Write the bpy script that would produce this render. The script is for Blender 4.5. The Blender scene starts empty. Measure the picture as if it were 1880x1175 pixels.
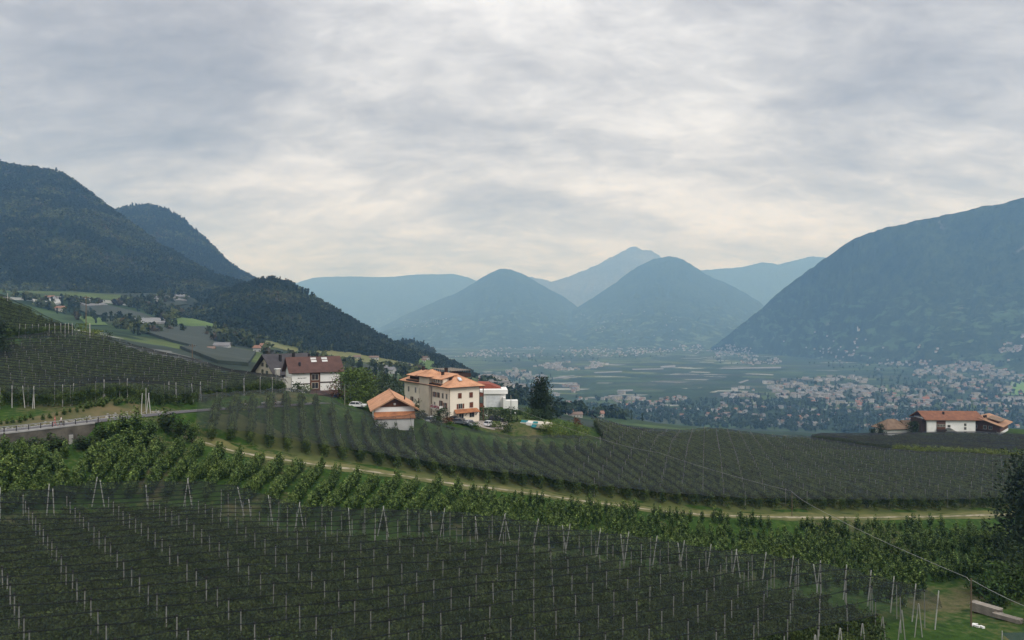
import bpy, math, random
import numpy as np
from mathutils import Vector, Matrix
from mathutils.bvhtree import BVHTree

random.seed(7)
RNG = np.random.default_rng(11)
SC = bpy.context.scene
COL = SC.collection
R = math.radians

# ------------------------------------------------------------------ camera
F, CX, CY, ZC = 1250.0, 940.0, 587.5, 300.0
cam_d = bpy.data.cameras.new('camera')
cam = bpy.data.objects.new('camera', cam_d)
COL.objects.link(cam)
cam.location = (0, 0, ZC)
cam.rotation_euler = (R(90), 0, 0)
cam_d.sensor_width = 36.0
cam_d.lens = 36.0 * F / 1880.0
cam_d.clip_start = 0.5
cam_d.clip_end = 60000
SC.camera = cam

# ------------------------------------------------------------------ sun, exposure, render settings
SUN_EL, SUN_AZ = R(38), R(140)          # azimuth clockwise from the view direction (+Y)
sd = bpy.data.lights.new('sun', 'SUN')
sun = bpy.data.objects.new('sun', sd)
COL.objects.link(sun)
sd.energy = 1.5
sd.angle = R(22)
sd.color = (1.0, 0.96, 0.90)
_sdir = Vector((math.sin(SUN_AZ) * math.cos(SUN_EL), math.cos(SUN_AZ) * math.cos(SUN_EL), math.sin(SUN_EL)))
sun.rotation_euler = (-_sdir).to_track_quat('-Z', 'Y').to_euler()
sun.location = (0, 0, 2500)
SC.view_settings.view_transform = 'Standard'
SC.view_settings.look = 'None'
SC.view_settings.exposure = 0.0
SC.view_settings.gamma = 1.0
SC.view_settings.use_curve_mapping = False
SC.render.engine = 'CYCLES'
cy = SC.cycles
cy.max_bounces = 8
cy.diffuse_bounces = 2
cy.glossy_bounces = 1
cy.transmission_bounces = 2
cy.volume_bounces = 1
cy.transparent_max_bounces = 40
cy.use_denoising = True
try:
    cy.denoiser = 'OPENIMAGEDENOISE'
except Exception:
    pass
cy.caustics_reflective = False
cy.caustics_refractive = False
cy.sample_clamp_indirect = 4.0
try:
    SC.render.use_persistent_data = False
except Exception:
    pass


# ------------------------------------------------------------------ node helpers
class NT:
    def __init__(s, tree):
        s.t = tree
        s.n = tree.nodes
        s.l = tree.links

    def add(s, kind, **kw):
        nd = s.n.new(kind)
        for k, v in kw.items():
            setattr(nd, k, v)
        return nd

    def sock(s, inp, v):
        if hasattr(v, 'links') or isinstance(v, bpy.types.NodeSocket):
            s.l.new(v, inp)
        elif isinstance(v, (tuple, list)) and len(v) == 3 and inp.type == 'RGBA':
            inp.default_value = (*v, 1)
        else:
            inp.default_value = v

    def math(s, op, a, b=None, c=None, clamp=False):
        nd = s.add('ShaderNodeMath', operation=op, use_clamp=clamp)
        s.sock(nd.inputs[0], a)
        if b is not None: s.sock(nd.inputs[1], b)
        if c is not None: s.sock(nd.inputs[2], c)
        return nd.outputs[0]

    def vmath(s, op, a, b=None, out=0):
        nd = s.add('ShaderNodeVectorMath', operation=op)
        s.sock(nd.inputs[0], a)
        if b is not None: s.sock(nd.inputs[1], b)
        return nd.outputs[out]

    def noise(s, vec, scale, detail=4, rough=0.55, dist=0.0):
        nd = s.add('ShaderNodeTexNoise')
        nd.inputs['Scale'].default_value = scale
        nd.inputs['Detail'].default_value = detail
        nd.inputs['Roughness'].default_value = rough
        nd.inputs['Distortion'].default_value = dist
        if vec is not None: s.l.new(vec, nd.inputs['Vector'])
        return nd.outputs['Fac']

    def ramp(s, fac, stops):
        nd = s.add('ShaderNodeValToRGB')
        e = nd.color_ramp.elements
        while len(e) > 1: e.remove(e[-1])
        e[0].position = stops[0][0]; e[0].color = (*stops[0][1], 1)
        for p, c in stops[1:]:
            x = e.new(p); x.color = (*c, 1)
        s.l.new(fac, nd.inputs[0])
        return nd.outputs[0]

    def mix(s, fac, a, b, blend='MIX'):
        nd = s.add('ShaderNodeMix', data_type='RGBA', blend_type=blend)
        s.sock(nd.inputs[0], fac)
        s.sock(nd.inputs[6], a)
        s.sock(nd.inputs[7], b)
        return nd.outputs[2]

    def maprange(s, v, a, b, c=0.0, d=1.0, smooth=False):
        nd = s.add('ShaderNodeMapRange')
        if smooth: nd.interpolation_type = 'SMOOTHSTEP'
        s.sock(nd.inputs[0], v)
        for i, x in enumerate((a, b, c, d)): nd.inputs[i + 1].default_value = x
        return nd.outputs[0]

    def scalev(s, vec, sx, sy, sz, rot=(0, 0, 0)):
        nd = s.add('ShaderNodeMapping')
        nd.inputs['Scale'].default_value = (sx, sy, sz)
        nd.inputs['Rotation'].default_value = rot
        s.l.new(vec, nd.inputs['Vector'])
        return nd.outputs[0]


def new_mat(name):
    m = bpy.data.materials.new(name)
    m.use_nodes = True
    m.node_tree.nodes.clear()
    t = NT(m.node_tree)
    out = t.add('ShaderNodeOutputMaterial')
    b = t.add('ShaderNodeBsdfPrincipled')
    t.l.new(b.outputs[0], out.inputs['Surface'])
    return m, t, b, out


def mat(name, c1, c2=None, scale=1.0, rough=0.85, detail=4, rnd=0.0, lo=0.35, hi=0.65, bump=0.0, bscale=None, metal=0.0, spec=0.3, stretch=None):
    """two-tone noise material; rnd = brightness spread between instances"""
    m, t, b, out = new_mat(name)
    b.inputs['Roughness'].default_value = rough
    b.inputs['Metallic'].default_value = metal
    b.inputs['Specular IOR Level'].default_value = spec
    tc = t.add('ShaderNodeTexCoord').outputs['Object']
    if stretch: tc = t.scalev(tc, *stretch)
    if c2 is None: c2 = tuple(x * 0.78 for x in c1)
    n = t.noise(tc, scale, detail)
    col = t.ramp(n, [(lo, c2), (hi, c1)])
    if rnd:
        oi = t.add('ShaderNodeObjectInfo')
        k = t.maprange(oi.outputs['Random'], 0, 1, 1 - rnd, 1 + rnd)
        hs = t.add('ShaderNodeHueSaturation')
        h = t.maprange(oi.outputs['Random'], 0, 1, 0.5 + rnd * 0.055, 0.5 - rnd * 0.055)
        t.l.new(h, hs.inputs['Hue']); t.l.new(k, hs.inputs['Value'])
        t.l.new(col, hs.inputs['Color'])
        col = hs.outputs[0]
    t.l.new(col, b.inputs['Base Color'])
    if bump:
        bn = t.add('ShaderNodeBump')
        bn.inputs['Strength'].default_value = bump
        bn.inputs['Distance'].default_value = 0.1
        t.l.new(t.noise(tc, bscale or scale * 4, 5), bn.inputs['Height'])
        t.l.new(bn.outputs[0], b.inputs['Normal'])
    return m


# ------------------------------------------------------------------ world: overcast sky
w = bpy.data.worlds.new('World')
SC.world = w
w.use_nodes = True
w.node_tree.nodes.clear()
t = NT(w.node_tree)
wo = t.add('ShaderNodeOutputWorld')
bg = t.add('ShaderNodeBackground')
t.l.new(bg.outputs[0], wo.inputs[0])
bg.inputs['Strength'].default_value = 1.34
sky = t.add('ShaderNodeTexSky', sky_type='NISHITA')
sky.sun_disc = False
sky.sun_elevation = SUN_EL
sky.sun_rotation = SUN_AZ
sky.altitude = 600
tc = t.add('ShaderNodeTexCoord').outputs['Generated']
nrm = t.vmath('NORMALIZE', tc)
sp = t.add('ShaderNodeSeparateXYZ'); t.l.new(nrm, sp.inputs[0])
zz = t.math('MAXIMUM', sp.outputs[2], 0.0)
den = t.math('ADD', zz, 0.34)
cb = t.add('ShaderNodeCombineXYZ')
t.l.new(t.math('DIVIDE', sp.outputs[0], den), cb.inputs[0])
t.l.new(t.math('DIVIDE', sp.outputs[1], den), cb.inputs[1])
uv = cb.outputs[0]
big = t.noise(t.scalev(uv, 1.0, 2.1, 1, (0, 0, 0.35)), 1.0, 6, 0.55, 0.6)
med = t.noise(t.scalev(uv, 3.2, 5.2, 1, (0, 0, 0.55)), 1.0, 7, 0.55, 0.4)
fine = t.noise(t.scalev(uv, 8.0, 13.0, 1, (0, 0, 0.8)), 1.0, 6, 0.6, 0.5)
val = t.math('ADD', t.math('MULTIPLY', big, 0.72), t.math('MULTIPLY', med, 0.30))
val = t.math('ADD', val, t.math('MULTIPLY', t.math('SUBTRACT', fine, 0.5), 0.30))
# a few broad banks of thicker and thinner cloud
def bank(val, px, py, k, amp, sx=1.0):
    d = Vector(((px - CX) / F, 1, (CY - py) / F)).normalized()
    dt = t.vmath('DOT_PRODUCT', nrm, tuple(d), out=1)
    g = t.math('POWER', t.math('MAXIMUM', dt, 0.0), k)
    return t.math('ADD', val, t.math('MULTIPLY', g, amp))
for px, py, k, amp in ((60, 110, 22, -0.13), (330, 190, 60, -0.06), (720, 110, 40, 0.05), (860, 20, 60, 0.03), (1180, 60, 60, -0.06), (1750, 80, 26, -0.10), (1600, 200, 60, -0.08),
                       (560, 270, 60, -0.11), (860, 290, 60, -0.09), (1080, 200, 70, -0.05), (1290, 370, 70, 0.07), (480, 400, 120, 0.12), (1000, 430, 60, 0.05), (1620, 320, 60, 0.06), (1420, 60, 90, 0.05), (1080, 100, 90, 0.05)):
    val = bank(val, px, py, k, amp)
cloud = t.ramp(val, [(0.20, (0.215, 0.215, 0.230)), (0.34, (0.327, 0.325, 0.342)), (0.45, (0.457, 0.46, 0.478)), (0.56, (0.622, 0.63, 0.652)), (0.70, (0.825, 0.84, 0.865))])
warm = t.maprange(sp.outputs[2], 0.02, 0.20, 1.0, 0.0, smooth=True)
cloud = t.mix(t.math('MULTIPLY', warm, 0.75), cloud, (0.90, 1.0, 1.12), 'MULTIPLY')
lift = t.maprange(sp.outputs[2], 0.0, 0.26, 1.14, 1.0, smooth=True)
zen = t.maprange(sp.outputs[2], 0.35, 1.0, 1.0, 2.0)
cloud = t.vmath('SCALE', cloud, None)
sc_nd = cloud.node
t.l.new(t.math('MULTIPLY', lift, zen), sc_nd.inputs['Scale'])
skyc = t.vmath('SCALE', sky.outputs[0], None)
skyc.node.inputs['Scale'].default_value = 0.10
col = t.mix(0.97, skyc, cloud)
t.l.new(col, bg.inputs['Color'])
w.cycles.sampling_method = 'MANUAL'
w.cycles.sample_map_resolution = 1024


# ------------------------------------------------------------------ object helpers
def tag(o, label=None, cat=None, group=None, kind=None):
    if label: o['label'] = label
    if cat: o['category'] = cat
    if group: o['group'] = group
    if kind: o['kind'] = kind
    return o


def empty(name, loc, rz=0.0, label=None, cat=None, group=None):
    o = bpy.data.objects.new(name, None)
    o.empty_display_size = 0.3
    COL.objects.link(o)
    o.location = loc
    o.rotation_euler = (0, 0, rz)
    return tag(o, label, cat, group)


def link(name, mesh, parent=None, loc=None, rot=None):
    o = bpy.data.objects.new(name, mesh)
    COL.objects.link(o)
    if parent is not None: o.parent = parent
    if loc is not None: o.location = loc
    if rot is not None: o.rotation_euler = rot
    return o


def np_mesh(name, verts, faces, mats, mi=None, smooth=False):
    me = bpy.data.meshes.new(name)
    me.from_pydata([tuple(v) for v in verts] if not isinstance(verts, np.ndarray) else verts.tolist(), [],
                   faces if not isinstance(faces, np.ndarray) else faces.tolist())
    for m in (mats if isinstance(mats, (list, tuple)) else [mats]): me.materials.append(m)
    if mi is not None: me.polygons.foreach_set('material_index', np.asarray(mi, dtype=np.int32))
    if smooth: me.polygons.foreach_set('use_smooth', np.ones(len(me.polygons), dtype=bool))
    me.update()
    return me


class MB:
    """collects boxes, tubes, prisms; build() makes ONE mesh object"""
    def __init__(s):
        s.v, s.f, s.m = [], [], []

    def add(s, vs, fs, mi=0):
        o = len(s.v)
        s.v += [tuple(v) for v in vs]
        for f in fs:
            s.f.append([o + i for i in f]); s.m.append(mi)
        return s

    def box(s, x0, x1, y0, y1, z0, z1, mi=0):
        return s.add([(x0, y0, z0), (x1, y0, z0), (x1, y1, z0), (x0, y1, z0), (x0, y0, z1), (x1, y0, z1), (x1, y1, z1), (x0, y1, z1)],
                     [(0, 3, 2, 1), (4, 5, 6, 7), (0, 1, 5, 4), (1, 2, 6, 5), (2, 3, 7, 6), (3, 0, 4, 7)], mi)

    def tube(s, p, q, r0, r1=None, n=6, mi=0):
        p, q = Vector(p), Vector(q)
        r1 = r0 if r1 is None else r1
        d = (q - p).normalized()
        a = d.orthogonal().normalized(); b = d.cross(a)
        vs = []
        for c, r in ((p, r0), (q, r1)):
            for k in range(n):
                an = 2 * math.pi * k / n
                vs.append(c + (a * math.cos(an) + b * math.sin(an)) * r)
        fs = [(k, (k + 1) % n, n + (k + 1) % n, n + k) for k in range(n)] + [tuple(range(n - 1, -1, -1)), tuple(range(n, 2 * n))]
        return s.add(vs, fs, mi)

    def path(s, pts, r, n=5, mi=0):
        for a, b in zip(pts[:-1], pts[1:]): s.tube(a, b, r, r, n, mi)
        return s

    def prism(s, poly, axis, a, b, mi=0):
        """poly: 2D outline extruded along axis between a and b"""
        n = len(poly)
        def P(u, v, w):
            return {'x': (w, u, v), 'y': (u, w, v), 'z': (u, v, w)}[axis]
        vs = [P(u, v, a) for u, v in poly] + [P(u, v, b) for u, v in poly]
        fs = [tuple(range(n)), tuple(range(2 * n - 1, n - 1, -1))] + [(k, n + k, n + (k + 1) % n, (k + 1) % n) for k in range(n)]
        return s.add(vs, fs, mi)

    def slab(s, quad, th, mi=0):
        """thick panel under a quad or triangle (given counter-clockwise from above)"""
        q = [Vector(p) for p in quad]
        nn = (q[1] - q[0]).cross(q[2] - q[0]).normalized()
        if nn.z < 0: nn = -nn
        n = len(q)
        vs = q + [p - nn * th for p in q]
        fs = [tuple(range(n)), tuple(range(2 * n - 1, n - 1, -1))] + [(k, n + k, n + (k + 1) % n, (k + 1) % n) for k in range(n)]
        return s.add(vs, fs, mi)

    def mesh(s, name, mats, smooth=False):
        return np_mesh(name, s.v, s.f, mats, s.m, smooth)

    def build(s, name, mats, parent=None, loc=None, rot=None, smooth=False):
        return link(name, s.mesh(name, mats, smooth), parent, loc, rot)


def W(px, py, d):
    return np.array([(px - CX) / F * d, d, ZC - (py - CY) / F * d])


def smoothnoise(x, y, seed=0):
    """cheap vectorised value noise"""
    x = np.asarray(x, float); y = np.asarray(y, float)
    xi = np.floor(x).astype(np.int64); yi = np.floor(y).astype(np.int64)
    fx = x - xi; fy = y - yi
    fx = fx * fx * (3 - 2 * fx); fy = fy * fy * (3 - 2 * fy)
    def h(a, b):
        n = (a * 374761393 + b * 668265263 + seed * 1442695041) & 0x7fffffff
        n = ((n ^ (n >> 13)) * 1274126177) & 0x7fffffff
        return ((n ^ (n >> 16)) & 0xffff) / 65535.0
    return (h(xi, yi) * (1 - fx) + h(xi + 1, yi) * fx) * (1 - fy) + (h(xi, yi + 1) * (1 - fx) + h(xi + 1, yi + 1) * fx) * fy


def fbm(x, y, seed=0, octs=5, gain=0.5):
    a, s, tot = 1.0, 0.0, 0.0
    for o in range(octs):
        s = s + a * smoothnoise(x * 2 ** o + 17 * o, y * 2 ** o - 9 * o, seed + o)
        tot += a; a *= gain
    return s / tot


class RBF:
    def __init__(s, pts, c):
        P = np.array(pts, float)
        s.c = c
        s.xy = P[:, :2]; n = len(P)
        d = np.sqrt(((s.xy[:, None] - s.xy[None]) ** 2).sum(-1) + c * c)
        A = np.zeros((n + 3, n + 3))
        A[:n, :n] = -d + np.eye(n) * -0.0
        Q = np.c_[np.ones(n), s.xy]
        A[:n, n:] = Q; A[n:, :n] = Q.T
        s.w = np.linalg.lstsq(A, np.r_[P[:, 2], 0, 0, 0], rcond=None)[0]

    def __call__(s, x, y):
        x = np.asarray(x, float); y = np.asarray(y, float)
        sh = x.shape
        X = np.c_[x.ravel(), y.ravel()]
        out = np.empty(len(X))
        for i in range(0, len(X), 20000):
            b = X[i:i + 20000]
            d = np.sqrt(((b[:, None] - s.xy[None]) ** 2).sum(-1) + s.c * s.c)
            out[i:i + 20000] = -d @ s.w[:-3] + s.w[-3] + b @ s.w[-2:]
        return out.reshape(sh)


def in_poly(x, y, poly):
    x = np.asarray(x, float); y = np.asarray(y, float)
    r = np.zeros(x.shape, bool)
    n = len(poly)
    for i in range(n):
        x0, y0 = poly[i]; x1, y1 = poly[(i + 1) % n]
        if y0 == y1: continue
        c = ((y0 > y) != (y1 > y)) & (x < (x1 - x0) * (y - y0) / (y1 - y0) + x0)
        r ^= c
    return r
# ------------------------------------------------------------------ materials of the land
def ground_mat():
    m, t, b, out = new_mat('orchard_ground')
    tc = t.add('ShaderNodeTexCoord').outputs['Object']
    n1 = t.noise(tc, 0.06, 4); n2 = t.noise(tc, 0.9, 5); n3 = t.noise(tc, 4.0, 3)
    g = t.ramp(n2, [(0.3, (0.018, 0.042, 0.008)), (0.55, (0.036, 0.076, 0.012)), (0.75, (0.075, 0.096, 0.024))])
    d = t.ramp(n3, [(0.3, (0.085, 0.070, 0.040)), (0.7, (0.155, 0.130, 0.068))])
    f = t.maprange(t.math('ADD', t.math('MULTIPLY', n1, 0.7), t.math('MULTIPLY', n2, 0.3)), 0.53, 0.64, 0, 0.8)
    t.l.new(t.mix(f, g, d), b.inputs['Base Color'])
    b.inputs['Roughness'].default_value = 0.95
    b.inputs['Specular IOR Level'].default_value = 0.1
    bn = t.add('ShaderNodeBump'); bn.inputs['Strength'].default_value = 0.6; bn.inputs['Distance'].default_value = 0.15
    t.l.new(n3, bn.inputs['Height']); t.l.new(bn.outputs[0], b.inputs['Normal'])
    return m


def valley_mat():
    """patchwork of orchards, a few pale netted plots, meadows"""
    m, t, b, out = new_mat('valley_orchards')
    tc = t.add('ShaderNodeTexCoord').outputs['Object']
    warp = t.add('ShaderNodeTexNoise'); warp.inputs['Scale'].default_value = 0.0016; warp.inputs['Detail'].default_value = 3
    t.l.new(tc, warp.inputs['Vector'])
    off = t.vmath('SCALE', warp.outputs['Color'], None); off.node.inputs['Scale'].default_value = 260
    pos = t.vmath('ADD', tc, off)
    def cells(sx, sy, rot):
        v = t.add('ShaderNodeTexVoronoi', distance='CHEBYCHEV')
        v.inputs['Scale'].default_value = 1.0
        v.inputs['Randomness'].default_value = 0.85
        t.l.new(t.scalev(pos, sx, sy, 0.0001, (0, 0, rot)), v.inputs['Vector'])
        s = t.add('ShaderNodeSeparateColor'); t.l.new(v.outputs['Color'], s.inputs[0])
        return s.outputs[0], s.outputs[1]
    a, a2 = cells(1 / 260, 1 / 120, 0.25)
    c, c2 = cells(1 / 130, 1 / 60, 0.4)
    base = t.ramp(a, [(0.0, (0.018, 0.036, 0.016)), (0.45, (0.028, 0.050, 0.022)), (0.75, (0.042, 0.072, 0.026)), (0.95, (0.078, 0.105, 0.038))])
    mod = t.ramp(c, [(0.0, (0.65, 0.68, 0.70)), (1.0, (1.3, 1.28, 1.15))])
    col = t.mix(0.8, base, mod, 'MULTIPLY')
    pale = t.math('MULTIPLY', t.math('GREATER_THAN', c2, 0.955), 0.85)
    col = t.mix(pale, col, (0.30, 0.31, 0.30))
    dark = t.math('MULTIPLY', t.math('LESS_THAN', a2, 0.22), 0.6)
    col = t.mix(dark, col, (0.035, 0.040, 0.042))
    n = t.noise(tc, 0.03, 6, 0.7)
    col = t.mix(0.7, col, t.ramp(n, [(0.35, (0.6, 0.6, 0.6)), (0.65, (1.35, 1.35, 1.3))]), 'MULTIPLY')
    t.l.new(col, b.inputs['Base Color'])
    b.inputs['Roughness'].default_value = 0.95
    b.inputs['Specular IOR Level'].default_value = 0.1
    return m


def mountain_mat(name, c_dark, c_light, meadow=(0.075, 0.10, 0.035), mead=0.0, rock=0.0, sc=1.0, zmead=None):
    m, t, b, out = new_mat(name)
    tc = t.add('ShaderNodeTexCoord').outputs['Object']
    n1 = t.noise(tc, 0.0035 * sc, 6, 0.62, 0.3)
    n2 = t.noise(t.scalev(tc, 1, 1, 0.5), 0.022 * sc, 7, 0.72)
    col = t.ramp(n2, [(0.32, c_dark), (0.68, c_light)])
    col = t.mix(0.75, col, t.ramp(n1, [(0.3, (0.5, 0.55, 0.6)), (0.7, (1.55, 1.45, 1.25))]), 'MULTIPLY')
    if mead:
        nm = t.noise(t.scalev(tc, 1, 1, 2.2), 0.0085 * sc, 5, 0.6, 0.8)
        f = t.maprange(nm, 0.60 - mead, 0.64 - mead, 0, 1)
        if zmead:
            s = t.add('ShaderNodeSeparateXYZ'); t.l.new(tc, s.inputs[0])
            f = t.math('MULTIPLY', f, t.maprange(s.outputs[2], zmead[0], zmead[1], 1, 0))
        c2 = t.noise(tc, 0.012 * sc, 4)
        col = t.mix(t.math('MULTIPLY', f, 0.8), col, t.ramp(c2, [(0.35, meadow), (0.62, tuple(x * 1.7 for x in meadow)), (0.72, (0.2, 0.19, 0.13))]))
    if rock:
        nr = t.noise(t.scalev(tc, 1, 1, 0.35), 0.006 * sc, 6, 0.65)
        col = t.mix(t.maprange(nr, 0.66 - rock, 0.70 - rock, 0, 0.7), col, (0.16, 0.15, 0.135))
    t.l.new(col, b.inputs['Base Color'])
    b.inputs['Roughness'].default_value = 1.0
    b.inputs['Specular IOR Level'].default_value = 0.05
    bn = t.add('ShaderNodeBump'); bn.inputs['Strength'].default_value = 0.9; bn.inputs['Distance'].default_value = 30.0
    t.l.new(n2, bn.inputs['Height']); t.l.new(bn.outputs[0], b.inputs['Normal'])
    return m


M_GROUND = ground_mat()
M_VALLEY = valley_mat()

# ------------------------------------------------------------------ foreground hillside (control points: pixel, pixel, distance)
def lowplane(x, y):
    return ZC - 28.0 - 0.0826 * x - 0.0634 * y

CP = [  # road deck
    (-60, 800, 112), (0, 797, 117), (60, 790, 121), (110, 784, 125), (170, 777, 129), (240, 769, 134), (300, 762, 141), (360, 756, 149), (420, 752, 157), (480, 749, 164), (540, 746, 170),
    (600, 738, 182), (650, 743, 190), (690, 752, 195),
    # band of trees below the retaining wall
    (-80, 832, 108), (0, 828, 112), (60, 829, 115.5), (110, 828, 119), (170, 824, 123.5), (240, 797, 130), (0, 870, 104), (100, 870, 110), (200, 855, 117), (300, 785, 140), (300, 850, 126), (420, 880, 124),
    # earth track
    (360, 808, 139), (420, 828, 138), (490, 840, 138), (560, 850, 138), (630, 860, 139), (700, 868, 140), (830, 888, 141), (1000, 910, 143), (1180, 935, 145), (1300, 947, 147), (1500, 952, 150), (1680, 950, 151), (1820, 945, 153), (1990, 945, 155),
    # netted orchard beyond the track
    (500, 806, 150), (640, 767, 184), (570, 775, 170), (700, 804, 170), (760, 806, 173), (820, 809, 178), (940, 820, 185), (940, 873, 165), (1200, 860, 180), (1200, 812, 240), (1500, 877, 200), (1500, 835, 260), (1800, 877, 200), (1800, 835, 260), (2000, 880, 200),
    (1100, 790, 240), (1300, 800, 290), (1500, 811, 310), (1700, 806, 312), (1880, 811, 312), (2050, 825, 310), (1040, 800, 197),
    (1690, 797, 328), (1850, 797, 328), (1690, 787, 350), (1850, 787, 350), (2000, 797, 335),
    # houses and forecourt
    (560, 729, 208), (500, 729, 215), (620, 729, 215), (500, 720, 240), (700, 777, 174), (765, 777, 176), (700, 768, 196), (770, 778, 190), (825, 773, 195), (880, 773, 201), (850, 776, 191), (920, 775, 200), (960, 777, 197), (740, 765, 222), (880, 762, 218), (940, 752, 228), (990, 764, 215), (910, 745, 240), (820, 755, 240),
    # orchard above the road
    (-80, 752, 130), (0, 752, 134), (150, 748, 138), (300, 740, 150), (440, 729, 172), (520, 724, 182), (0, 690, 165), (200, 642, 215), (0, 657, 200), (350, 681, 205), (500, 712, 196), (200, 722, 165), (100, 771, 130.5), (0, 776, 126),
    # terrace at the upper left
    (130, 620, 218), (0, 630, 211), (0, 560, 240), (60, 588, 238), (130, 619, 236), (-120, 515, 250), (-120, 640, 205), (165, 618, 224), (190, 625, 224),
    # falls away behind the brow
    (200, 690, 300), (350, 720, 300), (500, 760, 310), (0, 590, 320), (-150, 520, 330), (700, 800, 310), (850, 800, 320), (1000, 820, 320), (1150, 830, 340), (1300, 850, 380), (1500, 850, 400), (1700, 850, 410), (1900, 850, 410),
    (200, 800, 420), (0, 760, 420), (500, 820, 420), (800, 850, 420), (1100, 850, 430),
    # right edge, below the track
    (1850, 1000, 118), (1880, 1045, 106), (1990, 1010, 116)]
pts = [tuple(W(*c)) for c in CP]
for px, py, d in ((420, 828, 138), (490, 840, 138), (560, 850, 138), (630, 860, 139), (700, 868, 140), (830, 888, 141), (1000, 910, 143), (1180, 935, 145), (1300, 947, 147), (1500, 952, 150), (1680, 950, 151), (1820, 945, 153)):
    q = W(px, py, d)
    for back, fall in ((6.0, 1.15), (16, 1.3 if px < 900 else 1.7)):
        dd_ = d - back
        pts.append(((px - CX) / F * dd_, dd_, q[2] - fall - (0.05 * (back - 6.5) if px < 700 else 0)))
for px, d in ((-150, 95), (-150, 60), (0, 93), (180, 106), (345, 110), (550, 108), (740, 106), (925, 104), (1155, 100), (1355, 96), (1555, 89), (1725, 82), (0, 70), (400, 75), (400, 92), (800, 75), (800, 90), (1150, 72), (1150, 86), (1450, 66), (1450, 80), (1800, 83), (1700, 70), (1880, 72), (500, 50), (940, 50), (1400, 50), (1800, 50), (0, 45), (940, 25), (200, 25), (1700, 25)):
    x = (px - CX) / F * d
    pts.append((x, d, lowplane(x, d)))
_rbf = RBF(pts, 3.0)
GX0, GX1, GY0, GY1, GS = -330.0, 380.0, 8.0, 440.0, 2.0
gx = np.arange(GX0, GX1 + .1, GS); gy = np.arange(GY0, GY1 + .1, GS)
XX, YY = np.meshgrid(gx, gy)
ZG = _rbf(XX, YY)
ZG += (fbm(XX / 14, YY / 14, 3, 4) - 0.5) * 0.9
# road and earth track are levelled into the slope
ROAD_E = np.array([W(*c)[:3] for c in ((-60, 801, 112), (0, 797, 117), (60, 790, 121), (110, 784, 125), (170, 777, 129), (240, 769, 134), (300, 762, 141), (360, 756, 149), (420, 752, 157), (480, 749, 164), (540, 746, 171), (600, 740, 182), (650, 744, 190), (690, 753, 197))])
TRACK = np.array([W(*c)[:3] for c in ((322, 796, 139), (360, 808, 139.5), (420, 828, 138), (490, 840, 138), (560, 850, 138), (630, 860, 139), (700, 868, 140), (830, 888, 141), (1000, 910, 143), (1180, 935, 145), (1300, 947, 147), (1500, 952, 150), (1680, 950, 151), (1820, 946, 153), (1990, 945, 155))])


def dense(P, step=1.0):
    P = np.asarray(P, float)
    L = np.r_[0, np.cumsum(np.linalg.norm(np.diff(P[:, :2], axis=0), axis=1))]
    s = np.linspace(0, L[-1], max(2, int(L[-1] / step)))
    Q = np.stack([np.interp(s, L, P[:, k]) for k in range(P.shape[1])], 1)
    k = np.ones(5) / 5
    for _ in range(3):
        for c in range(Q.shape[1]):
            Q[:, c] = np.convolve(np.r_[[Q[0, c]] * 2, Q[:, c], [Q[-1, c]] * 2], k, 'valid')
    return Q


def normals2(P):
    t_ = np.gradient(P[:, :2], axis=0); t_ /= np.linalg.norm(t_, axis=1, keepdims=True)
    return np.stack([-t_[:, 1], t_[:, 0]], 1)          # points away from the viewer for lines drawn left to right


ROAD_D = dense(ROAD_E); ROAD_N = normals2(ROAD_D)
ROAD_C = ROAD_D.copy(); ROAD_C[:, :2] += ROAD_N * 2.6
TRACK_D = dense(TRACK); TRACK_N = normals2(TRACK_D)


def level(P, N, hw, soft_far, soft_near, wall=None):
    global ZG
    sel = np.nonzero((YY > P[:, 1].min() - 14) & (YY < P[:, 1].max() + 14) & (XX > P[:, 0].min() - 14) & (XX < P[:, 0].max() + 14))
    q = np.stack([XX[sel], YY[sel]], 1)
    d2 = ((q[:, None] - P[None, :, :2]) ** 2).sum(-1)
    i = d2.argmin(1); dist = np.sqrt(d2.min(1))
    side = ((q - P[i, :2]) * N[i]).sum(1)
    soft = np.where(side > 0, soft_far, soft_near)
    wgt = 1 - np.clip((dist - hw) / soft, 0, 1); wgt = wgt * wgt * (3 - 2 * wgt)
    z = ZG[sel]
    z = z * (1 - wgt) + (P[i, 2] - 0.10) * wgt
    if wall is not None:
        wl = (i < wall) & (side < -0.5) & (dist < 9)
        cap = P[i, 2] - 3.3 * np.clip((dist - 0.6) / 0.5, 0, 1)
        z = np.where(wl, np.minimum(z, cap), z)
    ZG[sel] = z


WALL_N = int(np.argmin(np.abs(CX + ROAD_D[:, 0] / ROAD_D[:, 1] * F - 178)))
level(TRACK_D, TRACK_N, 1.6, 3.5, 3.0)
level(ROAD_C, ROAD_N, 3.1, 6.0, 3.5, WALL_N)
# sink the outer rim of the sheet into the land below it
rim = np.maximum(np.maximum(np.clip((YY - 405) / 35, 0, 1), np.clip((GX0 + 30 - XX) / 30, 0, 1)), np.clip((XX - GX1 + 30) / 30, 0, 1))
ZG -= 40 * rim ** 2


def G(x, y):
    """height of the foreground hillside"""
    x = np.asarray(x, float); y = np.asarray(y, float)
    u = np.clip((x - GX0) / GS, 0, len(gx) - 1.001); v = np.clip((y - GY0) / GS, 0, len(gy) - 1.001)
    i = u.astype(int); j = v.astype(int); a = u - i; b = v - j
    return (ZG[j, i] * (1 - a) + ZG[j, i + 1] * a) * (1 - b) + (ZG[j + 1, i] * (1 - a) + ZG[j + 1, i + 1] * a) * b


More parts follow.
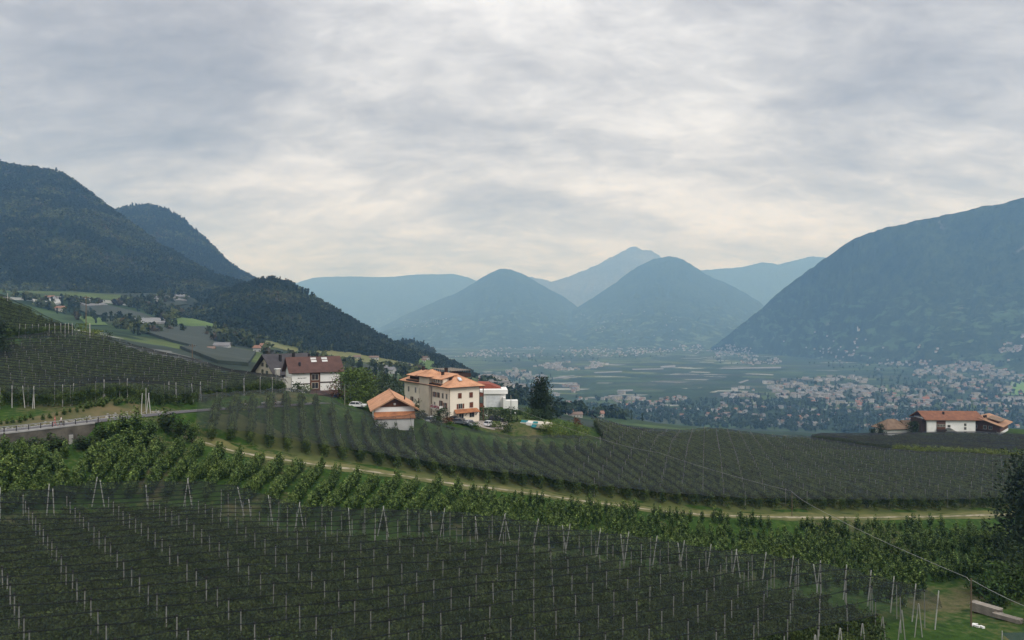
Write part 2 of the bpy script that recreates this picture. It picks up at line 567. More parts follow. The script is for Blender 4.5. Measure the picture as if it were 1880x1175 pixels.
def grid_mesh(name, X, Y, Z, mats, smooth=True):
    ny, nx = X.shape
    V = np.stack([X.ravel(), Y.ravel(), Z.ravel()], 1)
    i = np.arange(nx * ny).reshape(ny, nx)
    Fc = np.stack([i[:-1, :-1].ravel(), i[:-1, 1:].ravel(), i[1:, 1:].ravel(), i[1:, :-1].ravel()], 1)
    me = bpy.data.meshes.new(name)
    me.vertices.add(len(V)); me.vertices.foreach_set('co', V.astype(np.float32).ravel())
    me.loops.add(len(Fc) * 4); me.loops.foreach_set('vertex_index', Fc.astype(np.int32).ravel())
    me.polygons.add(len(Fc)); me.polygons.foreach_set('loop_start', np.arange(0, len(Fc) * 4, 4, dtype=np.int32))
    if smooth: me.polygons.foreach_set('use_smooth', np.ones(len(Fc), bool))
    for m in (mats if isinstance(mats, (list, tuple)) else [mats]): me.materials.append(m)
    me.update(calc_edges=True); me.validate()
    return me, V, Fc


BVH_V, BVH_F = [], []
def to_bvh(V, Fc):
    o = sum(len(v) for v in BVH_V)
    BVH_V.append(V); BVH_F.append(Fc + o)


me, V, Fc = grid_mesh('hillside', XX, YY, ZG, M_GROUND)
tag(link('hillside', me), 'grassy orchard hillside falling gently to the right', kind='structure')
to_bvh(V, Fc)

# ------------------------------------------------------------------ side valley, slope and valley floor (one sheet to the horizon)
LP = [(0, 545, 1400), (-300, 540, 1400), (-700, 520, 1400), (60, 556, 1000), (0, 590, 600), (-300, 600, 600), (220, 592, 900), (130, 575, 1000), (340, 585, 1050), (300, 555, 1250), (340, 545, 1300), (400, 600, 950), (250, 645, 500), (400, 642, 700), (480, 642, 800), (450, 665, 520),
      (560, 652, 1000), (650, 660, 950), (560, 695, 600), (700, 702, 620), (780, 700, 720), (700, 668, 1000), (760, 672, 1050), (830, 684, 1050), (860, 697, 980), (640, 690, 650),
      (780, 740, 480), (880, 722, 900), (930, 742, 880), (1010, 757, 900), (1100, 766, 960), (1300, 786, 1150), (1500, 797, 1400), (1700, 805, 1600), (1900, 810, 1650), (1100, 840, 480), (1400, 850, 520), (1700, 860, 560), (2000, 870, 580), (500, 800, 430), (100, 700, 420),
      (480, 640, 1300), (300, 570, 1700), (-200, 530, 1800), (700, 690, 1300), (850, 730, 1250), (-900, 560, 500), (-1200, 540, 900)]
lp = [tuple(W(*c)) for c in LP]
for x, y in ((0, 1900), (-200, 1750), (500, 1950), (1200, 2050), (2000, 1900), (900, 1800), (-400, 2300), (0, 2600), (1000, 2600), (2200, 2500), (-900, 2600), (-400, 3200), (500, 3400), (1800, 3200), (3000, 2800), (3000, 1500), (2600, 700)):
    lp.append((x, y, 0.0))
_low = RBF(lp, 40.0)
th = np.linspace(R(-66), R(62), 330)
rr = np.geomspace(300, 18500, 230)
TH, RR = np.meshgrid(th, rr)
LX, LY = RR * np.sin(TH), RR * np.cos(TH)
LZ = _low(LX, LY)
k = np.clip((RR - 2200) / 900, 0, 1); k = k * k * (3 - 2 * k)
LZ = LZ * (1 - k) + 0 * k
LZ += (fbm(LX / 150, LY / 150, 21, 4) - 0.5) * 10 * np.clip(1 - (RR - 1500) / 800, 0, 1) * np.clip((RR - 380) / 200, 0, 1)
LZ = np.maximum(LZ, -4 + 2 * fbm(LX / 400, LY / 400, 5, 3))
me, V, Fc = grid_mesh('valley_floor', LX, LY, LZ, M_VALLEY)
tag(link('valley_floor', me), 'broad hazy valley floor with a patchwork of orchards', kind='structure')
to_bvh(V, Fc)

# ------------------------------------------------------------------ mountains: a ridge line, a foot line, gullied slopes and a back slope
def mountain(name, label, ridge, dfoot, zfoot, material, nu=300, nv=90, gully=40.0, gl=300.0, prof=1.15, back=0.35, seed=1, rough_ridge=3.0):
    rp = np.array(ridge, float)
    fac = {'mountain_right': 0.84, 'mountain_cone': 1.2, 'mountain_rounded': 1.22, 'far_plateau': 1.3, 'far_peak': 1.28, 'far_ridge': 1.28}.get(name, 1.0)
    rp[:, 2] *= fac
    if fac > 1 and not isinstance(dfoot, (list, tuple)): dfoot = dfoot * fac
    u = np.linspace(rp[0, 0], rp[-1, 0], nu)
    def sm(v):
        k = np.ones(7) / 7
        return np.convolve(np.r_[[v[0]] * 3, v, [v[-1]] * 3], k, 'valid')
    py = sm(np.interp(u, rp[:, 0], rp[:, 1])); d = sm(np.interp(u, rp[:, 0], rp[:, 2]))
    top = np.stack([(u - CX) / F * d, d, ZC - (py - CY) / F * d], 1)
    df = np.interp(u, [p[0] for p in dfoot], [p[1] for p in dfoot]) if isinstance(dfoot, (list, tuple)) else np.full(nu, float(dfoot))
    zf = np.interp(u, [p[0] for p in zfoot], [p[1] for p in zfoot]) if isinstance(zfoot, (list, tuple)) else np.full(nu, float(zfoot))
    foot = np.stack([(u - CX) / F * df, df, zf], 1)
    vv = np.linspace(0, 1, nv)
    P = top[None] * (1 - vv[:, None, None]) + foot[None] * vv[:, None, None]
    drop = (top[:, 2] - foot[:, 2])
    P[:, :, 2] = foot[None, :, 2] + drop[None] * (1 - vv[:, None]) ** prof
    arc = np.r_[0, np.cumsum(np.linalg.norm(np.diff(top[:, :2], axis=0), axis=1))]
    U, Vv = np.meshgrid(arc, vv)
    g = fbm(U / gl, Vv * 2.2 * (np.mean(np.abs(d - df)) / gl) * 0.28, seed, 5, 0.55) - 0.5
    g2 = fbm(U / (gl * 0.22), Vv * (np.mean(np.abs(d - df)) / gl) * 1.6, seed + 9, 4) - 0.5
    env = np.sin(np.clip(Vv, 0, 1) * math.pi) ** 0.7
    g3 = fbm(U / 55, Vv * np.mean(np.abs(d - df)) / 60, seed + 15, 3) - 0.5
    P[:, :, 2] += g3 * (26 if gully > 50 else 8) * env
    P[:, :, 2] += (g * 2.4 * gully + g2 * 0.9 * gully) * env * np.clip(drop / 250, 0.15, 1)[None]
    rn = (fbm(arc / 60, arc * 0 + 3, seed + 4, 4) - 0.5) * 2 * rough_ridge
    if gully > 50: rn = rn * 1.6 + (fbm(arc / 700, arc * 0 + 5, seed + 44, 4) - 0.5) * 90 * np.clip(drop / 500, 0, 1)
    P[0, :, 2] += rn; P[1:4, :, 2] += rn * 0.6
    # back slope
    nb = 14
    vb = np.linspace(1, 0, nb + 1)[:-1]
    B = np.empty((nb, nu, 3))
    depth = np.maximum(drop / max(back, .05), 120)
    dirv = top[:, :2] / np.linalg.norm(top[:, :2], axis=1, keepdims=True)
    for i, q in enumerate(vb):
        B[i, :, :2] = top[:, :2] + dirv * (depth * q)[:, None]
        B[i, :, 2] = top[:, 2] - np.maximum(drop, 0) * q ** 1.2 - 2 * q
    P = np.concatenate([B, P], 0)
    me, V, Fc = grid_mesh(name, P[:, :, 0], P[:, :, 1], P[:, :, 2], material)
    # face order runs away from the viewer: flip so that normals point up
    me.flip_normals()
    tag(link(name, me), label, kind='structure')
    to_bvh(V, Fc)
    return P[nb:], vv


FOR_D, FOR_L = (0.012, 0.024, 0.010), (0.032, 0.050, 0.018)
M_NEARMT = mountain_mat('forest_slope', FOR_D, FOR_L, mead=-0.02, sc=2.0)
M_RIGHTMT = mountain_mat('wooded_mountain', (0.009, 0.020, 0.010), (0.048, 0.068, 0.030), meadow=(0.060, 0.095, 0.045), mead=0.06, rock=0.01, sc=1.0, zmead=(330, 640))  # woodland tones; their wide contrast also paints slope relief into the colour
M_FARMT = mountain_mat('far_mountain', (0.009, 0.020, 0.011), (0.050, 0.070, 0.036), meadow=(0.075, 0.11, 0.06), mead=0.05, rock=0.0, sc=0.8, zmead=(280, 620))  # contrast of the two tones also stands in for relief shading
M_PEAK = mountain_mat('bare_peak', (0.045, 0.055, 0.065), (0.15, 0.165, 0.18), rock=0.05, sc=0.6)

MT_LEFT = mountain('mountain_left', 'dark wooded mountain rising on the left',
    [(-420, 330, 2300), (-200, 285, 2350), (-60, 292, 2350), (0, 300, 2350), (45, 309, 2340), (70, 311, 2330), (112, 319, 2300), (135, 335, 2280), (165, 357, 2240), (200, 383, 2200), (225, 403, 2160), (265, 432, 2100), (310, 462, 2030), (360, 492, 1950), (405, 514, 1880), (440, 524, 1820), (480, 540, 1760)],
    [(-420, 1450), (0, 1380), (300, 1330), (480, 1280)], [(-420, 340), (0, 330), (250, 312), (350, 300), (480, 270)], M_NEARMT, 380, 130, 34, 260, 1.05, 0.5, 3, 4.0)
MT_MID = mountain('mountain_behind_left', 'steep wooded mountain behind the left slope',
    [(120, 480, 3400), (165, 430, 3400), (195, 398, 3400), (215, 386, 3400), (245, 377, 3400), (275, 378, 3380), (305, 386, 3350), (335, 402, 3300), (360, 425, 3250), (390, 452, 3180), (415, 480, 3100), (440, 500, 3050), (462, 512, 3000), (485, 524, 2950), (530, 560, 2900), (580, 600, 2850)],
    2300, [(120, 360), (350, 330), (480, 280), (580, 200)], M_NEARMT, 260, 110, 40, 320, 1.05, 0.6, 5, 5.0)
HILL = mountain('forest_hill', 'rounded forested hill above the side valley',
    [(290, 590, 1330), (330, 572, 1340), (365, 560, 1350), (400, 546, 1360), (440, 529, 1370), (475, 519, 1380), (500, 516, 1380), (530, 523, 1380), (560, 540, 1370), (600, 564, 1360), (640, 589, 1350), (680, 613, 1340), (720, 634, 1320), (760, 650, 1300), (800, 661, 1290), (840, 676, 1280), (880, 700, 1270)],
    [(290, 1080), (400, 1020), (560, 990), (760, 1010), (880, 1040)], [(290, 296), (400, 284), (480, 262), (560, 244), (650, 240), (760, 228), (880, 190)], M_NEARMT, 300, 110, 15, 160, 1.0, 0.6, 7, 2.5)
SPUR = mountain('wooded_spur', 'small wooded spur beyond the forested hill',
    [(690, 660, 1900), (715, 640, 1900), (738, 630, 1900), (760, 630, 1890), (780, 636, 1880), (805, 650, 1870), (830, 672, 1850), (850, 690, 1840), (880, 712, 1830), (905, 730, 1820)],
    1550, [(690, 200), (905, 40)], M_NEARMT, 160, 60, 12, 150, 1.0, 0.6, 8, 2.0)
MT_RIGHT = mountain('mountain_right', 'big wooded mountain slope rising on the right',
    [(1305, 640, 8000), (1330, 620, 7800), (1355, 600, 7600), (1390, 577, 7300), (1420, 551, 7000), (1450, 529, 6800), (1480, 506, 6600), (1510, 484, 6450), (1545, 458, 6300), (1580, 438, 6200), (1620, 425, 6100), (1660, 415, 6000), (1700, 406, 5900), (1750, 396, 5800), (1790, 387, 5700), (1830, 379, 5600), (1880, 365, 5500), (1960, 340, 5400), (2100, 320, 5300), (2400, 300, 5200)],
    [(1305, 6900), (1400, 6000), (1550, 4900), (1700, 4100), (1880, 3500), (2400, 3100)], -3, M_RIGHTMT, 420, 160, 95, 900, 1.7, 0.5, 11, 7.0)
mountain('mountain_cone', 'hazy cone shaped mountain across the valley',
    [(560, 648, 9800), (640, 622, 9800), (700, 600, 9700), (745, 577, 9700), (790, 556, 9600), (830, 540, 9600), (865, 520, 9500), (890, 504, 9500), (910, 494, 9500), (925, 491, 9500), (942, 495, 9500), (965, 505, 9500), (985, 518, 9500), (1010, 532, 9500), (1035, 545, 9500), (1060, 565, 9500), (1090, 588, 9500), (1120, 610, 9500), (1160, 640, 9500)],
    [(560, 8600), (900, 7300), (1160, 7300)], -3, M_FARMT, 300, 110, 80, 900, 1.5, 0.5, 13, 6.0)
mountain('mountain_rounded', 'hazy rounded mountain in the middle of the valley',
    [(930, 640, 8900), (980, 618, 8900), (1020, 595, 8900), (1050, 570, 8900), (1085, 546, 8900), (1115, 527, 8900), (1145, 508, 8900), (1175, 490, 8900), (1200, 478, 8900), (1225, 472, 8900), (1250, 476, 8900), (1270, 487, 8900), (1295, 502, 8900), (1325, 516, 8900), (1350, 526, 8900), (1372, 538, 8900), (1395, 553, 8800), (1415, 575, 8700), (1450, 610, 8600)],
    [(930, 7000), (1200, 6700), (1450, 6900)], -3, M_FARMT, 320, 120, 80, 800, 1.6, 0.5, 17, 6.0)
mountain('foothill', 'low hazy foothill before the cone shaped mountain',
    [(600, 648, 9600), (660, 622, 9600), (720, 604, 9500), (790, 590, 9400), (850, 580, 9300), (900, 577, 9200), (950, 583, 9100), (1000, 596, 9000), (1050, 612, 8900), (1100, 634, 8800)],
    7800, -3, M_FARMT, 260, 70, 60, 500, 1.3, 0.5, 37, 5.0)
mountain('foothill', 'low hazy foothill before the rounded mountain',
    [(1000, 640, 8700), (1050, 614, 8700), (1100, 594, 8600), (1160, 580, 8500), (1210, 575, 8400), (1260, 582, 8300), (1310, 598, 8200), (1350, 614, 8100), (1400, 642, 8000)],
    7100, -3, M_FARMT, 260, 70, 60, 500, 1.3, 0.5, 41, 5.0)
mountain('far_plateau', 'long flat topped mountain far beyond the valley',
    [(380, 560, 12800), (480, 540, 12800), (540, 524, 12800), (575, 511, 12800), (620, 507, 12800), (680, 508, 12800), (730, 506, 12800), (780, 502, 12800), (835, 503, 12800), (860, 510, 12800), (890, 522, 12800), (930, 545, 12800), (980, 590, 12800)],
    10000, -3, M_FARMT, 240, 80, 60, 1200, 1.2, 0.5, 19, 6.0)
mountain('far_peak', 'pale bare peak half lost in haze and cloud',
    [(900, 545, 12300), (945, 515, 12300), (975, 507, 12300), (1010, 515, 12300), (1040, 508, 12300), (1070, 497, 12300), (1105, 482, 12300), (1130, 470, 12300), (1152, 457, 12300), (1165, 453, 12300), (1180, 460, 12300), (1197, 461, 12300), (1215, 473, 12300), (1245, 486, 12300), (1290, 505, 12300), (1340, 530, 12300)],
    10200, -3, M_PEAK, 260, 80, 90, 700, 1.2, 0.5, 23, 14.0)
mountain('far_ridge', 'pale ridge in the haze behind the right slope',
    [(1230, 520, 12500), (1280, 497, 12500), (1330, 492, 12500), (1365, 489, 12500), (1405, 482, 12500), (1430, 486, 12500), (1455, 481, 12500), (1490, 470, 12500), (1530, 474, 12500), (1600, 500, 12500)],
    10500, -3, M_FARMT, 200, 80, 80, 900, 1.2, 0.5, 29, 8.0)

# ------------------------------------------------------------------ haze: one closed box of thin pale air
hz = MB().box(-17500, 17500, -120, 19500, -9, 2150)
mh = bpy.data.materials.new('haze'); mh.use_nodes = True; mh.node_tree.nodes.clear()
t = NT(mh.node_tree)
o_ = t.add('ShaderNodeOutputMaterial'); v_ = t.add('ShaderNodeVolumePrincipled')
HAZE_DENSITY = 0.000110
v_.inputs['Color'].default_value = (0.29, 0.57, 1.0, 1)
v_.inputs['Absorption Color'].default_value = (1, 1, 1, 1)
v_.inputs['Density'].default_value = HAZE_DENSITY
v_.inputs['Anisotropy'].default_value = 0.0
t.l.new(v_.outputs[0], o_.inputs['Volume'])
try: mh.cycles.homogeneous_volume = True
except Exception: pass
tag(hz.build('haze', mh), 'pale blue haze filling the valley', kind='stuff')

_bvh = BVHTree.FromPolygons(np.concatenate(BVH_V).tolist(), np.concatenate(BVH_F).tolist())
def at(px, py):
    """where the line of sight through a pixel meets the land"""
    d = Vector(((px - CX) / F, 1, (CY - py) / F)).normalized()
    h = _bvh.ray_cast(Vector((0, 0, ZC)), d)
    return h[0]
def down(x, y):
    h = _bvh.ray_cast(Vector((x, y, 3000)), Vector((0, 0, -1)))
    return h[0].z if h[0] is not None else 0.0
# ------------------------------------------------------------------ plant meshes (shared)
def leaf_mat(name, c1, c2, rnd=0.25, scale=1.2, tip=None):
    m, t, b, out = new_mat(name)
    tc = t.add('ShaderNodeTexCoord').outputs['Object']
    geo = t.add('ShaderNodeNewGeometry')
    col = t.ramp(t.noise(tc, scale, 3), [(0.33, c2), (0.67, c1)])
    v = t.maprange(geo.outputs['Random Per Island'], 0, 1, 0.55, 1.45)
    hs = t.add('ShaderNodeHueSaturation')
    oi = t.add('ShaderNodeObjectInfo')
    t.l.new(t.math('MULTIPLY', v, t.maprange(oi.outputs['Random'], 0, 1, 1 - rnd, 1 + rnd)), hs.inputs['Value'])
    t.l.new(t.maprange(oi.outputs['Random'], 0, 1, 0.5 + rnd * 0.05, 0.5 - rnd * 0.05), hs.inputs['Hue'])
    t.l.new(col, hs.inputs['Color'])
    t.l.new(hs.outputs[0], b.inputs['Base Color'])
    b.inputs['Roughness'].default_value = 0.7
    b.inputs['Specular IOR Level'].default_value = 0.25
    return m


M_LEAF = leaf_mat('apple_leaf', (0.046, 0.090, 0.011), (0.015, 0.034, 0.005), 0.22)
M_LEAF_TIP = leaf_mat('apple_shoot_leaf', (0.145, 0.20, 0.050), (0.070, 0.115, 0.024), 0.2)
M_LEAF_NET = leaf_mat('netted_apple_leaf', (0.060, 0.092, 0.018), (0.026, 0.044, 0.009), 0.30)
M_LEAF_NETL = leaf_mat('lit_netted_leaf', (0.066, 0.104, 0.020), (0.026, 0.046, 0.010), 0.30)  # brighter copy of the netted leaf; light on the rows put into the colour
M_LEAF_NETTIP = leaf_mat('netted_shoot_leaf', (0.075, 0.10, 0.030), (0.036, 0.055, 0.015), 0.2)
M_LEAF_BUSH = leaf_mat('bush_leaf', (0.085, 0.130, 0.022), (0.036, 0.066, 0.012), 0.2, 0.9)
M_LEAF_BAMBOO = leaf_mat('light_bush_leaf', (0.165, 0.200, 0.040), (0.075, 0.110, 0.022), 0.15, 0.9)
M_LEAF_DARKER = leaf_mat('darker_apple_leaf', (0.040, 0.064, 0.012), (0.016, 0.028, 0.006), 0.15)  # darker copy of the apple leaf for the trees labelled dark
M_LEAF_DARK = leaf_mat('dark_leaf', (0.040, 0.064, 0.018), (0.016, 0.030, 0.009), 0.2, 0.6)
M_NEEDLE = leaf_mat('conifer_needle', (0.022, 0.042, 0.014), (0.009, 0.019, 0.008), 0.2, 0.8)
M_CYPRESS = leaf_mat('cypress_needle', (0.030, 0.050, 0.016), (0.012, 0.024, 0.009), 0.1, 0.8)
M_RUST = leaf_mat('rust_leaf', (0.16, 0.055, 0.022), (0.06, 0.035, 0.016), 0.1, 0.9)
M_OLIVE = leaf_mat('olive_leaf', (0.13, 0.15, 0.09), (0.06, 0.08, 0.045), 0.15, 0.9)
M_HEDGE = leaf_mat('hedge_leaf', (0.024, 0.050, 0.014), (0.012, 0.026, 0.008), 0.1, 0.8)
M_BARK = mat('bark', (0.11, 0.085, 0.06), (0.05, 0.04, 0.03), 6.0)
M_FOREST = leaf_mat('forest_leaf', (0.056, 0.070, 0.020), (0.022, 0.036, 0.012), 0.55, 0.12)
M_FOREST_C = leaf_mat('forest_needle', (0.026, 0.044, 0.018), (0.013, 0.025, 0.011), 0.35, 0.12)
M_FOREST_L = leaf_mat('light_forest_leaf', (0.095, 0.115, 0.030), (0.045, 0.062, 0.018), 0.4, 0.12)
M_FOREST_B = leaf_mat('brownish_forest_leaf', (0.085, 0.066, 0.028), (0.040, 0.034, 0.016), 0.35, 0.12)
M_TOWN_TREE = leaf_mat('town_tree_leaf', (0.034, 0.060, 0.020), (0.014, 0.030, 0.011), 0.42, 0.12)


def leaf_quads(C, size, rng, up=0.35, aspect=1.7):
    """one small leaf clump quad per centre"""
    n = len(C)
    d = rng.normal(size=(n, 3)); d[:, 2] += up
    d /= np.linalg.norm(d, axis=1, keepdims=True)
    a = np.cross(d, rng.normal(size=(n, 3))); a /= np.linalg.norm(a, axis=1, keepdims=True)
    b = np.cross(d, a)
    s = (size * rng.uniform(0.6, 1.35, n))[:, None]
    a = a * s; b = b * s / aspect
    V = np.stack([C - a, C - b * .9 + a * .1, C + a, C + b * .9 + a * .1], 1).reshape(-1, 3)
    Fq = np.arange(4 * n).reshape(n, 4)
    return V, Fq


def crown_points(n, h, r, rng, z0=0.5, shape='column', clumps=26):
    """points gathered round branch clumps inside an uneven crown"""
    cz = rng.uniform(0, 1, clumps)
    if shape == 'column': pr = r * (0.55 + 0.55 * np.sin(np.clip(1 - cz, 0, 1) * 2.4)) * (0.5 + 0.5 * (1 - cz) ** .5)
    elif shape == 'cone': pr = r * (1.02 - cz) ** 0.9
    elif shape == 'round': pr = r * np.sqrt(np.clip(1 - (2 * cz - 0.9) ** 2 * 0.9, 0.05, 1))
    else: pr = r * np.ones(clumps)
    an = rng.uniform(0, 2 * np.pi, clumps); rad = pr * np.sqrt(rng.uniform(0.1, 1, clumps))
    CC = np.stack([rad * np.cos(an), rad * np.sin(an), z0 + cz * (h - z0)], 1)
    k = rng.integers(0, clumps, n)
    sp = np.array([r * 0.34, r * 0.34, (h - z0) * 0.085])
    P = CC[k] + rng.normal(size=(n, 3)) * sp
    P[:, 2] = np.clip(P[:, 2], z0 * 0.5, h * 1.04)
    return P


def apple_crown(seed, n=420, size=0.17, h=3.3, r=0.75, tips=14, mats=None):
    rng = np.random.default_rng(seed)
    P = crown_points(n, h * 0.88, r, rng, 0.45, 'column', 24)
    V, Fq = leaf_quads(P, size, rng)
    mi = [0] * len(Fq)
    # upright new shoots with paler leaves
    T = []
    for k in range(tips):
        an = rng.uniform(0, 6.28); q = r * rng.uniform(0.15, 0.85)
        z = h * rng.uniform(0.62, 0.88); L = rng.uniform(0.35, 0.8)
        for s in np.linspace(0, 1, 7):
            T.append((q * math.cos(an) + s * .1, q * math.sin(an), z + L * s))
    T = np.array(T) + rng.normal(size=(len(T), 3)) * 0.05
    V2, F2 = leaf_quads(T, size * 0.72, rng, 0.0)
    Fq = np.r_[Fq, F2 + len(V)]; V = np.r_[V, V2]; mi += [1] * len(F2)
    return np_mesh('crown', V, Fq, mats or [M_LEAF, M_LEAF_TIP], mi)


def plume_tree(seed, h=3.4, n_pl=17, size=0.15, reach=0.85):
    """young apple tree: upright leafy branches with pale shoots at their ends and dark gaps between them"""
    rng = np.random.default_rng(seed)
    pts_, mi = [], []
    for k in range(n_pl):
        an = k * 2.4 + rng.uniform(-.4, .4)
        z0 = rng.uniform(0.25, 1.5); z1 = h * rng.uniform(0.42, 0.80) if k > 3 else h * rng.uniform(0.85, 1.03)
        rr_ = reach * rng.uniform(0.45, 1.0) * (1.0 if k > 3 else 0.35)
        m_ = int(rng.uniform(20, 30) * max(.5, (z1 - z0) / 1.5)) + 6
        for s_ in np.linspace(0.05, 1, m_):
            rad = rr_ * (1 - (1 - s_) ** 1.8)
            p = np.array([rad * math.cos(an), rad * math.sin(an), z0 + (z1 - z0) * s_ ** 1.2]) + rng.normal(size=3) * (0.15 * (1.15 - s_ * .75))
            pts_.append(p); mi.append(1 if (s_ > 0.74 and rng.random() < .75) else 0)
    for k in range(70):
        an = rng.uniform(0, 6.28); q = reach * .8 * math.sqrt(rng.uniform(0, 1))
        pts_.append(np.array([q * math.cos(an), q * math.sin(an), rng.uniform(.15, 1.3)])); mi.append(0)
    V, Fq = leaf_quads(np.array(pts_), size, rng, 0.25, 1.6)
    return np_mesh('crown', V, Fq, [M_LEAF, M_LEAF_TIP], mi)


def trunk_mesh(h=1.6, r=0.06, limbs=4, seed=0, spread=0.5, mat_=None):
    rng = random.Random(seed)
    mb = MB()
    mb.tube((0, 0, -0.25), (0.03, 0, h * 0.6), r, r * 0.75, 6).tube((0.03, 0, h * 0.6), (0, 0.03, h), r * 0.75, r * 0.4, 6)
    for i in range(limbs):
        an = i * 6.28 / max(limbs, 1) + rng.uniform(-.4, .4); z = h * rng.uniform(0.45, 0.85)
        mb.tube((0.02, 0, z), (spread * math.cos(an), spread * math.sin(an), z + spread * rng.uniform(0.4, 1.1)), r * 0.5, r * 0.15, 5)
    return mb.mesh('trunk', mat_ or M_BARK, True)


def blob_tree(seed, conifer=False, n=34, mat_=None):
    """small far tree, unit height 1: clumps of leaf faces"""
    rng = np.random.default_rng(seed)
    if conifer:
        P = crown_points(n, 1.0, 0.2, rng, 0.06, 'cone', 12); size = 0.13
        P[:, 2] = np.minimum(P[:, 2], 1.0)
    else:
        P = crown_points(n, 0.95, 0.40, rng, 0.12, 'round', 10); size = 0.2
    V, Fq = leaf_quads(P, size, rng, 0.5, 1.25)
    # a solid uneven core so that the crown closes
    a = np.linspace(0, 2 * np.pi, 8)[:-1]
    prof = [(0.0, .05), (.30, .14 if conifer else .30), (.62, .09 if conifer else .27), (.93, .02 if conifer else .08)]
    C = np.array([(r * (1 + rng.uniform(-.25, .25)) * math.cos(x), r * (1 + rng.uniform(-.25, .25)) * math.sin(x), z) for z, r in prof for x in a])
    base = len(V); m = 7
    V = np.r_[V, C]; Fl = Fq.tolist()
    for k in range(3):
        for i in range(m):
            Fl.append([base + k * m + i, base + k * m + (i + 1) % m, base + (k + 1) * m + (i + 1) % m, base + (k + 1) * m + i])
    return np_mesh('far_tree', V, Fl, [mat_ or (M_FOREST_C if conifer else M_FOREST)])


# ------------------------------------------------------------------ scattering (one object of kind stuff)
SRC = bpy.data.collections.new('plant_sources')
_scat_groups = {}
def source_set(key, meshes):
    c = bpy.data.collections.new(key)
    for i, me in enumerate(meshes):
        o = bpy.data.objects.new(f'{key}_{i:02d}', me)
        c.objects.link(o)
    g = bpy.data.node_groups.new(key, 'GeometryNodeTree')
    g.interface.new_socket('Geometry', in_out='INPUT', socket_type='NodeSocketGeometry')
    g.interface.new_socket('Geometry', in_out='OUTPUT', socket_type='NodeSocketGeometry')
    n = g.nodes; l = g.links
    gi = n.new('NodeGroupInput'); go = n.new('NodeGroupOutput')
    ci = n.new('GeometryNodeCollectionInfo'); ci.inputs['Collection'].default_value = c
    ci.inputs['Separate Children'].default_value = True; ci.inputs['Reset Children'].default_value = True
    ip = n.new('GeometryNodeInstanceOnPoints'); ip.inputs['Pick Instance'].default_value = True
    def attr(nm, ty):
        a = n.new('GeometryNodeInputNamedAttribute'); a.data_type = ty; a.inputs['Name'].default_value = nm
        return a.outputs['Attribute']
    l.new(gi.outputs[0], ip.inputs['Points']); l.new(ci.outputs[0], ip.inputs['Instance'])
    l.new(attr('pick', 'INT'), ip.inputs['Instance Index'])
    l.new(attr('rot', 'FLOAT_VECTOR'), ip.inputs['Rotation'])
    l.new(attr('size', 'FLOAT_VECTOR'), ip.inputs['Scale'])
    l.new(ip.outputs[0], go.inputs[0])
    _scat_groups[key] = (g, len(meshes))


def scatter(name, key, P, size, label, rng=RNG, widen=0.2, pick=None, rz=None):
    g, k = _scat_groups[key]
    n = len(P)
    me = bpy.data.meshes.new(name)
    me.vertices.add(n); me.vertices.foreach_set('co', np.asarray(P, np.float32).ravel())
    me.attributes.new('pick', 'INT', 'POINT').data.foreach_set('value', (rng.integers(0, k, n) if pick is None else np.asarray(pick)).astype(np.int32))
    rot = np.zeros((n, 3), np.float32); rot[:, 2] = rng.uniform(0, 6.283, n) if rz is None else rz
    me.attributes.new('rot', 'FLOAT_VECTOR', 'POINT').data.foreach_set('vector', rot.ravel())
    s = np.broadcast_to(np.asarray(size, float), (n,))
    wd = s * rng.uniform(1 - widen, 1 + widen, n)
    me.attributes.new('size', 'FLOAT_VECTOR', 'POINT').data.foreach_set('vector', np.stack([wd, wd, s], 1).astype(np.float32).ravel())
    o = link(name, me)
    md = o.modifiers.new('scatter', 'NODES'); md.node_group = g
    return tag(o, label, kind='stuff')


M_POST = mat('concrete_post', (0.36, 0.35, 0.32), (0.26, 0.255, 0.235), 3.0, rnd=0.15)
M_CAP = mat('dark_plastic', (0.02, 0.02, 0.022), None, 3.0)

apple_full = [plume_tree(s, 3.2 + 0.15 * (s % 4)) for s in (1, 2, 3, 4, 5, 6)]
apple_trunks = [trunk_mesh(1.7, 0.055, 4, s) for s in (1, 2, 3)]
row_src = []
for s in (21, 22, 23, 24, 25):
    me = apple_crown(s, 250, 0.17, 3.1, 0.95, 8, [M_LEAF_NET, M_LEAF_NETTIP])
    row_src.append(me)
def leaf_mesh_young(seed):
    rng = np.random.default_rng(seed)
    P = crown_points(220, 3.6, 0.8, rng, 0.3, 'column', 16)
    V, Fq = leaf_quads(P, .2, rng)
    return np_mesh('young_tree', V, Fq, [M_LEAF_BAMBOO])


source_set('row_tree', row_src)
source_set('slim_tree', [apple_crown(s, 260, 0.16, 3.3, 0.62, 20, [M_LEAF_NETL, M_LEAF_TIP]) for s in (61, 62, 63, 64)])
source_set('open_tree', apple_full)
source_set('forest_tree', [blob_tree(31), blob_tree(32), blob_tree(33, True), blob_tree(34, True), blob_tree(35), blob_tree(36, True), blob_tree(37, False, 34, M_FOREST_L), blob_tree(38, False, 34, M_FOREST_B)])
source_set('town_tree', [blob_tree(s, s in (43, 44), 34, M_TOWN_TREE) for s in (41, 42, 43, 44, 45)])


def post_mesh(h, r=0.06, cap=True):
    mb = MB().tube((0, 0, -0.3), (0, 0, h), r, r * 0.85, 5)
    if cap: mb.tube((0, 0, h - 0.02), (0, 0, h + 0.14), r * 1.7, r * 1.5, 6, 1)
    return mb.mesh('orchard_post', [M_POST, M_CAP])


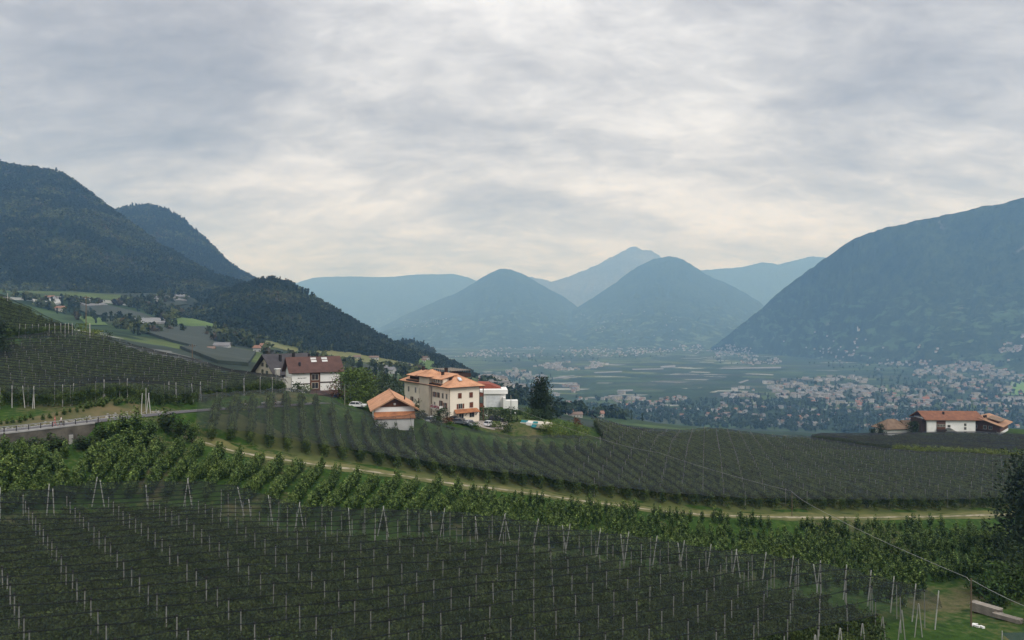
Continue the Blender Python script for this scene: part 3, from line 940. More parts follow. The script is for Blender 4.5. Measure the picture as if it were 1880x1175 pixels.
# ------------------------------------------------------------------ hail nets over rows of trees on wires between posts
def net_mat(name, c, cover):
    """open woven net: a share of every patch is thread, the rest is air"""
    m, t, b, out = new_mat(name)
    tr = t.add('ShaderNodeBsdfTransparent')
    mx = t.add('ShaderNodeMixShader')
    tc = t.add('ShaderNodeTexCoord').outputs['Object']
    n = t.noise(tc, 0.35, 4)
    t.l.new(t.maprange(n, 0.3, 0.7, cover - 0.07, cover + 0.07), mx.inputs[0])
    t.l.new(tr.outputs[0], mx.inputs[1]); t.l.new(b.outputs[0], mx.inputs[2])
    t.l.new(mx.outputs[0], out.inputs['Surface'])
    b.inputs['Base Color'].default_value = (*c, 1)
    b.inputs['Roughness'].default_value = 0.8
    b.inputs['Specular IOR Level'].default_value = 0.2
    return m


M_NET = net_mat('dark_hail_net', (0.019, 0.025, 0.022), 0.27)
M_NET_UP = net_mat('veil_hail_net', (0.026, 0.031, 0.031), 0.33)
M_NET_RU = net_mat('black_hail_net', (0.022, 0.023, 0.028), 0.45)
M_NET_MID = net_mat('grey_hail_net', (0.044, 0.049, 0.050), 0.31)
M_BAND = net_mat('doubled_net_band', (0.012, 0.015, 0.016), 0.55)
M_NET_GREEN = net_mat('green_hail_net', (0.030, 0.058, 0.045), 0.62)
M_WIRE = mat('galvanised_wire', (0.42, 0.43, 0.43), None, 2.0, rough=0.5)


def clip_line(poly, o, d):
    """entry and exit of the line o + s d through a convex-ish polygon"""
    hits = []
    n = len(poly)
    for i in range(n):
        a = np.array(poly[i]); b = np.array(poly[(i + 1) % n])
        e = b - a
        den = d[0] * e[1] - d[1] * e[0]
        if abs(den) < 1e-9: continue
        q = a - o
        s = (q[0] * e[1] - q[1] * e[0]) / den
        u = (q[0] * d[1] - q[1] * d[0]) / den
        if 0 <= u < 1: hits.append(s)
    hits.sort()
    return (hits[0], hits[-1]) if len(hits) >= 2 else None


def net_field(poly, origin, along, spacing, post_step, stagger, h, sag, net_m, label_net, group, tree_label, trees_h=(2.9, 3.5), tree_step=0.75, row_trees=True, skirt=1.6,
              ds=2.2, bands=True, inset=(0, 0), skirt_sides=('a', 'b'), band_r=0.13, keep=None, netted=None):
    """poly: ground outline (x, y); rows run along 'along' through 'origin'. Returns post positions and tree points."""
    along = np.array(along, float); along /= np.linalg.norm(along)
    across = np.array([-along[1], along[0]])
    pp = np.array(poly, float)
    origin = np.array(origin, float)
    tt = (pp - origin) @ across
    j0, j1 = math.ceil(tt.min() / spacing), math.floor(tt.max() / spacing)
    NS = 90
    Q = 4
    rowsV = []
    vidx = []
    posts, trees = [], []
    bandlines = []
    for jq in range(j0 * Q, j1 * Q + 1):
        tq = jq / Q * spacing
        c = clip_line(poly, origin + across * tq, along)
        if c is None: continue
        s = np.linspace(c[0], c[1], NS)
        x = origin[0] + across[0] * tq + along[0] * s; y = origin[1] + across[1] * tq + along[1] * s
        fr = abs(((jq / Q) % 1) - 0.5) * 2      # 1 on the ridge, 0 in the gutter
        z = G(x, y) + h - sag * (1 - fr ** 0.8) + (fbm(s / 5.0, np.full(NS, jq * 0.9), 77, 3) - 0.5) * 0.35 * (1.3 - fr)
        # scalloping between the posts
        z -= 0.10 * np.abs(np.sin(math.pi * s / post_step)) if fr > 0.9 else 0.0
        rowsV.append(np.stack([x, y, z], 1))
        if jq % Q == 0:
            j = jq // Q
            bandlines.append(np.stack([x, y, z + 0.02], 1))
            off = (j * stagger) % 1.0
            i0, i1 = math.ceil(c[0] / post_step - off), math.floor(c[1] / post_step - off)
            for i in range(i0, i1 + 1):
                sp_ = (i + off) * post_step
                posts.append((origin[0] + across[0] * tq + along[0] * sp_, origin[1] + across[1] * tq + along[1] * sp_))
            if row_trees:
                st = np.arange(c[0] + inset[0], c[1] - inset[1], tree_step)
                st = st + RNG.normal(size=len(st)) * 0.18
                jx = RNG.normal(size=len(st)) * 0.14
                trees.append(np.stack([origin[0] + across[0] * (tq + jx) + along[0] * st, origin[1] + across[1] * (tq + jx) + along[1] * st], 1))
    V = np.concatenate(rowsV)
    nr = len(rowsV)
    idx = np.arange(nr * NS).reshape(nr, NS)
    Fn = np.stack([idx[:-1, :-1].ravel(), idx[:-1, 1:].ravel(), idx[1:, 1:].ravel(), idx[1:, :-1].ravel()], 1)
    # hanging skirts along the row ends
    extra_v, extra_f = [], []
    base = len(V)
    for side, col in (('a', 0), ('b', NS - 1)):
        if side not in skirt_sides: continue
        top = V[idx[:, col]]
        sg = -1 if col == 0 else 1
        low = top.copy()
        low[:, :2] += along * sg * 0.7
        low[:, 2] -= skirt * (0.8 + 0.4 * fbm(np.arange(nr) * 0.35, np.zeros(nr), 5, 3))
        o = base + sum(len(e) for e in extra_v)
        extra_v.append(np.concatenate([top, low]))
        k = np.arange(nr - 1)
        extra_f.append(np.stack([o + k, o + k + 1, o + nr + k + 1, o + nr + k], 1))
    V = np.concatenate([V] + extra_v); Fn = np.concatenate([Fn] + extra_f)
    me = np_mesh('hail_net', V, Fn, net_m, smooth=True)
    net = link('hail_net', me)
    tag(net, label_net, 'hail net', group)
    if bands:
        for ln in bandlines:
            mb = MB()
            L = ln[::2]
            for a, b in zip(L[:-1], L[1:]):
                mb.add([a + [0, 0, band_r], b + [0, 0, band_r], b - [0, 0, band_r], a - [0, 0, band_r]], [(0, 1, 2, 3)])
                q = np.array([across[0], across[1], 0]) * band_r
                mb.add([a + q, b + q, b - q, a - q], [(0, 1, 2, 3)])
            mb.build('net_seam', M_BAND, net)
    trees = np.concatenate(trees) if trees else np.zeros((0, 2))
    return net, np.array(posts), trees


def plane_top(px, py):
    """distance at which a pixel of the lower orchard's net edge stands"""
    return 23.7 / ((py - CY) / F - 0.0634 - 0.0826 * (px - CX) / F)


def pxy(px, d):
    return ((px - CX) / F * d, d)


# lower orchard -----------------------------------------------------
edge_px = [(-260, 930), (-100, 915), (0, 905), (90, 895), (180, 882), (345, 884), (440, 895), (550, 922), (700, 932), (815, 938), (925, 948), (1045, 963), (1155, 975), (1255, 992), (1355, 1008), (1460, 1022), (1555, 1042), (1640, 1063), (1725, 1092)]
far_edge = [pxy(px, plane_top(px, py)) for px, py in edge_px]
near_edge = [pxy(1686, plane_top(1686, 1104)), pxy(1583, plane_top(1583, 1137)), pxy(1496, plane_top(1496, 1160)), (12, 56), (-40, 47), (-95, 55)]
low_poly = far_edge + near_edge
LOW_O = (2.70, 82.8)
net_low, low_posts, low_trees = net_field(low_poly, LOW_O, (4.38, 2.605), 3.0, 5.10, 0.548, 4.3, 0.40, M_NET, 'dark hail net stretched over the nearest orchard at the bottom', 'hail nets over the orchards', '', band_r=0.07)
# posts on their true lattice (every second series on each row)
A_, C_ = np.array([4.38, 2.605]), np.array([2.31, 4.94])
lat = []
for j in range(-14, 16):
    for i in range(-30, 30):
        p = np.array(LOW_O) + i * A_ + j * C_
        lat.append(p)
lat = np.array(lat)
low_posts = lat[in_poly(lat[:, 0], lat[:, 1], low_poly)]
def vis(p, m=1.12, zoff=4.3):
    px = CX + p[:, 0] / p[:, 1] * F
    py = CY - (G(p[:, 0], p[:, 1]) + zoff - ZC) / p[:, 1] * F
    return (px > -40) & (px < 1920) & (py < 1178)

# end posts along the far edge, leaning outward, some in crossed pairs
M_POST_W = mat('white_post', (0.48, 0.47, 0.44), (0.36, 0.35, 0.33), 3.0)
end_posts = [(0, 900, 0, 0), (90, 893, -.08, 0), (97, 897, .05, 0), (178, 880, -.18, 0), (184, 880, .16, 0), (268, 886, .07, 0), (345, 882, .14, -.16), (437, 896, .22, 0), (457, 916, .10, 0), (493, 908, .16, 0), (550, 920, .16, -.18), (640, 931, .06, 0), (704, 930, .18, -.20),
             (791, 943, .09, 0), (816, 937, -.16, 0), (873, 952, .10, 0), (927, 945, .2, -.22), (988, 953, -.18, 0), (1033, 962, .12, 0), (1046, 960, -.16, 0), (1102, 968, -.14, 0), (1140, 980, .1, 0), (1154, 975, -.14, 0), (1206, 983, -.15, 0), (1245, 996, .14, 0), (1256, 991, -.16, 0),
             (1305, 998, -.14, 0), (1352, 1010, .14, -.16), (1406, 1016, -.13, 0), (1456, 1023, -.12, 0), (1494, 1040, .15, 0), (1506, 1033, -.12, 0), (1554, 1041, -.10, 0), (1599, 1051, -.1, 0), (1641, 1062, -.1, 0), (1681, 1077, -.1, 0), (1723, 1090, -.1, 0)]
used_first = {}
def clone(o, name=None):
    c = o.copy(); COL.objects.link(c); return c


LEAN = MB().tube((0, 0, -0.3), (0, 0, 4.7), 0.075, 0.06, 5).mesh('end_post', [M_POST_W])
for k, (px, py, l1, l2) in enumerate(end_posts):
    d = plane_top(px, py + 3)
    x, y = pxy(px, d)
    for l in (l1, l2) if l2 else (l1,):
        # the top stays at the net edge, the foot is set back by the lean
        fx = x + 4.4 * l * 1.0
        z = float(G(fx, y))
        o = link('end_post', LEAN, None, (fx, y, z), (0, -l, 0))
        lab = 'white end post leaning right at the far edge of the nearest net' if l < 0 else 'white end post leaning left at the far edge of the nearest net'
        if l2: lab = 'white end post crossing another at the far edge of the nearest net'
        tag(o, lab, 'end post', 'leaning end posts along the far edge of the nearest net')
# A shaped end frames along the near right edge
FR = MB().tube((-0.55, 0, -0.3), (0, 0, 3.9), 0.055, 0.05, 5).tube((0.55, 0, -0.3), (0.06, 0, 3.9), 0.055, 0.05, 5)
FRM = FR.mesh('a_frame_post', [M_POST])
for k, (px, py) in enumerate(((1686, 1104), (1655, 1114), (1620, 1125), (1583, 1137), (1542, 1146), (1496, 1160), (1447, 1172))):
    x, y = pxy(px, plane_top(px, py))
    tag(link('a_frame_post', FRM, None, (x, y, float(G(x, y))), (0, 0, 0.2)), 'A shaped pair of thin posts along the near right edge of the nearest net', 'post pair', 'A frames along the near edge of the nearest net')

POST_LOW = post_mesh(4.3)
vm = vis(low_posts)
vp = low_posts[vm]
vp = vp[np.argsort(vp[:, 1])]
POST_MAX = 260
for p in vp[:POST_MAX]:
    o = link('orchard_post', POST_LOW, None, (p[0], p[1], float(G(*p))), (random.gauss(0, .012), random.gauss(0, .012), 0))
    pxp_ = CX + p[0] / p[1] * F
    part_ = 'far left' if pxp_ < 280 else 'left' if pxp_ < 620 else 'middle' if pxp_ < 980 else 'right' if pxp_ < 1420 else 'far right'
    row_ = 'nearest rows' if p[1] < 68 else 'second rows' if p[1] < 80 else 'farther rows'
    tag(o, f'thin grey dark capped post under the nearest net, {row_}, {part_} part', 'orchard post', 'posts under the nearest hail net')
source_set('post_src', [POST_LOW])
rest_posts = [(x, y) for x, y in vp[POST_MAX:]]
tp = low_trees
tv = (tp[:, 1] > 44)
tp = tp[tv]
# rows stop short of the grassy headland along the far edge
hd = np.array([min(math.hypot(x - a, y - b) for a, b in far_edge[3:]) for x, y in tp[::1]]) if len(tp) < 6000 else None
ed = np.array(far_edge)
sd_ = np.full(len(tp), 1e9)
for a, b in zip(ed[:-1], ed[1:]):
    e = b - a; u = np.clip(((tp - a) @ e) / (e @ e), 0, 1)
    sd_ = np.minimum(sd_, np.linalg.norm(tp - (a + u[:, None] * e), axis=1))
head = 5.5 + 8 * smoothnoise(tp[:, 0] / 9, tp[:, 1] / 9, 4)
head = np.where(tp[:, 0] < -45, 5, head)
tp = tp[sd_ > head]
tz = G(tp[:, 0], tp[:, 1])
scatter('apple_rows', 'row_tree', np.c_[tp, tz], RNG.uniform(0.78, 1.06, len(tp)), 'dense apple rows under the nearest hail net')

# middle orchard beyond the earth track -------------------------------
def dist_top(px, py, hh):
    """distance where the line of sight through a pixel clears the hillside by hh"""
    dd = np.arange(60, 400, 0.5)
    x = (px - CX) / F * dd; z = ZC - (py - CY) / F * dd
    k = np.nonzero(z < G(x, dd) + hh)[0]
    return float(dd[k[0]]) if len(k) else 300.0


mid_near = [(352, 760), (450, 795), (560, 815), (700, 838), (800, 858), (1000, 880), (1190, 893), (1300, 903), (1500, 908), (1700, 906), (1850, 903), (2050, 900)]
mid_near_d = [139, 143, 144, 145, 146, 148, 150, 152, 155, 156, 158, 160]
mn = [pxy(px, d) for (px, py), d in zip(mid_near, mid_near_d)]
mid_far = [pxy(2050, 226), pxy(1880, 228), pxy(1700, 238), pxy(1580, 256), pxy(1470, 288), pxy(1300, 285), pxy(1100, 236), (26, 222), (26, 190), (8, 184), (-12, 181), (-34, 171), (-45, 178), (-58, 180), (-66, 166), (-70, 152)]
mid_poly = mn + mid_far
MID_AL = (-0.345, 1.0)
net_mid, mid_posts, mid_trees = net_field(mid_poly, mn[4], MID_AL, 3.75, 8.0, 0.33, 4.0, 0.30, M_NET_MID, 'wide grey hail net over the orchard beyond the earth track', 'hail nets over the orchards', '', tree_step=0.95, inset=(0.3, 1.0), skirt=0.9, skirt_sides=('a', 'b'), band_r=0.05)
mz = G(mid_trees[:, 0], mid_trees[:, 1])
near_m = mid_trees[:, 1] < 400
scatter('apple_rows', 'slim_tree', np.c_[mid_trees, mz][near_m], RNG.uniform(0.85, 1.12, near_m.sum()), 'long apple rows under the wide net beyond the track')
mid_posts = mid_posts[vis(mid_posts, zoff=4)]
# row end posts of the middle orchard show along the track
left = 300 - min(POST_MAX, len(vp))
order = np.argsort(mid_posts[:, 1])
POST_MID = post_mesh(4.1, 0.065, False)
mpx = CX + mid_posts[:, 0] / mid_posts[:, 1] * F
front = [i for i in order if mpx[i] > 1180][:left]
for i in front:
    p = mid_posts[i]
    tag(link('orchard_post', POST_MID, None, (p[0], p[1], float(G(*p)))), 'pale post at a row end beyond the track, ' + ('left of the cable pole' if mpx[i] < 1454 else 'right of the cable pole'), 'orchard post', 'posts under the wide net beyond the track')
sel = [i for i in range(len(mid_posts)) if i not in set(front) and (mpx[i] > 1050 or random.random() < 0.12)]
rest_posts += [(mid_posts[i][0], mid_posts[i][1]) for i in sel]

# darker orchard on the far right, with a strip of young yellow green trees in front of it
ru_poly = [pxy(1490, 292), pxy(1590, 264), pxy(1700, 246), pxy(1880, 236), pxy(2050, 234), pxy(2050, 308), pxy(1880, 307), pxy(1700, 307), pxy(1510, 306)]
net_ru, ru_posts, ru_trees = net_field(ru_poly, ru_poly[3], (1.0, 0.02), 3.4, 8.0, 0.4, 4.2, 0.35, M_NET_RU, 'blackish hail net in front of the long chalet on the right', 'hail nets over the orchards', '', tree_step=1.0, skirt=1.6, band_r=0.07)
scatter('apple_rows', 'slim_tree', np.c_[ru_trees, G(ru_trees[:, 0], ru_trees[:, 1])], RNG.uniform(0.85, 1.1, len(ru_trees)), 'apple rows under the blackish net in front of the long chalet')
yp = []
for px_ in np.arange(1640, 1960, 3.2):
    dm_ = float(np.interp(px_, [1580, 1700, 1880, 2050], [260, 242, 232, 230]))
    for d_ in (dm_ - 2.2, dm_, dm_ + 2.2):
        x_, y_ = pxy(px_ + random.uniform(-2, 2), d_ + random.uniform(-.6, .6)); yp.append((x_, y_, float(G(x_, y_)) + .8))
source_set('young_tree', [leaf_mesh_young(s) for s in (1, 2, 3)])
scatter('young_trees', 'young_tree', np.array(yp), RNG.uniform(.8, 1.2, len(yp)), 'strip of yellow green young trees in front of the blackish net')

# orchard above the road ---------------------------------------------
up_near = [(-90, 750, 131), (0, 748, 134.5), (150, 744, 139), (250, 741, 146), (320, 738, 153), (440, 729, 173), (525, 724, 183)]
un = [pxy(px, d) for px, py, d in up_near]
uf = [pxy(515, 197), pxy(430, 204), pxy(350, 208), pxy(200, 217), pxy(120, 214), pxy(0, 205), pxy(-100, 200)]
up_poly = un + uf
net_up, up_posts, up_trees = net_field(up_poly, un[1], (1.0, 0.13), 3.3, 8.0, 0.42, 4.1, 0.4, M_NET_UP, 'dark hail net over the sloping orchard above the road', 'hail nets over the orchards', '', tree_step=0.95, skirt=1.0, band_r=0.10)
uz = G(up_trees[:, 0], up_trees[:, 1])
scatter('apple_rows', 'slim_tree', np.c_[up_trees, uz], RNG.uniform(0.75, 1.05, len(up_trees)), 'apple rows under the net above the road')
rest_posts += [tuple(p) for p in up_posts if -30 < CX + p[0] / p[1] * F < 560]
# paired end posts of that orchard near the road
UPW = MB().tube((0, 0, -0.3), (0, 0, 4.5), 0.085, 0.07, 5).mesh('end_post', [M_POST_W])
for k, (px, py, d, l1, l2) in enumerate(((22, 715, 136, 0, 0), (42, 720, 137, .10, 0), (62, 720, 137, -.06, .03), (115, 715, 139, 0, 0), (135, 717, 140, -.08, 0), (191, 718, 143, .05, -.06), (234, 715, 147, 0, 0), (261, 725, 142, -.05, 0), (273, 728, 143, .10, -.12), (310, 714, 156, 0, 0), (323, 718, 157, .07, -.03),
                                         (352, 718, 160, .1, 0), (368, 718, 163, .05, -.06), (408, 718, 169, .03, -.05), (448, 715, 175, .04, -.05), (478, 712, 179, 0, 0), (500, 712, 181, 0, 0), (522, 712, 184, .04, -.06))):
    for l in (l1, l2) if l2 else (l1,):
        x, y = pxy(px, d)
        x += 4 * l
        tag(link('end_post', UPW, None, (x, y, float(G(x, y))), (0, -l, 0)), 'pale end post standing along the lower edge of the net above the road', 'end post', 'end posts of the orchard above the road')

# terrace orchard at the upper left ---------------------------------
ter_poly = [pxy(-110, 211), pxy(25, 214), pxy(132, 220.5), pxy(134, 236), pxy(60, 239), pxy(0, 243), pxy(-120, 252)]
net_ter, ter_posts, ter_trees = net_field(ter_poly, ter_poly[1], (1.0, 0.06), 3.2, 7.0, 0.4, 4.0, 0.5, M_NET, 'dark hail net over the terrace orchard at the upper left', 'hail nets over the orchards', '', tree_step=0.9, skirt=0.8, band_r=0.09)
scatter('apple_rows', 'slim_tree', np.c_[ter_trees, G(ter_trees[:, 0], ter_trees[:, 1])], RNG.uniform(0.9, 1.15, len(ter_trees)), 'apple rows under the net on the upper left terrace')
for k, (px, l) in enumerate(((34, -.1), (46, -.03), (58, -.06), (70, -.04), (82, -.06), (90, -.03), (101, .02), (112, .02), (119, -.03), (126, .01), (133, .02))):
    x, y = pxy(px, 216 + px * 0.03)
    tag(link('end_post', UPW, None, (x, y, float(G(x, y))), (0, -l, 0)), 'pale post along the lower edge of the terrace orchard at the upper left', 'end post', 'posts along the terrace orchard at the upper left')

# little green net in the bottom right corner ------------------------
gp = MB()
gx0, gy0 = pxy(1838, 74); gx1, gy1 = pxy(1960, 74)
gz = float(G(gx0 + 2, 72)) + 3.3
gp.slab([(gx0, gy0, gz), (gx0 - 1.5, 62, gz - .6), (gx1, 62, gz - .4), (gx1, gy1, gz + .1)], 0.02)
ng = gp.build('hail_net', M_NET_GREEN)
tag(ng, 'green hail net at the bottom right corner below the timber', 'hail net', 'hail nets over the orchards')
x, y = pxy(1840, 73.5)
tag(link('orchard_post', MB().tube((0, 0, -.3), (0, 0, 3.6), .06, .05, 5).mesh('orchard_post', [M_POST_W]), None, (x, y, float(G(x, y)))), 'white post holding the green net in the bottom right corner', 'orchard post')

rp = np.array(rest_posts)
scatter('orchard_posts', 'post_src', np.c_[rp, G(rp[:, 0], rp[:, 1])], 1.0, 'many thin pale posts under the farther hail nets', widen=0.0)

# ------------------------------------------------------------------ open apple trees between the nets
cand = []
edge_x = np.array([p[0] for p in far_edge]); edge_y = np.array([p[1] for p in far_edge])
tr_px = np.array([-120, 0, 110, 200, 300, 360, 420, 490, 560, 630, 700, 830, 1000, 1180, 1300, 1500, 1680, 1820, 1900])
tr_d = np.array([104, 110, 118, 123, 134, 137, 136, 136, 136, 137, 138, 139, 141, 143, 145, 148, 149, 148, 140.])
def band_limits(px):
    i = np.interp(px, [CX + a / b * F for a, b in far_edge], edge_y)
    j = np.interp(px, tr_px, tr_d)
    return i, j
band = []
# left part: rows run down the slope, away from the track
for u in np.arange(-130, 900, 36):
    for v in np.arange(0.02, 0.99, 0.045):
        px = u - (v) * 70 + random.uniform(-3, 3)
        a, b = band_limits(px)
        d = (b - 1.6) * (1 - v) + (a + 1.5) * v
        if px < 860 and d > a + 0.8: band.append((px, d + random.uniform(-.25, .25)))
# right part: rows run along the contour
for v in np.linspace(0.02, 0.97, 11):
    px = 840.0
    while px < 1900:
        a, b = band_limits(px + v * 30)
        d = (b - 1.8) * (1 - v) + (a + 1.5) * v
        px += random.uniform(0.8, 1.45) * 1.22 * F / d
        wob = 1.2 * math.sin(px / 90 + v * 9)
        if random.random() < 0.93: band.append((px, d + wob + random.uniform(-.35, .35)))
good = []
for px, d in band:
    a, b = band_limits(px)
    if not (a + 0.8 < d < b - 1.3): continue
    if d > b - 4 and random.random() < 0.25: continue
    x, y = pxy(px, d)
    z = float(G(x, y))
    py = CY - (z - ZC) / d * F
    # keep the grassy clearing by the wall and the strip of lawn on the left open
    if 105 < px < 165 and 845 < py < 880: continue
    if 175 > px and py < 815: continue
    if 225 < px < 330 and 795 < py < 835 and random.random() < 0.6: continue
    if px > 1700 and py > 1075: continue
    good.append((x, y, z, d, px))
good.sort(key=lambda q: q[3])
n_ind = 290
def across_word(px):
    return 'far left' if px < 280 else 'left' if px < 620 else 'middle' if px < 980 else 'right' if px < 1420 else 'far right'
def apple_label(px, d):
    a, b = band_limits(px)
    f = (d - a) / max(b - a, 1)
    row = 'close to the nearest net' if f < .34 else 'in the middle of the open rows' if f < .67 else 'close to the track'
    if px < 200 and f >= .67: row = 'close to the retaining wall'
    return f'leafy young apple tree {row}, {across_word(px)} part'
rest = []
for k, (x, y, z, d, px) in enumerate(good):
    s = random.uniform(0.75, 1.18)
    if px < 300: s *= 1.08
    if px > 850 and random.random() < 0.3: s *= 0.75
    if k % max(1, int(len(good) / n_ind)) == 0 and n_ind > 0:
        n_ind -= 1
        e = empty('apple_tree', (x, y, z), random.uniform(0, 6.28), apple_label(px, d), 'apple tree', 'open apple trees between the net and the track')
        e.scale = (s, s, s)
        link('crown', random.choice(apple_full), e)
        link('trunk', random.choice(apple_trunks), e)
    else:
        rest.append((x, y, z, s))
rest = np.array(rest)
scatter('apple_trees', 'open_tree', rest[:, :3], rest[:, 3], 'open rows of young apple trees between the nets', widen=0.12)
print('posts', len(vp), len(rest_posts), 'band trees', len(good), 'rows', len(tp), len(mid_trees), len(up_trees), len(ter_trees))

# ------------------------------------------------------------------ forests on the near mountains
def forest(P, vv, n, name, label, hmin, hmax, vmax=1.0, seed=0, umin=0.0, umax=1.0, con=0.5, dens=None):
    rng = np.random.default_rng(seed)
    nv, nu = P.shape[:2]
    u = rng.uniform(umin, umax, n) * (nu - 1.001); v = rng.uniform(0, vmax, n) * (nv - 1.001)
    i = u.astype(int); j = v.astype(int); a = (u - i)[:, None]; b = (v - j)[:, None]
    X = (P[j, i] * (1 - a) + P[j, i + 1] * a) * (1 - b) + (P[j + 1, i] * (1 - a) + P[j + 1, i + 1] * a) * b
    n1 = fbm(X[:, 0] / 70, X[:, 1] / 70 + X[:, 2] / 90, seed + 3, 4)
    keep = n1 > 0.34
    if dens is not None: keep &= dens(X)
    X = X[keep]; n1 = n1[keep]
    # conifers and broadleaved trees stand in patches
    isC = (fbm(X[:, 0] / 110 + 40, X[:, 1] / 110 + X[:, 2] / 60, seed + 8, 3) + rng.normal(size=len(X)) * 0.10) > 1 - con
    pick = np.where(isC, rng.choice([2, 3, 5], len(X)), rng.choice([0, 1, 4], len(X)))
    n2 = fbm(X[:, 0] / 85 + 9, X[:, 1] / 85 + X[:, 2] / 40, seed + 21, 4)
    rnd_ = rng.random(len(X))
    lt = (~isC) & (rnd_ < np.clip((n2 - .42) * 3.2, 0.05, .75)); pick = np.where(lt, 6, pick)
    br = (~isC) & (rnd_ > 1 - np.clip((n1 - .50) * 2.0, 0.03, .45)); pick = np.where(br, 7, pick)
    h = rng.uniform(hmin, hmax, len(X)) * np.where(isC, 1.2, 0.95)
    X[:, 2] -= 1.0
    return scatter(name, 'forest_tree', X, h, label, rng, pick=pick)


MEADOWS = [[(566, 643), (610, 641), (690, 653), (770, 668), (765, 674), (690, 671), (620, 658), (570, 650)], [(472, 622), (500, 626), (560, 638), (545, 650), (490, 638)], [(765, 654), (790, 660), (812, 668), (790, 682), (768, 677)]]
def off_meadow(X):
    u_ = CX + X[:, 0] / X[:, 1] * F; v_ = CY - (X[:, 2] + 3 - ZC) / X[:, 1] * F
    k_ = np.ones(len(X), bool)
    for q_ in MEADOWS: k_ &= ~in_poly(u_, v_, q_)
    return k_
forest(HILL[0], HILL[1], 21000, 'forest', 'mixed forest covering the rounded hill above the side valley', 6.5, 12.5, 0.97, 51, dens=off_meadow)
forest(SPUR[0], SPUR[1], 2500, 'forest', 'dark forest covering the small spur', 9, 15, 0.95, 52, dens=off_meadow)
forest(MT_LEFT[0], MT_LEFT[1], 46000, 'forest', 'mixed forest covering the mountain on the left', 8, 15.5, 0.98, 53, 0.40, 1.0)
forest(MT_MID[0], MT_MID[1], 22000, 'forest', 'forest covering the steep mountain behind the left slope', 9, 17, 0.95, 54)
# ------------------------------------------------------------------ road, wall, railing, track
M_ASPH = mat('asphalt', (0.12, 0.115, 0.12), (0.085, 0.08, 0.085), 1.2)
M_CONC = mat('old_concrete', (0.135, 0.120, 0.098), (0.060, 0.054, 0.044), 0.5, detail=7, bump=0.4)
M_KERB = mat('kerb_concrete', (0.36, 0.35, 0.33), (0.27, 0.26, 0.25), 1.0)
M_DIRT = mat('pale_earth', (0.34, 0.30, 0.21), (0.14, 0.13, 0.06), 0.6, detail=7, lo=.40, hi=.56)
M_VERGE = mat('dry_verge', (0.150, 0.140, 0.050), (0.066, 0.082, 0.020), 0.35, detail=7)
M_DRYG = mat('dry_orchard_grass', (0.092, 0.104, 0.026), (0.050, 0.068, 0.015), 0.3, detail=7)
M_BANK = mat('dry_bank_grass', (0.125, 0.100, 0.045), (0.055, 0.068, 0.020), 0.35, detail=7)
M_STONE = mat('pale_stone', (0.36, 0.34, 0.31), (0.20, 0.19, 0.175), 2.0, rnd=0.25)
M_STEEL = mat('grey_steel', (0.30, 0.30, 0.31), None, 2.0, rough=0.45, metal=0.3)
M_DSTEEL = mat('dark_steel', (0.045, 0.04, 0.042), None, 2.0, rough=0.5)


def ribbon(name, P, N, l, r, zoff, m, label=None, kind='structure', drape=False, vary=0.0):
    L = P.copy(); Rr = P.copy()
    n = len(P)
    wv = vary * (fbm(np.arange(n) * .12, np.zeros(n), 31, 3) - .5)
    wv2 = vary * (fbm(np.arange(n) * .12, np.zeros(n) + 7, 33, 3) - .5)
    L[:, :2] += N * (l + wv)[:, None]; Rr[:, :2] += N * (r + wv2)[:, None]
    cols = []
    for q in np.linspace(0, 1, 5):
        X = L * (1 - q) + Rr * q
        if drape: X[:, 2] = G(X[:, 0], X[:, 1])
        X[:, 2] += zoff
        cols.append(X)
    A = np.stack(cols, 1)
    me, V, Fc = grid_mesh(name, A[:, :, 0], A[:, :, 1], A[:, :, 2], m)
    if (Vector(V[Fc[0][1]]) - Vector(V[Fc[0][0]])).cross(Vector(V[Fc[0][3]]) - Vector(V[Fc[0][0]])).z < 0: me.flip_normals()
    return tag(link(name, me), label, kind=kind)


ribbon('road', ROAD_D, ROAD_N, 0.25, 5.0, 0.02, M_ASPH, 'narrow grey mountain road on its retaining wall')
ribbon('road_edge_line', ROAD_D, ROAD_N, 4.55, 4.70, 0.026, mat('white_paint', (0.7, 0.7, 0.68), None, 2.0), 'white line painted along the road edge')
nb_ = int(np.argmin(np.abs(CX + ROAD_D[:, 0] / ROAD_D[:, 1] * F - 330)))
ribbon('dry_bank', ROAD_D[:nb_], ROAD_N[:nb_], 5.2, 12.0, 0.09, M_BANK, 'dry brownish grass bank above the road', drape=True, vary=2.5)
sel_ = TRACK_D.copy(); sel_[:, :2] += TRACK_N * 9.0
ribbon('dry_orchard_grass', sel_[3:], TRACK_N[3:], -6.5, 9.0, 0.05, M_DRYG, 'dry yellow green grass between the row ends', drape=True, vary=4.0)
ribbon('dry_verge', TRACK_D, TRACK_N, -1.6, 3.0, 0.07, M_VERGE, 'dry grass verge beside the earth track', drape=True, vary=2.6)
ribbon('earth_track', TRACK_D, TRACK_N, -0.15, 0.85, 0.12, M_DIRT, 'pale earth track between the orchards', drape=True, vary=1.3)

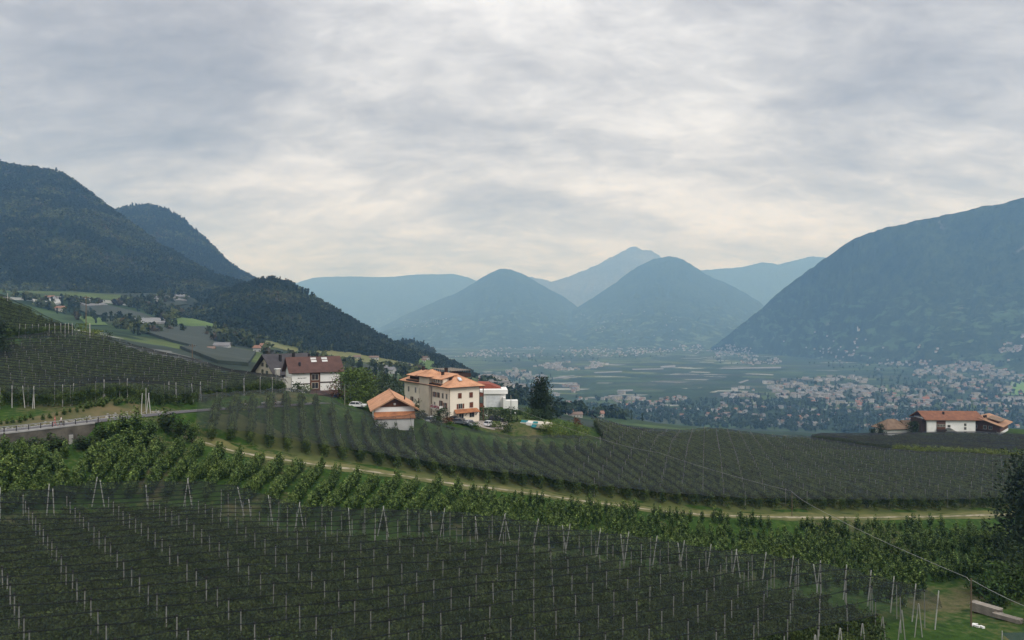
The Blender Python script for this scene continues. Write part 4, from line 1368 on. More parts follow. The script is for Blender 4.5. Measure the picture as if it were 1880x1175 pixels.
ww = MB()
k_ = list(range(0, WALL_N + 1, 2))
for a, b in zip(k_[:-1], k_[1:]):
    A, B = ROAD_D[a], ROAD_D[b]; n1, n2 = ROAD_N[a], ROAD_N[b]
    for (o0, o1, z0, z1, mi) in ((-0.35, 0.20, -4.6, -0.05, 0), (-0.50, 0.25, -0.05, 0.22, 1)):
        vs = []
        for P_, n_ in ((A, n1), (B, n2)):
            for o, z in ((o0, z0), (o1, z0), (o1, z1), (o0, z1)):
                vs.append((P_[0] + n_[0] * o, P_[1] + n_[1] * o, P_[2] + z))
        ww.add(vs, [(0, 1, 5, 4), (1, 2, 6, 5), (2, 3, 7, 6), (3, 0, 4, 7), (0, 3, 2, 1), (4, 5, 6, 7)], mi)
wall = empty('retaining_wall', tuple(ROAD_D[0]), 0, 'stained concrete retaining wall carrying the road at the left edge', 'wall')
def child_world(o, parent):
    o.parent = parent
    o.matrix_parent_inverse = Matrix.Translation(-Vector(parent.location))
    return o
child_world(MB.build(ww, 'wall_body', [M_CONC, M_KERB]), wall)
for px in (28, 133):
    i = int(np.argmin(np.abs(CX + ROAD_D[:, 0] / ROAD_D[:, 1] * F - px)))
    P_, n_ = ROAD_D[i], ROAD_N[i]
    bb = MB().box(-.35, .35, -.15, .15, -4.4, -1.6)
    child_world(bb.build('buttress', M_KERB, None, (P_[0] - n_[0] * .48, P_[1] - n_[1] * .48, P_[2]), (0, 0, math.atan2(-n_[0], n_[1]))), wall)
rail = empty('railing', tuple(ROAD_D[0]), 0, 'low steel railing along the road above the retaining wall', 'railing')
ends = int(np.argmin(np.abs(CX + ROAD_D[:, 0] / ROAD_D[:, 1] * F - 238)))
step = 2
L_ = np.r_[0, np.cumsum(np.linalg.norm(np.diff(ROAD_D[:, :2], axis=0), axis=1))]
pm = MB().box(-.06, .06, -.06, .06, 0.15, 1.15).mesh('post', M_DSTEEL)
for s in np.arange(0.5, L_[ends], 1.9):
    p = np.array([np.interp(s, L_, ROAD_D[:, c]) for c in range(3)])
    i = int(np.searchsorted(L_, s)); n_ = ROAD_N[min(i, len(ROAD_N) - 1)]
    o = link('post', pm, None, (p[0] - n_[0] * .1, p[1] - n_[1] * .1, p[2])); child_world(o, rail)
for z in (1.15, 0.72):
    pp_ = [tuple(np.r_[ROAD_D[i][:2] - ROAD_N[i] * .1, ROAD_D[i][2] + z]) for i in range(0, ends + 1, 3)]
    child_world(MB().path(pp_, 0.055 if z > 1 else 0.035, 5).build('rail', M_STEEL), rail)

# stones piled on the bank above the road
def stone_mesh(seed):
    rng = np.random.default_rng(seed)
    import bmesh
    bm = bmesh.new(); bmesh.ops.create_icosphere(bm, subdivisions=1, radius=0.5)
    for v in bm.verts: v.co = Vector(v.co) * rng.uniform(0.7, 1.2); v.co.z *= 0.7
    me = bpy.data.meshes.new('stone'); bm.to_mesh(me); bm.free(); me.materials.append(M_STONE)
    return me
stones = [stone_mesh(s) for s in (1, 2, 3, 4)]
source_set('stone_src', stones)
SP = []
for i in range(0, int(len(ROAD_C) * 0.40)):
    for q in range(5):
        n_ = ROAD_N[i]; o = 3.0 + abs(random.gauss(0, 0.75))
        x = ROAD_C[i][0] + n_[0] * o + random.uniform(-.6, .6); y = ROAD_C[i][1] + n_[1] * o
        SP.append((x, y, float(G(x, y)) + .1))
SP = np.array(SP)
scatter('rubble', 'stone_src', SP, RNG.uniform(0.2, 0.65, len(SP)), 'strip of loose pale stones along the bank above the road', widen=.3)
for px, py in ((464, 741), (470, 742), (477, 741), (486, 739), (490, 738), (509, 738), (512, 737), (519, 738), (540, 736), (544, 735), (548, 734)):
    i = int(np.argmin(np.abs(CX + ROAD_D[:, 0] / ROAD_D[:, 1] * F - px))); n_ = ROAD_N[i]
    x, y = ROAD_D[i][0] + n_[0] * 6.3, ROAD_D[i][1] + n_[1] * 6.3
    o = link('boulder', random.choice(stones), None, (x, y, float(G(x, y)) + .35), (0, 0, random.uniform(0, 6)))
    s = random.uniform(1.1, 1.9); o.scale = (s, s, s * .9)
    tag(o, 'pale boulder on the road edge below the grey and brown roofed houses', 'boulder', 'boulders edging the road')

# ------------------------------------------------------------------ building helpers
M_WHITE = mat('white_render', (0.82, 0.81, 0.78), (0.74, 0.73, 0.70), 0.6)
M_CREAM = mat('cream_render', (0.82, 0.735, 0.61), (0.76, 0.68, 0.55), 0.35, detail=5)
M_BEIGE = mat('beige_render', (0.60, 0.53, 0.42), (0.52, 0.46, 0.37), 0.4)
M_GREYW = mat('grey_render', (0.52, 0.49, 0.44), (0.44, 0.42, 0.38), 0.4)
M_WOOD = mat('brown_wood', (0.14, 0.060, 0.032), (0.075, 0.034, 0.02), 2.0, stretch=(1, 1, 6))
M_DWOOD = mat('dark_wood', (0.050, 0.028, 0.022), (0.03, 0.018, 0.014), 2.0)
M_SHUT = mat('shutter_wood', (0.17, 0.055, 0.030), (0.11, 0.036, 0.02), 2.0)
M_TIMB = mat('weathered_timber', (0.34, 0.30, 0.25), (0.20, 0.175, 0.145), 3.0, stretch=(1, 1, 4))
M_FRAME = mat('window_frame', (0.62, 0.58, 0.5), None, 1.0)
M_CHIM = mat('chimney_plaster', (0.55, 0.50, 0.44), (0.42, 0.38, 0.34), 1.0)
m, t, b, out = new_mat('window_glass')
b.inputs['Base Color'].default_value = (0.018, 0.022, 0.026, 1); b.inputs['Roughness'].default_value = 0.12; b.inputs['Specular IOR Level'].default_value = 0.5
M_GLASS = m


def tile_mat(name, c1, c2, c3, rows=2.6):
    m, t, b, out = new_mat(name)
    tc = t.add('ShaderNodeTexCoord').outputs['Object']
    n = t.noise(tc, 0.5, 5); n2 = t.noise(tc, 5.0, 2)
    col = t.ramp(t.math('ADD', t.math('MULTIPLY', n, 0.6), t.math('MULTIPLY', n2, 0.4)), [(0.36, c3), (0.5, c2), (0.63, c1)])
    t.l.new(col, b.inputs['Base Color']); b.inputs['Roughness'].default_value = 0.85; b.inputs['Specular IOR Level'].default_value = 0.2
    wv = t.add('ShaderNodeTexWave', wave_type='BANDS', bands_direction='Z'); wv.inputs['Scale'].default_value = rows
    t.l.new(tc, wv.inputs['Vector'])
    bn = t.add('ShaderNodeBump'); bn.inputs['Strength'].default_value = 0.4; bn.inputs['Distance'].default_value = 0.08
    t.l.new(wv.outputs[1], bn.inputs['Height']); t.l.new(bn.outputs[0], b.inputs['Normal'])
    return m


M_ORANGE = tile_mat('orange_tiles', (0.62, 0.335, 0.20), (0.52, 0.27, 0.155), (0.36, 0.18, 0.105))
M_BROWN = tile_mat('brown_tiles', (0.125, 0.070, 0.058), (0.102, 0.057, 0.048), (0.075, 0.043, 0.037))
M_SLATE = tile_mat('dark_grey_tiles', (0.075, 0.070, 0.074), (0.062, 0.058, 0.062), (0.048, 0.045, 0.05))
M_RUSTR = tile_mat('rust_tiles', (0.27, 0.125, 0.072), (0.21, 0.095, 0.056), (0.15, 0.068, 0.044))
M_CANOPY = tile_mat('canopy_tiles', (0.50, 0.22, 0.105), (0.40, 0.17, 0.08), (0.26, 0.11, 0.06))
M_TAN = tile_mat('tan_tiles', (0.42, 0.25, 0.15), (0.35, 0.20, 0.12), (0.25, 0.14, 0.09))
M_OLD = tile_mat('old_brown_tiles', (0.24, 0.17, 0.115), (0.19, 0.13, 0.09), (0.13, 0.09, 0.065))
M_REDR = tile_mat('red_tiles', (0.30, 0.085, 0.055), (0.25, 0.070, 0.046), (0.19, 0.055, 0.038))


def gable_slabs(x0, x1, y0, y1, ze, zr, axis='x', oh=0.8, ohg=0.8, th=0.22):
    """two thick roof slopes; ridge along axis. ze is the height where the roof meets the wall plane"""
    mb1, mb2 = MB(), MB()
    if axis == 'x':
        ym = (y0 + y1) / 2; sl = (zr - ze) / (ym - y0); e = ze - sl * oh
        mb1.slab([(x0 - ohg, y0 - oh, e), (x1 + ohg, y0 - oh, e), (x1 + ohg, ym, zr), (x0 - ohg, ym, zr)], th)
        mb2.slab([(x0 - ohg, ym, zr), (x1 + ohg, ym, zr), (x1 + ohg, y1 + oh, e), (x0 - ohg, y1 + oh, e)], th)
    else:
        xm = (x0 + x1) / 2; sl = (zr - ze) / (xm - x0); e = ze - sl * oh
        mb1.slab([(xm, y0 - ohg, zr), (xm, y1 + ohg, zr), (x0 - oh, y1 + ohg, e), (x0 - oh, y0 - ohg, e)], th)
        mb2.slab([(x1 + oh, y0 - ohg, e), (x1 + oh, y1 + ohg, e), (xm, y1 + ohg, zr), (xm, y0 - ohg, zr)], th)
    return mb1, mb2


def hip_roof(x0, x1, y0, y1, ze, zr, oh=1.0, th=0.25, mi=0, mi2=1):
    """hip roof over a rectangle, ridge along the longer side, with a dark underside"""
    x0 -= oh; x1 += oh; y0 -= oh; y1 += oh
    wx, wy = x1 - x0, y1 - y0
    if wx >= wy: r0, r1 = (x0 + wy / 2, (y0 + y1) / 2), (x1 - wy / 2, (y0 + y1) / 2)
    else: r0, r1 = ((x0 + x1) / 2, y0 + wx / 2), ((x0 + x1) / 2, y1 - wx / 2)
    A, B, C, D = (x0, y0, ze), (x1, y0, ze), (x1, y1, ze), (x0, y1, ze)
    p, q = (*r0, zr), (*r1, zr)
    mb = MB()
    fs = [[A, B, q, p], [B, C, q], [C, D, p, q], [D, A, p]] if wx >= wy else [[A, B, p], [B, C, q, p], [C, D, q], [D, A, p, q]]
    for f in fs: mb.add(f, [tuple(range(len(f)))], mi)
    mb.box(x0 + .02, x1 - .02, y0 + .02, y1 - .02, ze - th, ze - .004, mi2)
    # ridge and hip cappings
    for a, b_ in ((A, p), (D, p if wx >= wy else q), (B, q if wx >= wy else p), (C, q), (p, q)):
        mb.tube(a, b_, 0.11, 0.11, 5, mi)
    return mb


WIN_CACHE = {}
def window(parent, face, u, z, wd, ht, base=0.0, shutters=True, name='window', open_=True, mframe=None, closed=False):
    """face: front (plane y=base), left (plane x=base), right (plane x=base), back"""
    key = (round(wd, 2), round(ht, 2), shutters, closed)
    if key not in WIN_CACHE:
        fr = MB()
        f = 0.10
        fr.box(-wd / 2 - f, wd / 2 + f, -0.07, 0.02, -f, 0).box(-wd / 2 - f, wd / 2 + f, -0.07, 0.02, ht, ht + f)
        fr.box(-wd / 2 - f, -wd / 2, -0.07, 0.02, 0, ht).box(wd / 2, wd / 2 + f, -0.07, 0.02, 0, ht).box(-.035, .035, -0.055, 0.02, 0, ht)
        pn = MB().box(-wd / 2, wd / 2, -0.02, 0.01, 0, ht)
        sh = []
        if shutters:
            for s in (-1, 1):
                c = (s * (wd / 4 + .01)) if closed else s * (wd * .75 + f)
                y0 = -0.14 if closed else -0.13
                mb = MB().box(c - wd / 4 + .02, c + wd / 4 - .02, y0, y0 + .05, 0.0, ht)
                for k in range(5):
                    zz_ = ht * (k + .5) / 5
                    mb.box(c - wd / 4 + .06, c + wd / 4 - .06, y0 - .02, y0, zz_ - .03, zz_ + .03)
                sh.append(mb.mesh('shutter', M_SHUT))
        WIN_CACHE[key] = (fr.mesh('window', mframe or M_FRAME), pn.mesh('pane', M_GLASS), sh)
    fm, pm_, sh = WIN_CACHE[key]
    rz = {'front': 0, 'left': -math.pi / 2, 'right': math.pi / 2, 'back': math.pi}[face]
    loc = {'front': (u, base, z), 'left': (base, u, z), 'right': (base, u, z), 'back': (u, base, z)}[face]
    wn = link(name, fm, parent, loc, (0, 0, rz))
    link('pane', pm_, wn)
    for s in sh: link('shutter', s, wn)
    return wn


def local_frame(px, d, zbase, rot):
    x, y = pxy(px, d)
    return Vector((x, y, zbase)), rot


# ------------------------------------------------------------------ big cream guest house
HZ = ZC - 28.9
hotel = empty('guest_house', (-17.9, 195, HZ), R(35), 'large cream guest house with orange hip roofs, a stair tower and brown shutters', 'guest house')
wl = MB()
wl.box(0, 10.1, 0, 29, -3, 9.55)
wl.box(10.1, 13.4, 7, 20, -3, 9.55)
wl.build('wall', M_CREAM, hotel)
tw = MB().box(-1.1, 4.4, 10.6, 16.6, -3, 12.0)
tower = tw.build('stair_tower', M_BEIGE, hotel)
hip_roof(-1.1, 4.4, 10.6, 16.6, 12.0, 13.9, 0.9).build('roof', [M_ORANGE, M_DWOOD], tower)
rf = hip_roof(0, 10.1, 0, 29, 9.6, 12.9, 1.25).build('roof', [M_ORANGE, M_DWOOD], hotel)
# chimneys and skylight on the roof
for x, y, z0, z1, s in ((2.2, 3.2, 10.2, 11.9, .32), (2.6, 8.6, 11.2, 13.3, .36), (7.4, 15, 11.2, 13.9, .4), (4.5, 24.5, 12, 14, .36)):
    MB().box(x - s, x + s, y - s, y + s, z0, z1, 0).box(x - s - .12, x + s + .12, y - s - .12, y + s + .12, z1 + .004, z1 + .16, 1).build('chimney', [M_DWOOD, M_CAP], rf)
sk = MB(); sk.slab([(3.9, 1.0, 11.27), (4.9, 1.0, 11.27), (4.9, 2.3, 12.12), (3.9, 2.3, 12.12)], 0.1)
sk.build('skylight', mat('skylight_glass', (0.6, 0.65, 0.7), None, 1, rough=.1), rf)
# long dormers cut into the left slope
for y0, y1, z0 in ((4.0, 10.2, 9.75), (18.5, 25.5, 9.75)):
    dm = MB().box(0.15, 4.8, y0, y1, z0, z0 + 1.9).build('dormer', M_DWOOD if y0 > 10 else M_CREAM, hotel)
    r_ = MB(); r_.slab([(-0.9, y0 - .5, z0 + 1.9), (-0.9, y1 + .5, z0 + 1.9), (5.0, y1 + .5, z0 + 3.3), (5.0, y0 - .5, z0 + 3.3)], 0.2)
    r_.build('dormer_roof', M_ORANGE, dm)
    mb = MB().box(-0.95, 0.1, y0 - .5, y1 + .5, z0 - .25, z0 + .45); mb.build('balcony', M_DWOOD, dm)
for y in (5.0, 6.5, 8.0, 9.3): window(hotel, 'left', y, 10.35, .7, 1.1, 0.15, False)
# left face windows
for y in (1.6, 3.9, 6.6, 8.9): window(hotel, 'left', y, 6.1, .85, 1.45, 0.0, y > 5)
for y in (2.4, 4.9): window(hotel, 'left', y, 3.2, .95, 1.7 if y < 4 else 2.1, 0.0)
window(hotel, 'left', 8.8, 3.3, .7, 1.2, 0.0, False)
for y in (18.4, 21.2, 26.0): window(hotel, 'left', y, 6.3, .8, 1.5, 0.0, False)
for y in (18.2, 23.6): window(hotel, 'left', y, 3.4, .9, 1.4, 0.0, True)
window(hotel, 'left', 20.5, 0.6, 1.2, 1.9, 0.0, True)
window(hotel, 'left', 1.4, 0.5, .8, 1.6, 0.0, False)
# white balcony with red flowers over the entrance
bal = MB().box(-1.3, 0, 3.6, 8.9, 2.75, 2.95).box(-1.3, -1.22, 3.6, 8.9, 2.96, 3.9).box(-1.215, -0.004, 3.6, 3.68, 2.96, 3.9).box(-1.215, -0.004, 8.82, 8.9, 2.96, 3.9).build('balcony', M_WHITE, hotel)
fl = MB()
rng = np.random.default_rng(5)
Cc = np.stack([np.full(150, -1.42) + rng.normal(size=150) * .1, rng.uniform(3.7, 8.8, 150), 3.55 + rng.normal(size=150) * .22], 1)
Vq, Fq = leaf_quads(Cc, .17, rng)
link('geraniums', np_mesh('geraniums', Vq, Fq, mat('red_flowers', (0.42, 0.03, 0.08), (0.20, 0.05, 0.06), 4)), bal)
dr = MB().box(-.06, .02, 5.2, 7.0, 0, 2.3).build('door', M_DWOOD, hotel)
MB().box(-.12, -.06, 6.75, 6.85, 1.0, 1.2).build('handle', M_STEEL, dr)
pch = MB().box(-3.6, 0, 16.9, 20.6, 2.5, 2.75).box(-3.5, -3.3, 17.0, 17.2, -1, 2.5).box(-3.5, -3.3, 20.3, 20.5, -1, 2.5).build('porch', M_BEIGE, hotel)
# right (front) face
for x in (3.4, 7.2): window(hotel, 'front', x, 6.25, 1.15, 1.5, 0.0, True, closed=True)
window(hotel, 'front', 3.6, 3.25, 1.15, 1.4, 0.0, True)
window(hotel, 'front', 7.3, 3.35, 1.15, 1.5, 0.0, True, closed=True)
aw = MB(); aw.slab([(1.2, -1.5, 2.15), (9.6, -1.5, 2.15), (9.2, 0, 3.1), (1.6, 0, 3.1)], 0.16)
awn = aw.build('canopy_roof', M_CANOPY, hotel)
MB().box(1.2, 9.6, -1.45, -1.3, 1.95, 2.1).tube((2.2, -1.3, 2.0), (2.2, -.05, 1.1), .08).tube((5.2, -1.3, 2.0), (5.2, -.05, 1.1), .08).tube((8.8, -1.3, 2.0), (8.8, -.05, 1.1), .08).build('bracket', M_DWOOD, awn)
for x, w_ in ((3.9, 1.5), (7.5, 1.5)):
    window(hotel, 'front', x, 0.1 if x < 5 else 0.5, w_, 1.9 if x < 5 else 1.5, 0.0, False)
# drainpipes
for (x, y) in ((-0.07, 10.5), (0.0, -0.08), (10.1, -.08)): MB().tube((x, y, -1), (x, y, 9.3), .06).build('drainpipe', M_DWOOD, hotel)
# wooden balconies on the right flank
for z in (3.0, 6.2):
    bb_ = MB().box(10.1, 12.0, 0.6, 6.4, z, z + .18).build('balcony', M_WOOD, hotel)
    for k in range(12): MB().box(11.9, 11.98, 0.7 + k * .48, 1.05 + k * .48, z + .2, z + 1.1).build('balcony_board', M_SHUT, bb_)
    MB().box(10.2, 11.98, 0.6, .68, z + .2, z + 1.1).build('balcony_board', M_SHUT, bb_)
for y in (0.7, 6.3): MB().box(11.8, 12.0, y - .1, y + .1, -1, 9.3).build('balcony_post', M_WOOD, hotel)
# roof terrace behind with pergola and pale parasols
ter = MB().box(7.0, 14.6, 12, 24, 11.0, 11.35).build('roof_terrace', M_DWOOD, hotel)
for y in np.arange(12.3, 24, 1.45):
    for x in (8.0, 14.2): MB().box(x - .07, x + .07, y - .07, y + .07, 11.35, 13.2).build('pergola_post', M_DWOOD, ter)
    MB().box(7.6, 14.5, y - .1, y + .1, 13.205, 13.35).build('pergola_beam', M_TIMB, ter)
MB().box(7.4, 14.6, 12.0, 12.1, 11.4, 12.3).box(14.5, 14.6, 12.15, 24, 11.4, 12.3).build('parapet', M_DWOOD, ter)

# ------------------------------------------------------------------ small house with orange gable roof
sx, sy = pxy(724.5, 175.5)
sh_ = empty('small_house', (sx, sy, ZC - 26.6), R(14.3), 'small white outbuilding with a broad orange gable roof in front of the guest house', 'house')
MB().box(-5.0, 5.0, 0, 18, -2.5, 4.0).prism([(-5.0, 4.01), (5.0, 4.01), (0, 6.1)], 'y', .05, 17.9).build('wall', M_WHITE, sh_)
MB().prism([(-4.9, 4.25), (4.9, 4.25), (0, 6.3)], 'y', -.12, -.02).build('gable_boards', M_WOOD, sh_)
a_, b_ = gable_slabs(-5.0, 5.0, 0, 18, 4.2, 6.95, 'y', 1.25, 1.5, .25)
ra = a_.build('roof', M_ORANGE, sh_); b_.build('roof', M_ORANGE, sh_)
MB().tube((0, -1.55, 6.98), (0, 19.5, 6.98), .14).build('ridge_tiles', M_ORANGE, ra)
MB().tube((2.9, 4.0, 5.6), (2.9, 4.0, 6.8), .16).build('chimney_pipe', M_CAP, ra)
for s in (-1, 1):
    mb = MB(); mb.slab([(0, -1.56, 6.97), (0, -1.44, 6.97), (s * 6.25, -1.44, 3.55), (s * 6.25, -1.56, 3.55)], .34); mb.build('bargeboard', M_TAN, ra)
lw = MB(); lw.slab([(-5.3, -2.6, 1.55), (5.1, -2.6, 1.55), (5.1, 0, 3.0), (-5.3, 0, 3.0)], .2); lw.build('lean_to_roof', M_CANOPY, sh_)
MB().box(-4.9, 4.7, -2.2, -0.004, -2.5, 1.5).build('lean_to', M_WHITE, sh_)
MB().tube((-.25, -.14, 4.9), (.25, -.14, 4.9), .3, .3, 8).build('gable_ornament', M_GREYW, sh_)

# ------------------------------------------------------------------ house with brown roof
bz = ZC - 24.2
bh = empty('chalet_house', (-66.9, 205, bz), R(30), 'white house with dark brown tiled gable roof and skylights near the road', 'house')
E_ = 8.75
MB().box(0.8, 15.6, 0.9, 9.6, -2, E_).prism([(0.9, E_ + .01), (9.6, E_ + .01), (5.25, 12.2)], 'x', .9, 15.5).build('wall', M_WHITE, bh)
a_, b_ = gable_slabs(0.8, 15.6, 0.9, 9.6, E_ + .35, 12.75, 'x', 1.15, 1.1, .22)
r1 = a_.build('roof', M_BROWN, bh); b_.build('roof', M_BROWN, bh)
sl = (12.75 - E_ - .35) / 4.35
for x in (7.2, 10.6):
    for k in range(2):
        y = 3.3 + k * .9; z = E_ + .35 + sl * (y - .9) + .06
        mb = MB(); mb.slab([(x, y, z), (x + 1.7, y, z), (x + 1.7, y + .62, z + sl * .62), (x, y + .62, z + sl * .62)], .1)
        mb.build('skylight', mat('skylight_blind', (0.62, 0.62, 0.6), None, 1) if x == 7.2 and k == 0 else bpy.data.materials['skylight_blind'], r1)
for x, y, h_ in ((3.4, 2.3, 1.0), (9.6, 5.4, 1.1), (7.0, 5.7, 1.0)): MB().box(x - .28, x + .28, y - .28, y + .28, 9.6, E_ + .35 + sl * (min(y, 5.2) - .9) + h_).build('chimney', M_CAP, r1)
MB().box(6.2, 9.3, 0.78, 0.896, 1.5, E_ - .2).build('stair_window_panel', M_WOOD, bh)
for z in (5.8, 3.2): window(bh, 'front', 7.7, z, 1.9, 1.7, 0.775, False)
MB().box(0.9, 6.2, .72, .896, 4.55, 4.85).build('balcony_ledge', M_DWOOD, bh); MB().box(9.32, 14.2, .72, .896, 4.8, 5.1).build('balcony_ledge', M_DWOOD, bh)
for z in (0.7, 5.2): window(bh, 'left', 3.6, z, 1.2, 1.3, 0.8, True); window(bh, 'left', 7.2, z, 1.2, 1.3, 0.8, True)
lt = MB(); lt.slab([(5.0, -2.2, 1.4), (17.6, -2.2, 1.4), (17.6, .9, 2.4), (5.0, .9, 2.4)], .3); lt.build('porch_roof', M_BROWN, bh)
MB().box(5.1, 17.5, -2.1, -1.9, .2, 1.1).build('porch_rail', M_BROWN, bh)
for x in (13.4, 17.3): MB().box(x - .35, x + .35, -1.9, -1.2, -2.5, 1.05).build('porch_pillar', M_WHITE, bh)
MB().box(-2.6, .7, 1.2, 1.6, 2.2, 6.8).build('chimney_wall', M_GREYW, bh)
# flat house lettering: an illegible dark line of script under the eave
lt_ = MB()
x0 = 2.6
for k, w_ in enumerate((.22, .2, .16, .22, .12, .2, .22, .16, .2)):
    lt_.box(x0, x0 + w_, .872, .898, 6.3 + (k % 3) * .05, 6.62 - (k % 2) * .08); x0 += w_ + .1
lt_.build('lettering', M_CAP, bh)

# ------------------------------------------------------------------ house with grey roof behind it
gh = empty('grey_roof_house', (-75.7, 217, ZC - 24.0), R(45), 'wide house with steep dark grey roof and beige gable behind the brown roofed house', 'house')
MB().box(1.0, 15, 0.8, 15.8, -3, 7.0).prism([(0.8, 7.01), (15.8, 7.01), (8.3, 12.0)], 'x', 1.0, 15).build('wall', M_BEIGE, gh)
a_, b_ = gable_slabs(1.0, 15, 0.8, 15.8, 7.3, 12.75, 'x', 1.3, 1.4, .25)
r2 = a_.build('roof', M_SLATE, gh); b_.build('roof', M_SLATE, gh)
MB().box(4.2, 4.9, 5.0, 5.7, 10, 12.6).build('chimney', M_CAP, r2)
MB().box(9.5, 10.2, 6.2, 6.9, 11, 13.0).build('chimney', M_CAP, r2)
for z, ww_ in ((8.6, 1.6), (6.4, 1.6), (4.2, 1.6)): window(gh, 'left', 10.6, z, ww_, 1.3, 1.0, False); window(gh, 'left', 7.4, z - .2, ww_, 1.2, 1.0, False)
ch = MB().box(-.6, .6, -2.6, -1.5, -3, 8.4, 0).box(-.8, .8, -2.8, -1.3, 8.405, 8.65, 1).build('outer_chimney', [M_GREYW, M_WHITE], gh)
MB().box(3.0, 14.5, -0.6, 0.795, 3.0, 6.2).build('loggia', M_DWOOD, gh)

# ------------------------------------------------------------------ modern white building on the right of the guest house
wx, wy = pxy(888, 235)
mz_ = ZC - 31.5
mw = empty('white_building', (wx, wy, mz_), R(4), 'modern white building with flat roofs and a red roof behind the guest house', 'building')
MB().box(0, 7.6, 0, 9, -3, 6.0).box(-1.5, 8.3, -.7, 9.6, 6.005, 7.4).build('wall', M_WHITE, mw)
MB().box(6.6, 11.6, -3.2, 0, -3, 4.0).box(6.6, 7.4, -3.25, 3, 4.005, 4.9).build('side_wing', M_WHITE, mw)
MB().box(0.9, 5.6, -.10, -.004, 0.2, 5.4).build('garage_door', mat('pale_door', (0.70, 0.72, 0.74), None, 1), mw)
MB().box(5.62, 5.76, -.12, -.004, 0, 5.8).build('drainpipe', M_GREYW, mw)
MB().prism([(-1.8, 7.4), (-1.8, 9.2), (2.2, 9.0), (6.4, 7.41)], 'y', 4, 14).build('red_roof', M_REDR, mw)

# ------------------------------------------------------------------ long chalet hotel on the right
cz = ZC - 56.2
cx0, cy0 = pxy(1693, 330)
lc = empty('long_chalet', (cx0, cy0, cz), R(-3), 'long white chalet with rust brown roof and a wooden gable wing on the right', 'chalet')
MB().box(2.4, 25, 0, 12, -2, 8.2).build('wall', M_WHITE, lc)
a_, b_ = gable_slabs(2.4, 27.5, 0, 12, 8.6, 11.5, 'x', 1.3, 1.6, .3)
r3 = a_.build('roof', M_RUSTR, lc); b_.build('roof', M_RUSTR, lc)
MB().box(11.5, 12.2, 3, 3.7, 9.8, 11.4).build('chimney', M_CAP, r3)
MB().box(0.3, 2.395, 1.0, 11, -2, 7.8).build('wood_bay', M_DWOOD, lc)
MB().box(6.8, 10.9, -.25, -.004, 1.0, 7.4).build('balcony_recess', M_WOOD, lc)
MB().box(6.6, 11.1, -.9, -.255, 2.6, 3.4).build('balcony', M_DWOOD, lc)
for x in (7.5, 8.9, 10.2): window(lc, 'front', x, 4.6, .9, 1.1, -.25, False)
window(lc, 'front', 12.6, 4.3, 1.2, 1.1, 0, False)
for z in (1.0, 3.2, 5.0): window(lc, 'front', 20.2, z, 1.0, 1.2, 0, False)
st_ = MB(); st_.slab([(11.2, -1.2, 3.9), (13, -1.2, 3.9), (18.2, -1.2, .4), (18.2, -.004, .4), (13, -.004, 3.9), (11.2, -.004, 3.9)], .9); st_.build('outer_stair', M_WHITE, lc)
MB().box(-4, 22, -2.4, -2.1, -2, .9).build('terrace_wall', M_WHITE, lc)
# gable wing, turned half left
wg = MB().box(-8.3, 8.3, 0, 20, -3, 2.6, 0).box(-8.2, 8.2, 0.1, 20, 2.604, 5.9, 1).prism([(-8.2, 5.91), (8.2, 5.91), (0, 8.5)], 'y', .1, 19.9, 1)
wing = wg.build('gable_wing', [M_WHITE, M_WOOD], lc, (27.7, 1.4, 0), (0, 0, R(-42)))
a_, b_ = gable_slabs(-8.2, 8.2, 0, 20, 6.15, 9.0, 'y', 1.7, 2.2, .3)
a_.build('roof', M_TAN, wing); rr_ = b_.build('roof', M_TAN, wing)
MB().box(-8.0, 7.0, -1.4, -.004, 2.4, 3.4).build('balcony', M_DWOOD, wing)
for x in (-5.5, -3.0, -1.6, 2.2, 4.4): window(wing, 'front', x, 3.7, 1.2, 1.5, .1, False)
for x in (-4.5, -0.5, 1.4, 4): window(wing, 'front', x, 0.1, 1.3, 1.8, 0, False)
for x, y in ((1.2, 4), (1.4, 6.4)): MB().box(x - .4, x + .4, y - .4, y + .4, 7.6, 9.7).build('chimney', M_DWOOD, rr_)
MB().box(3.6, 7.0, 3, 13, 6.2, 7.9).build('dormer', M_WOOD, rr_)
mb = MB(); mb.slab([(2.6, 2.2, 8.9), (8.2, 2.2, 7.6), (8.2, 13.8, 7.6), (2.6, 13.8, 8.9)], .25); mb.build('dormer_roof', M_OLD, rr_)
# older farm roofs on its left
fx0, fy0 = pxy(1628, 335)
fh = empty('farm_house', (fx0, fy0, ZC - 56.5), R(12), 'old farm house with weathered brown roofs left of the long chalet', 'farm house')
MB().box(1, 13, 1, 9, -3, 2.6).build('wall', M_WHITE, fh)
hip_roof(0.5, 13.2, 0.6, 9.4, 2.6, 6.9, 1.0).build('roof', [M_OLD, M_DWOOD], fh)
MB().box(13.3, 17.5, 2, 9, -3, 3.0).build('annex', M_WHITE, fh)
mb = MB(); mb.slab([(12.8, 1.2, 3.0), (18.2, 1.2, 3.0), (18.2, 5.5, 6.0), (12.8, 5.5, 6.0)], .25); mb.slab([(12.8, 5.5, 6.0), (18.2, 5.5, 6.0), (18.2, 9.8, 3.0), (12.8, 9.8, 3.0)], .25)
mb.build('annex_roof', M_OLD, fh)
# ------------------------------------------------------------------ garden and trees round the houses
def on_ground(px, d):
    x, y = pxy(px, d)
    return (x, y, float(G(x, y)))


def leafy(seed, n, size, h, r, z0, shape, mats, clumps=40):
    rng = np.random.default_rng(seed)
    P = crown_points(n, h, r, rng, z0, shape, clumps)
    V, Fq = leaf_quads(P, size, rng, 0.4)
    return np_mesh('crown', V, Fq, mats)


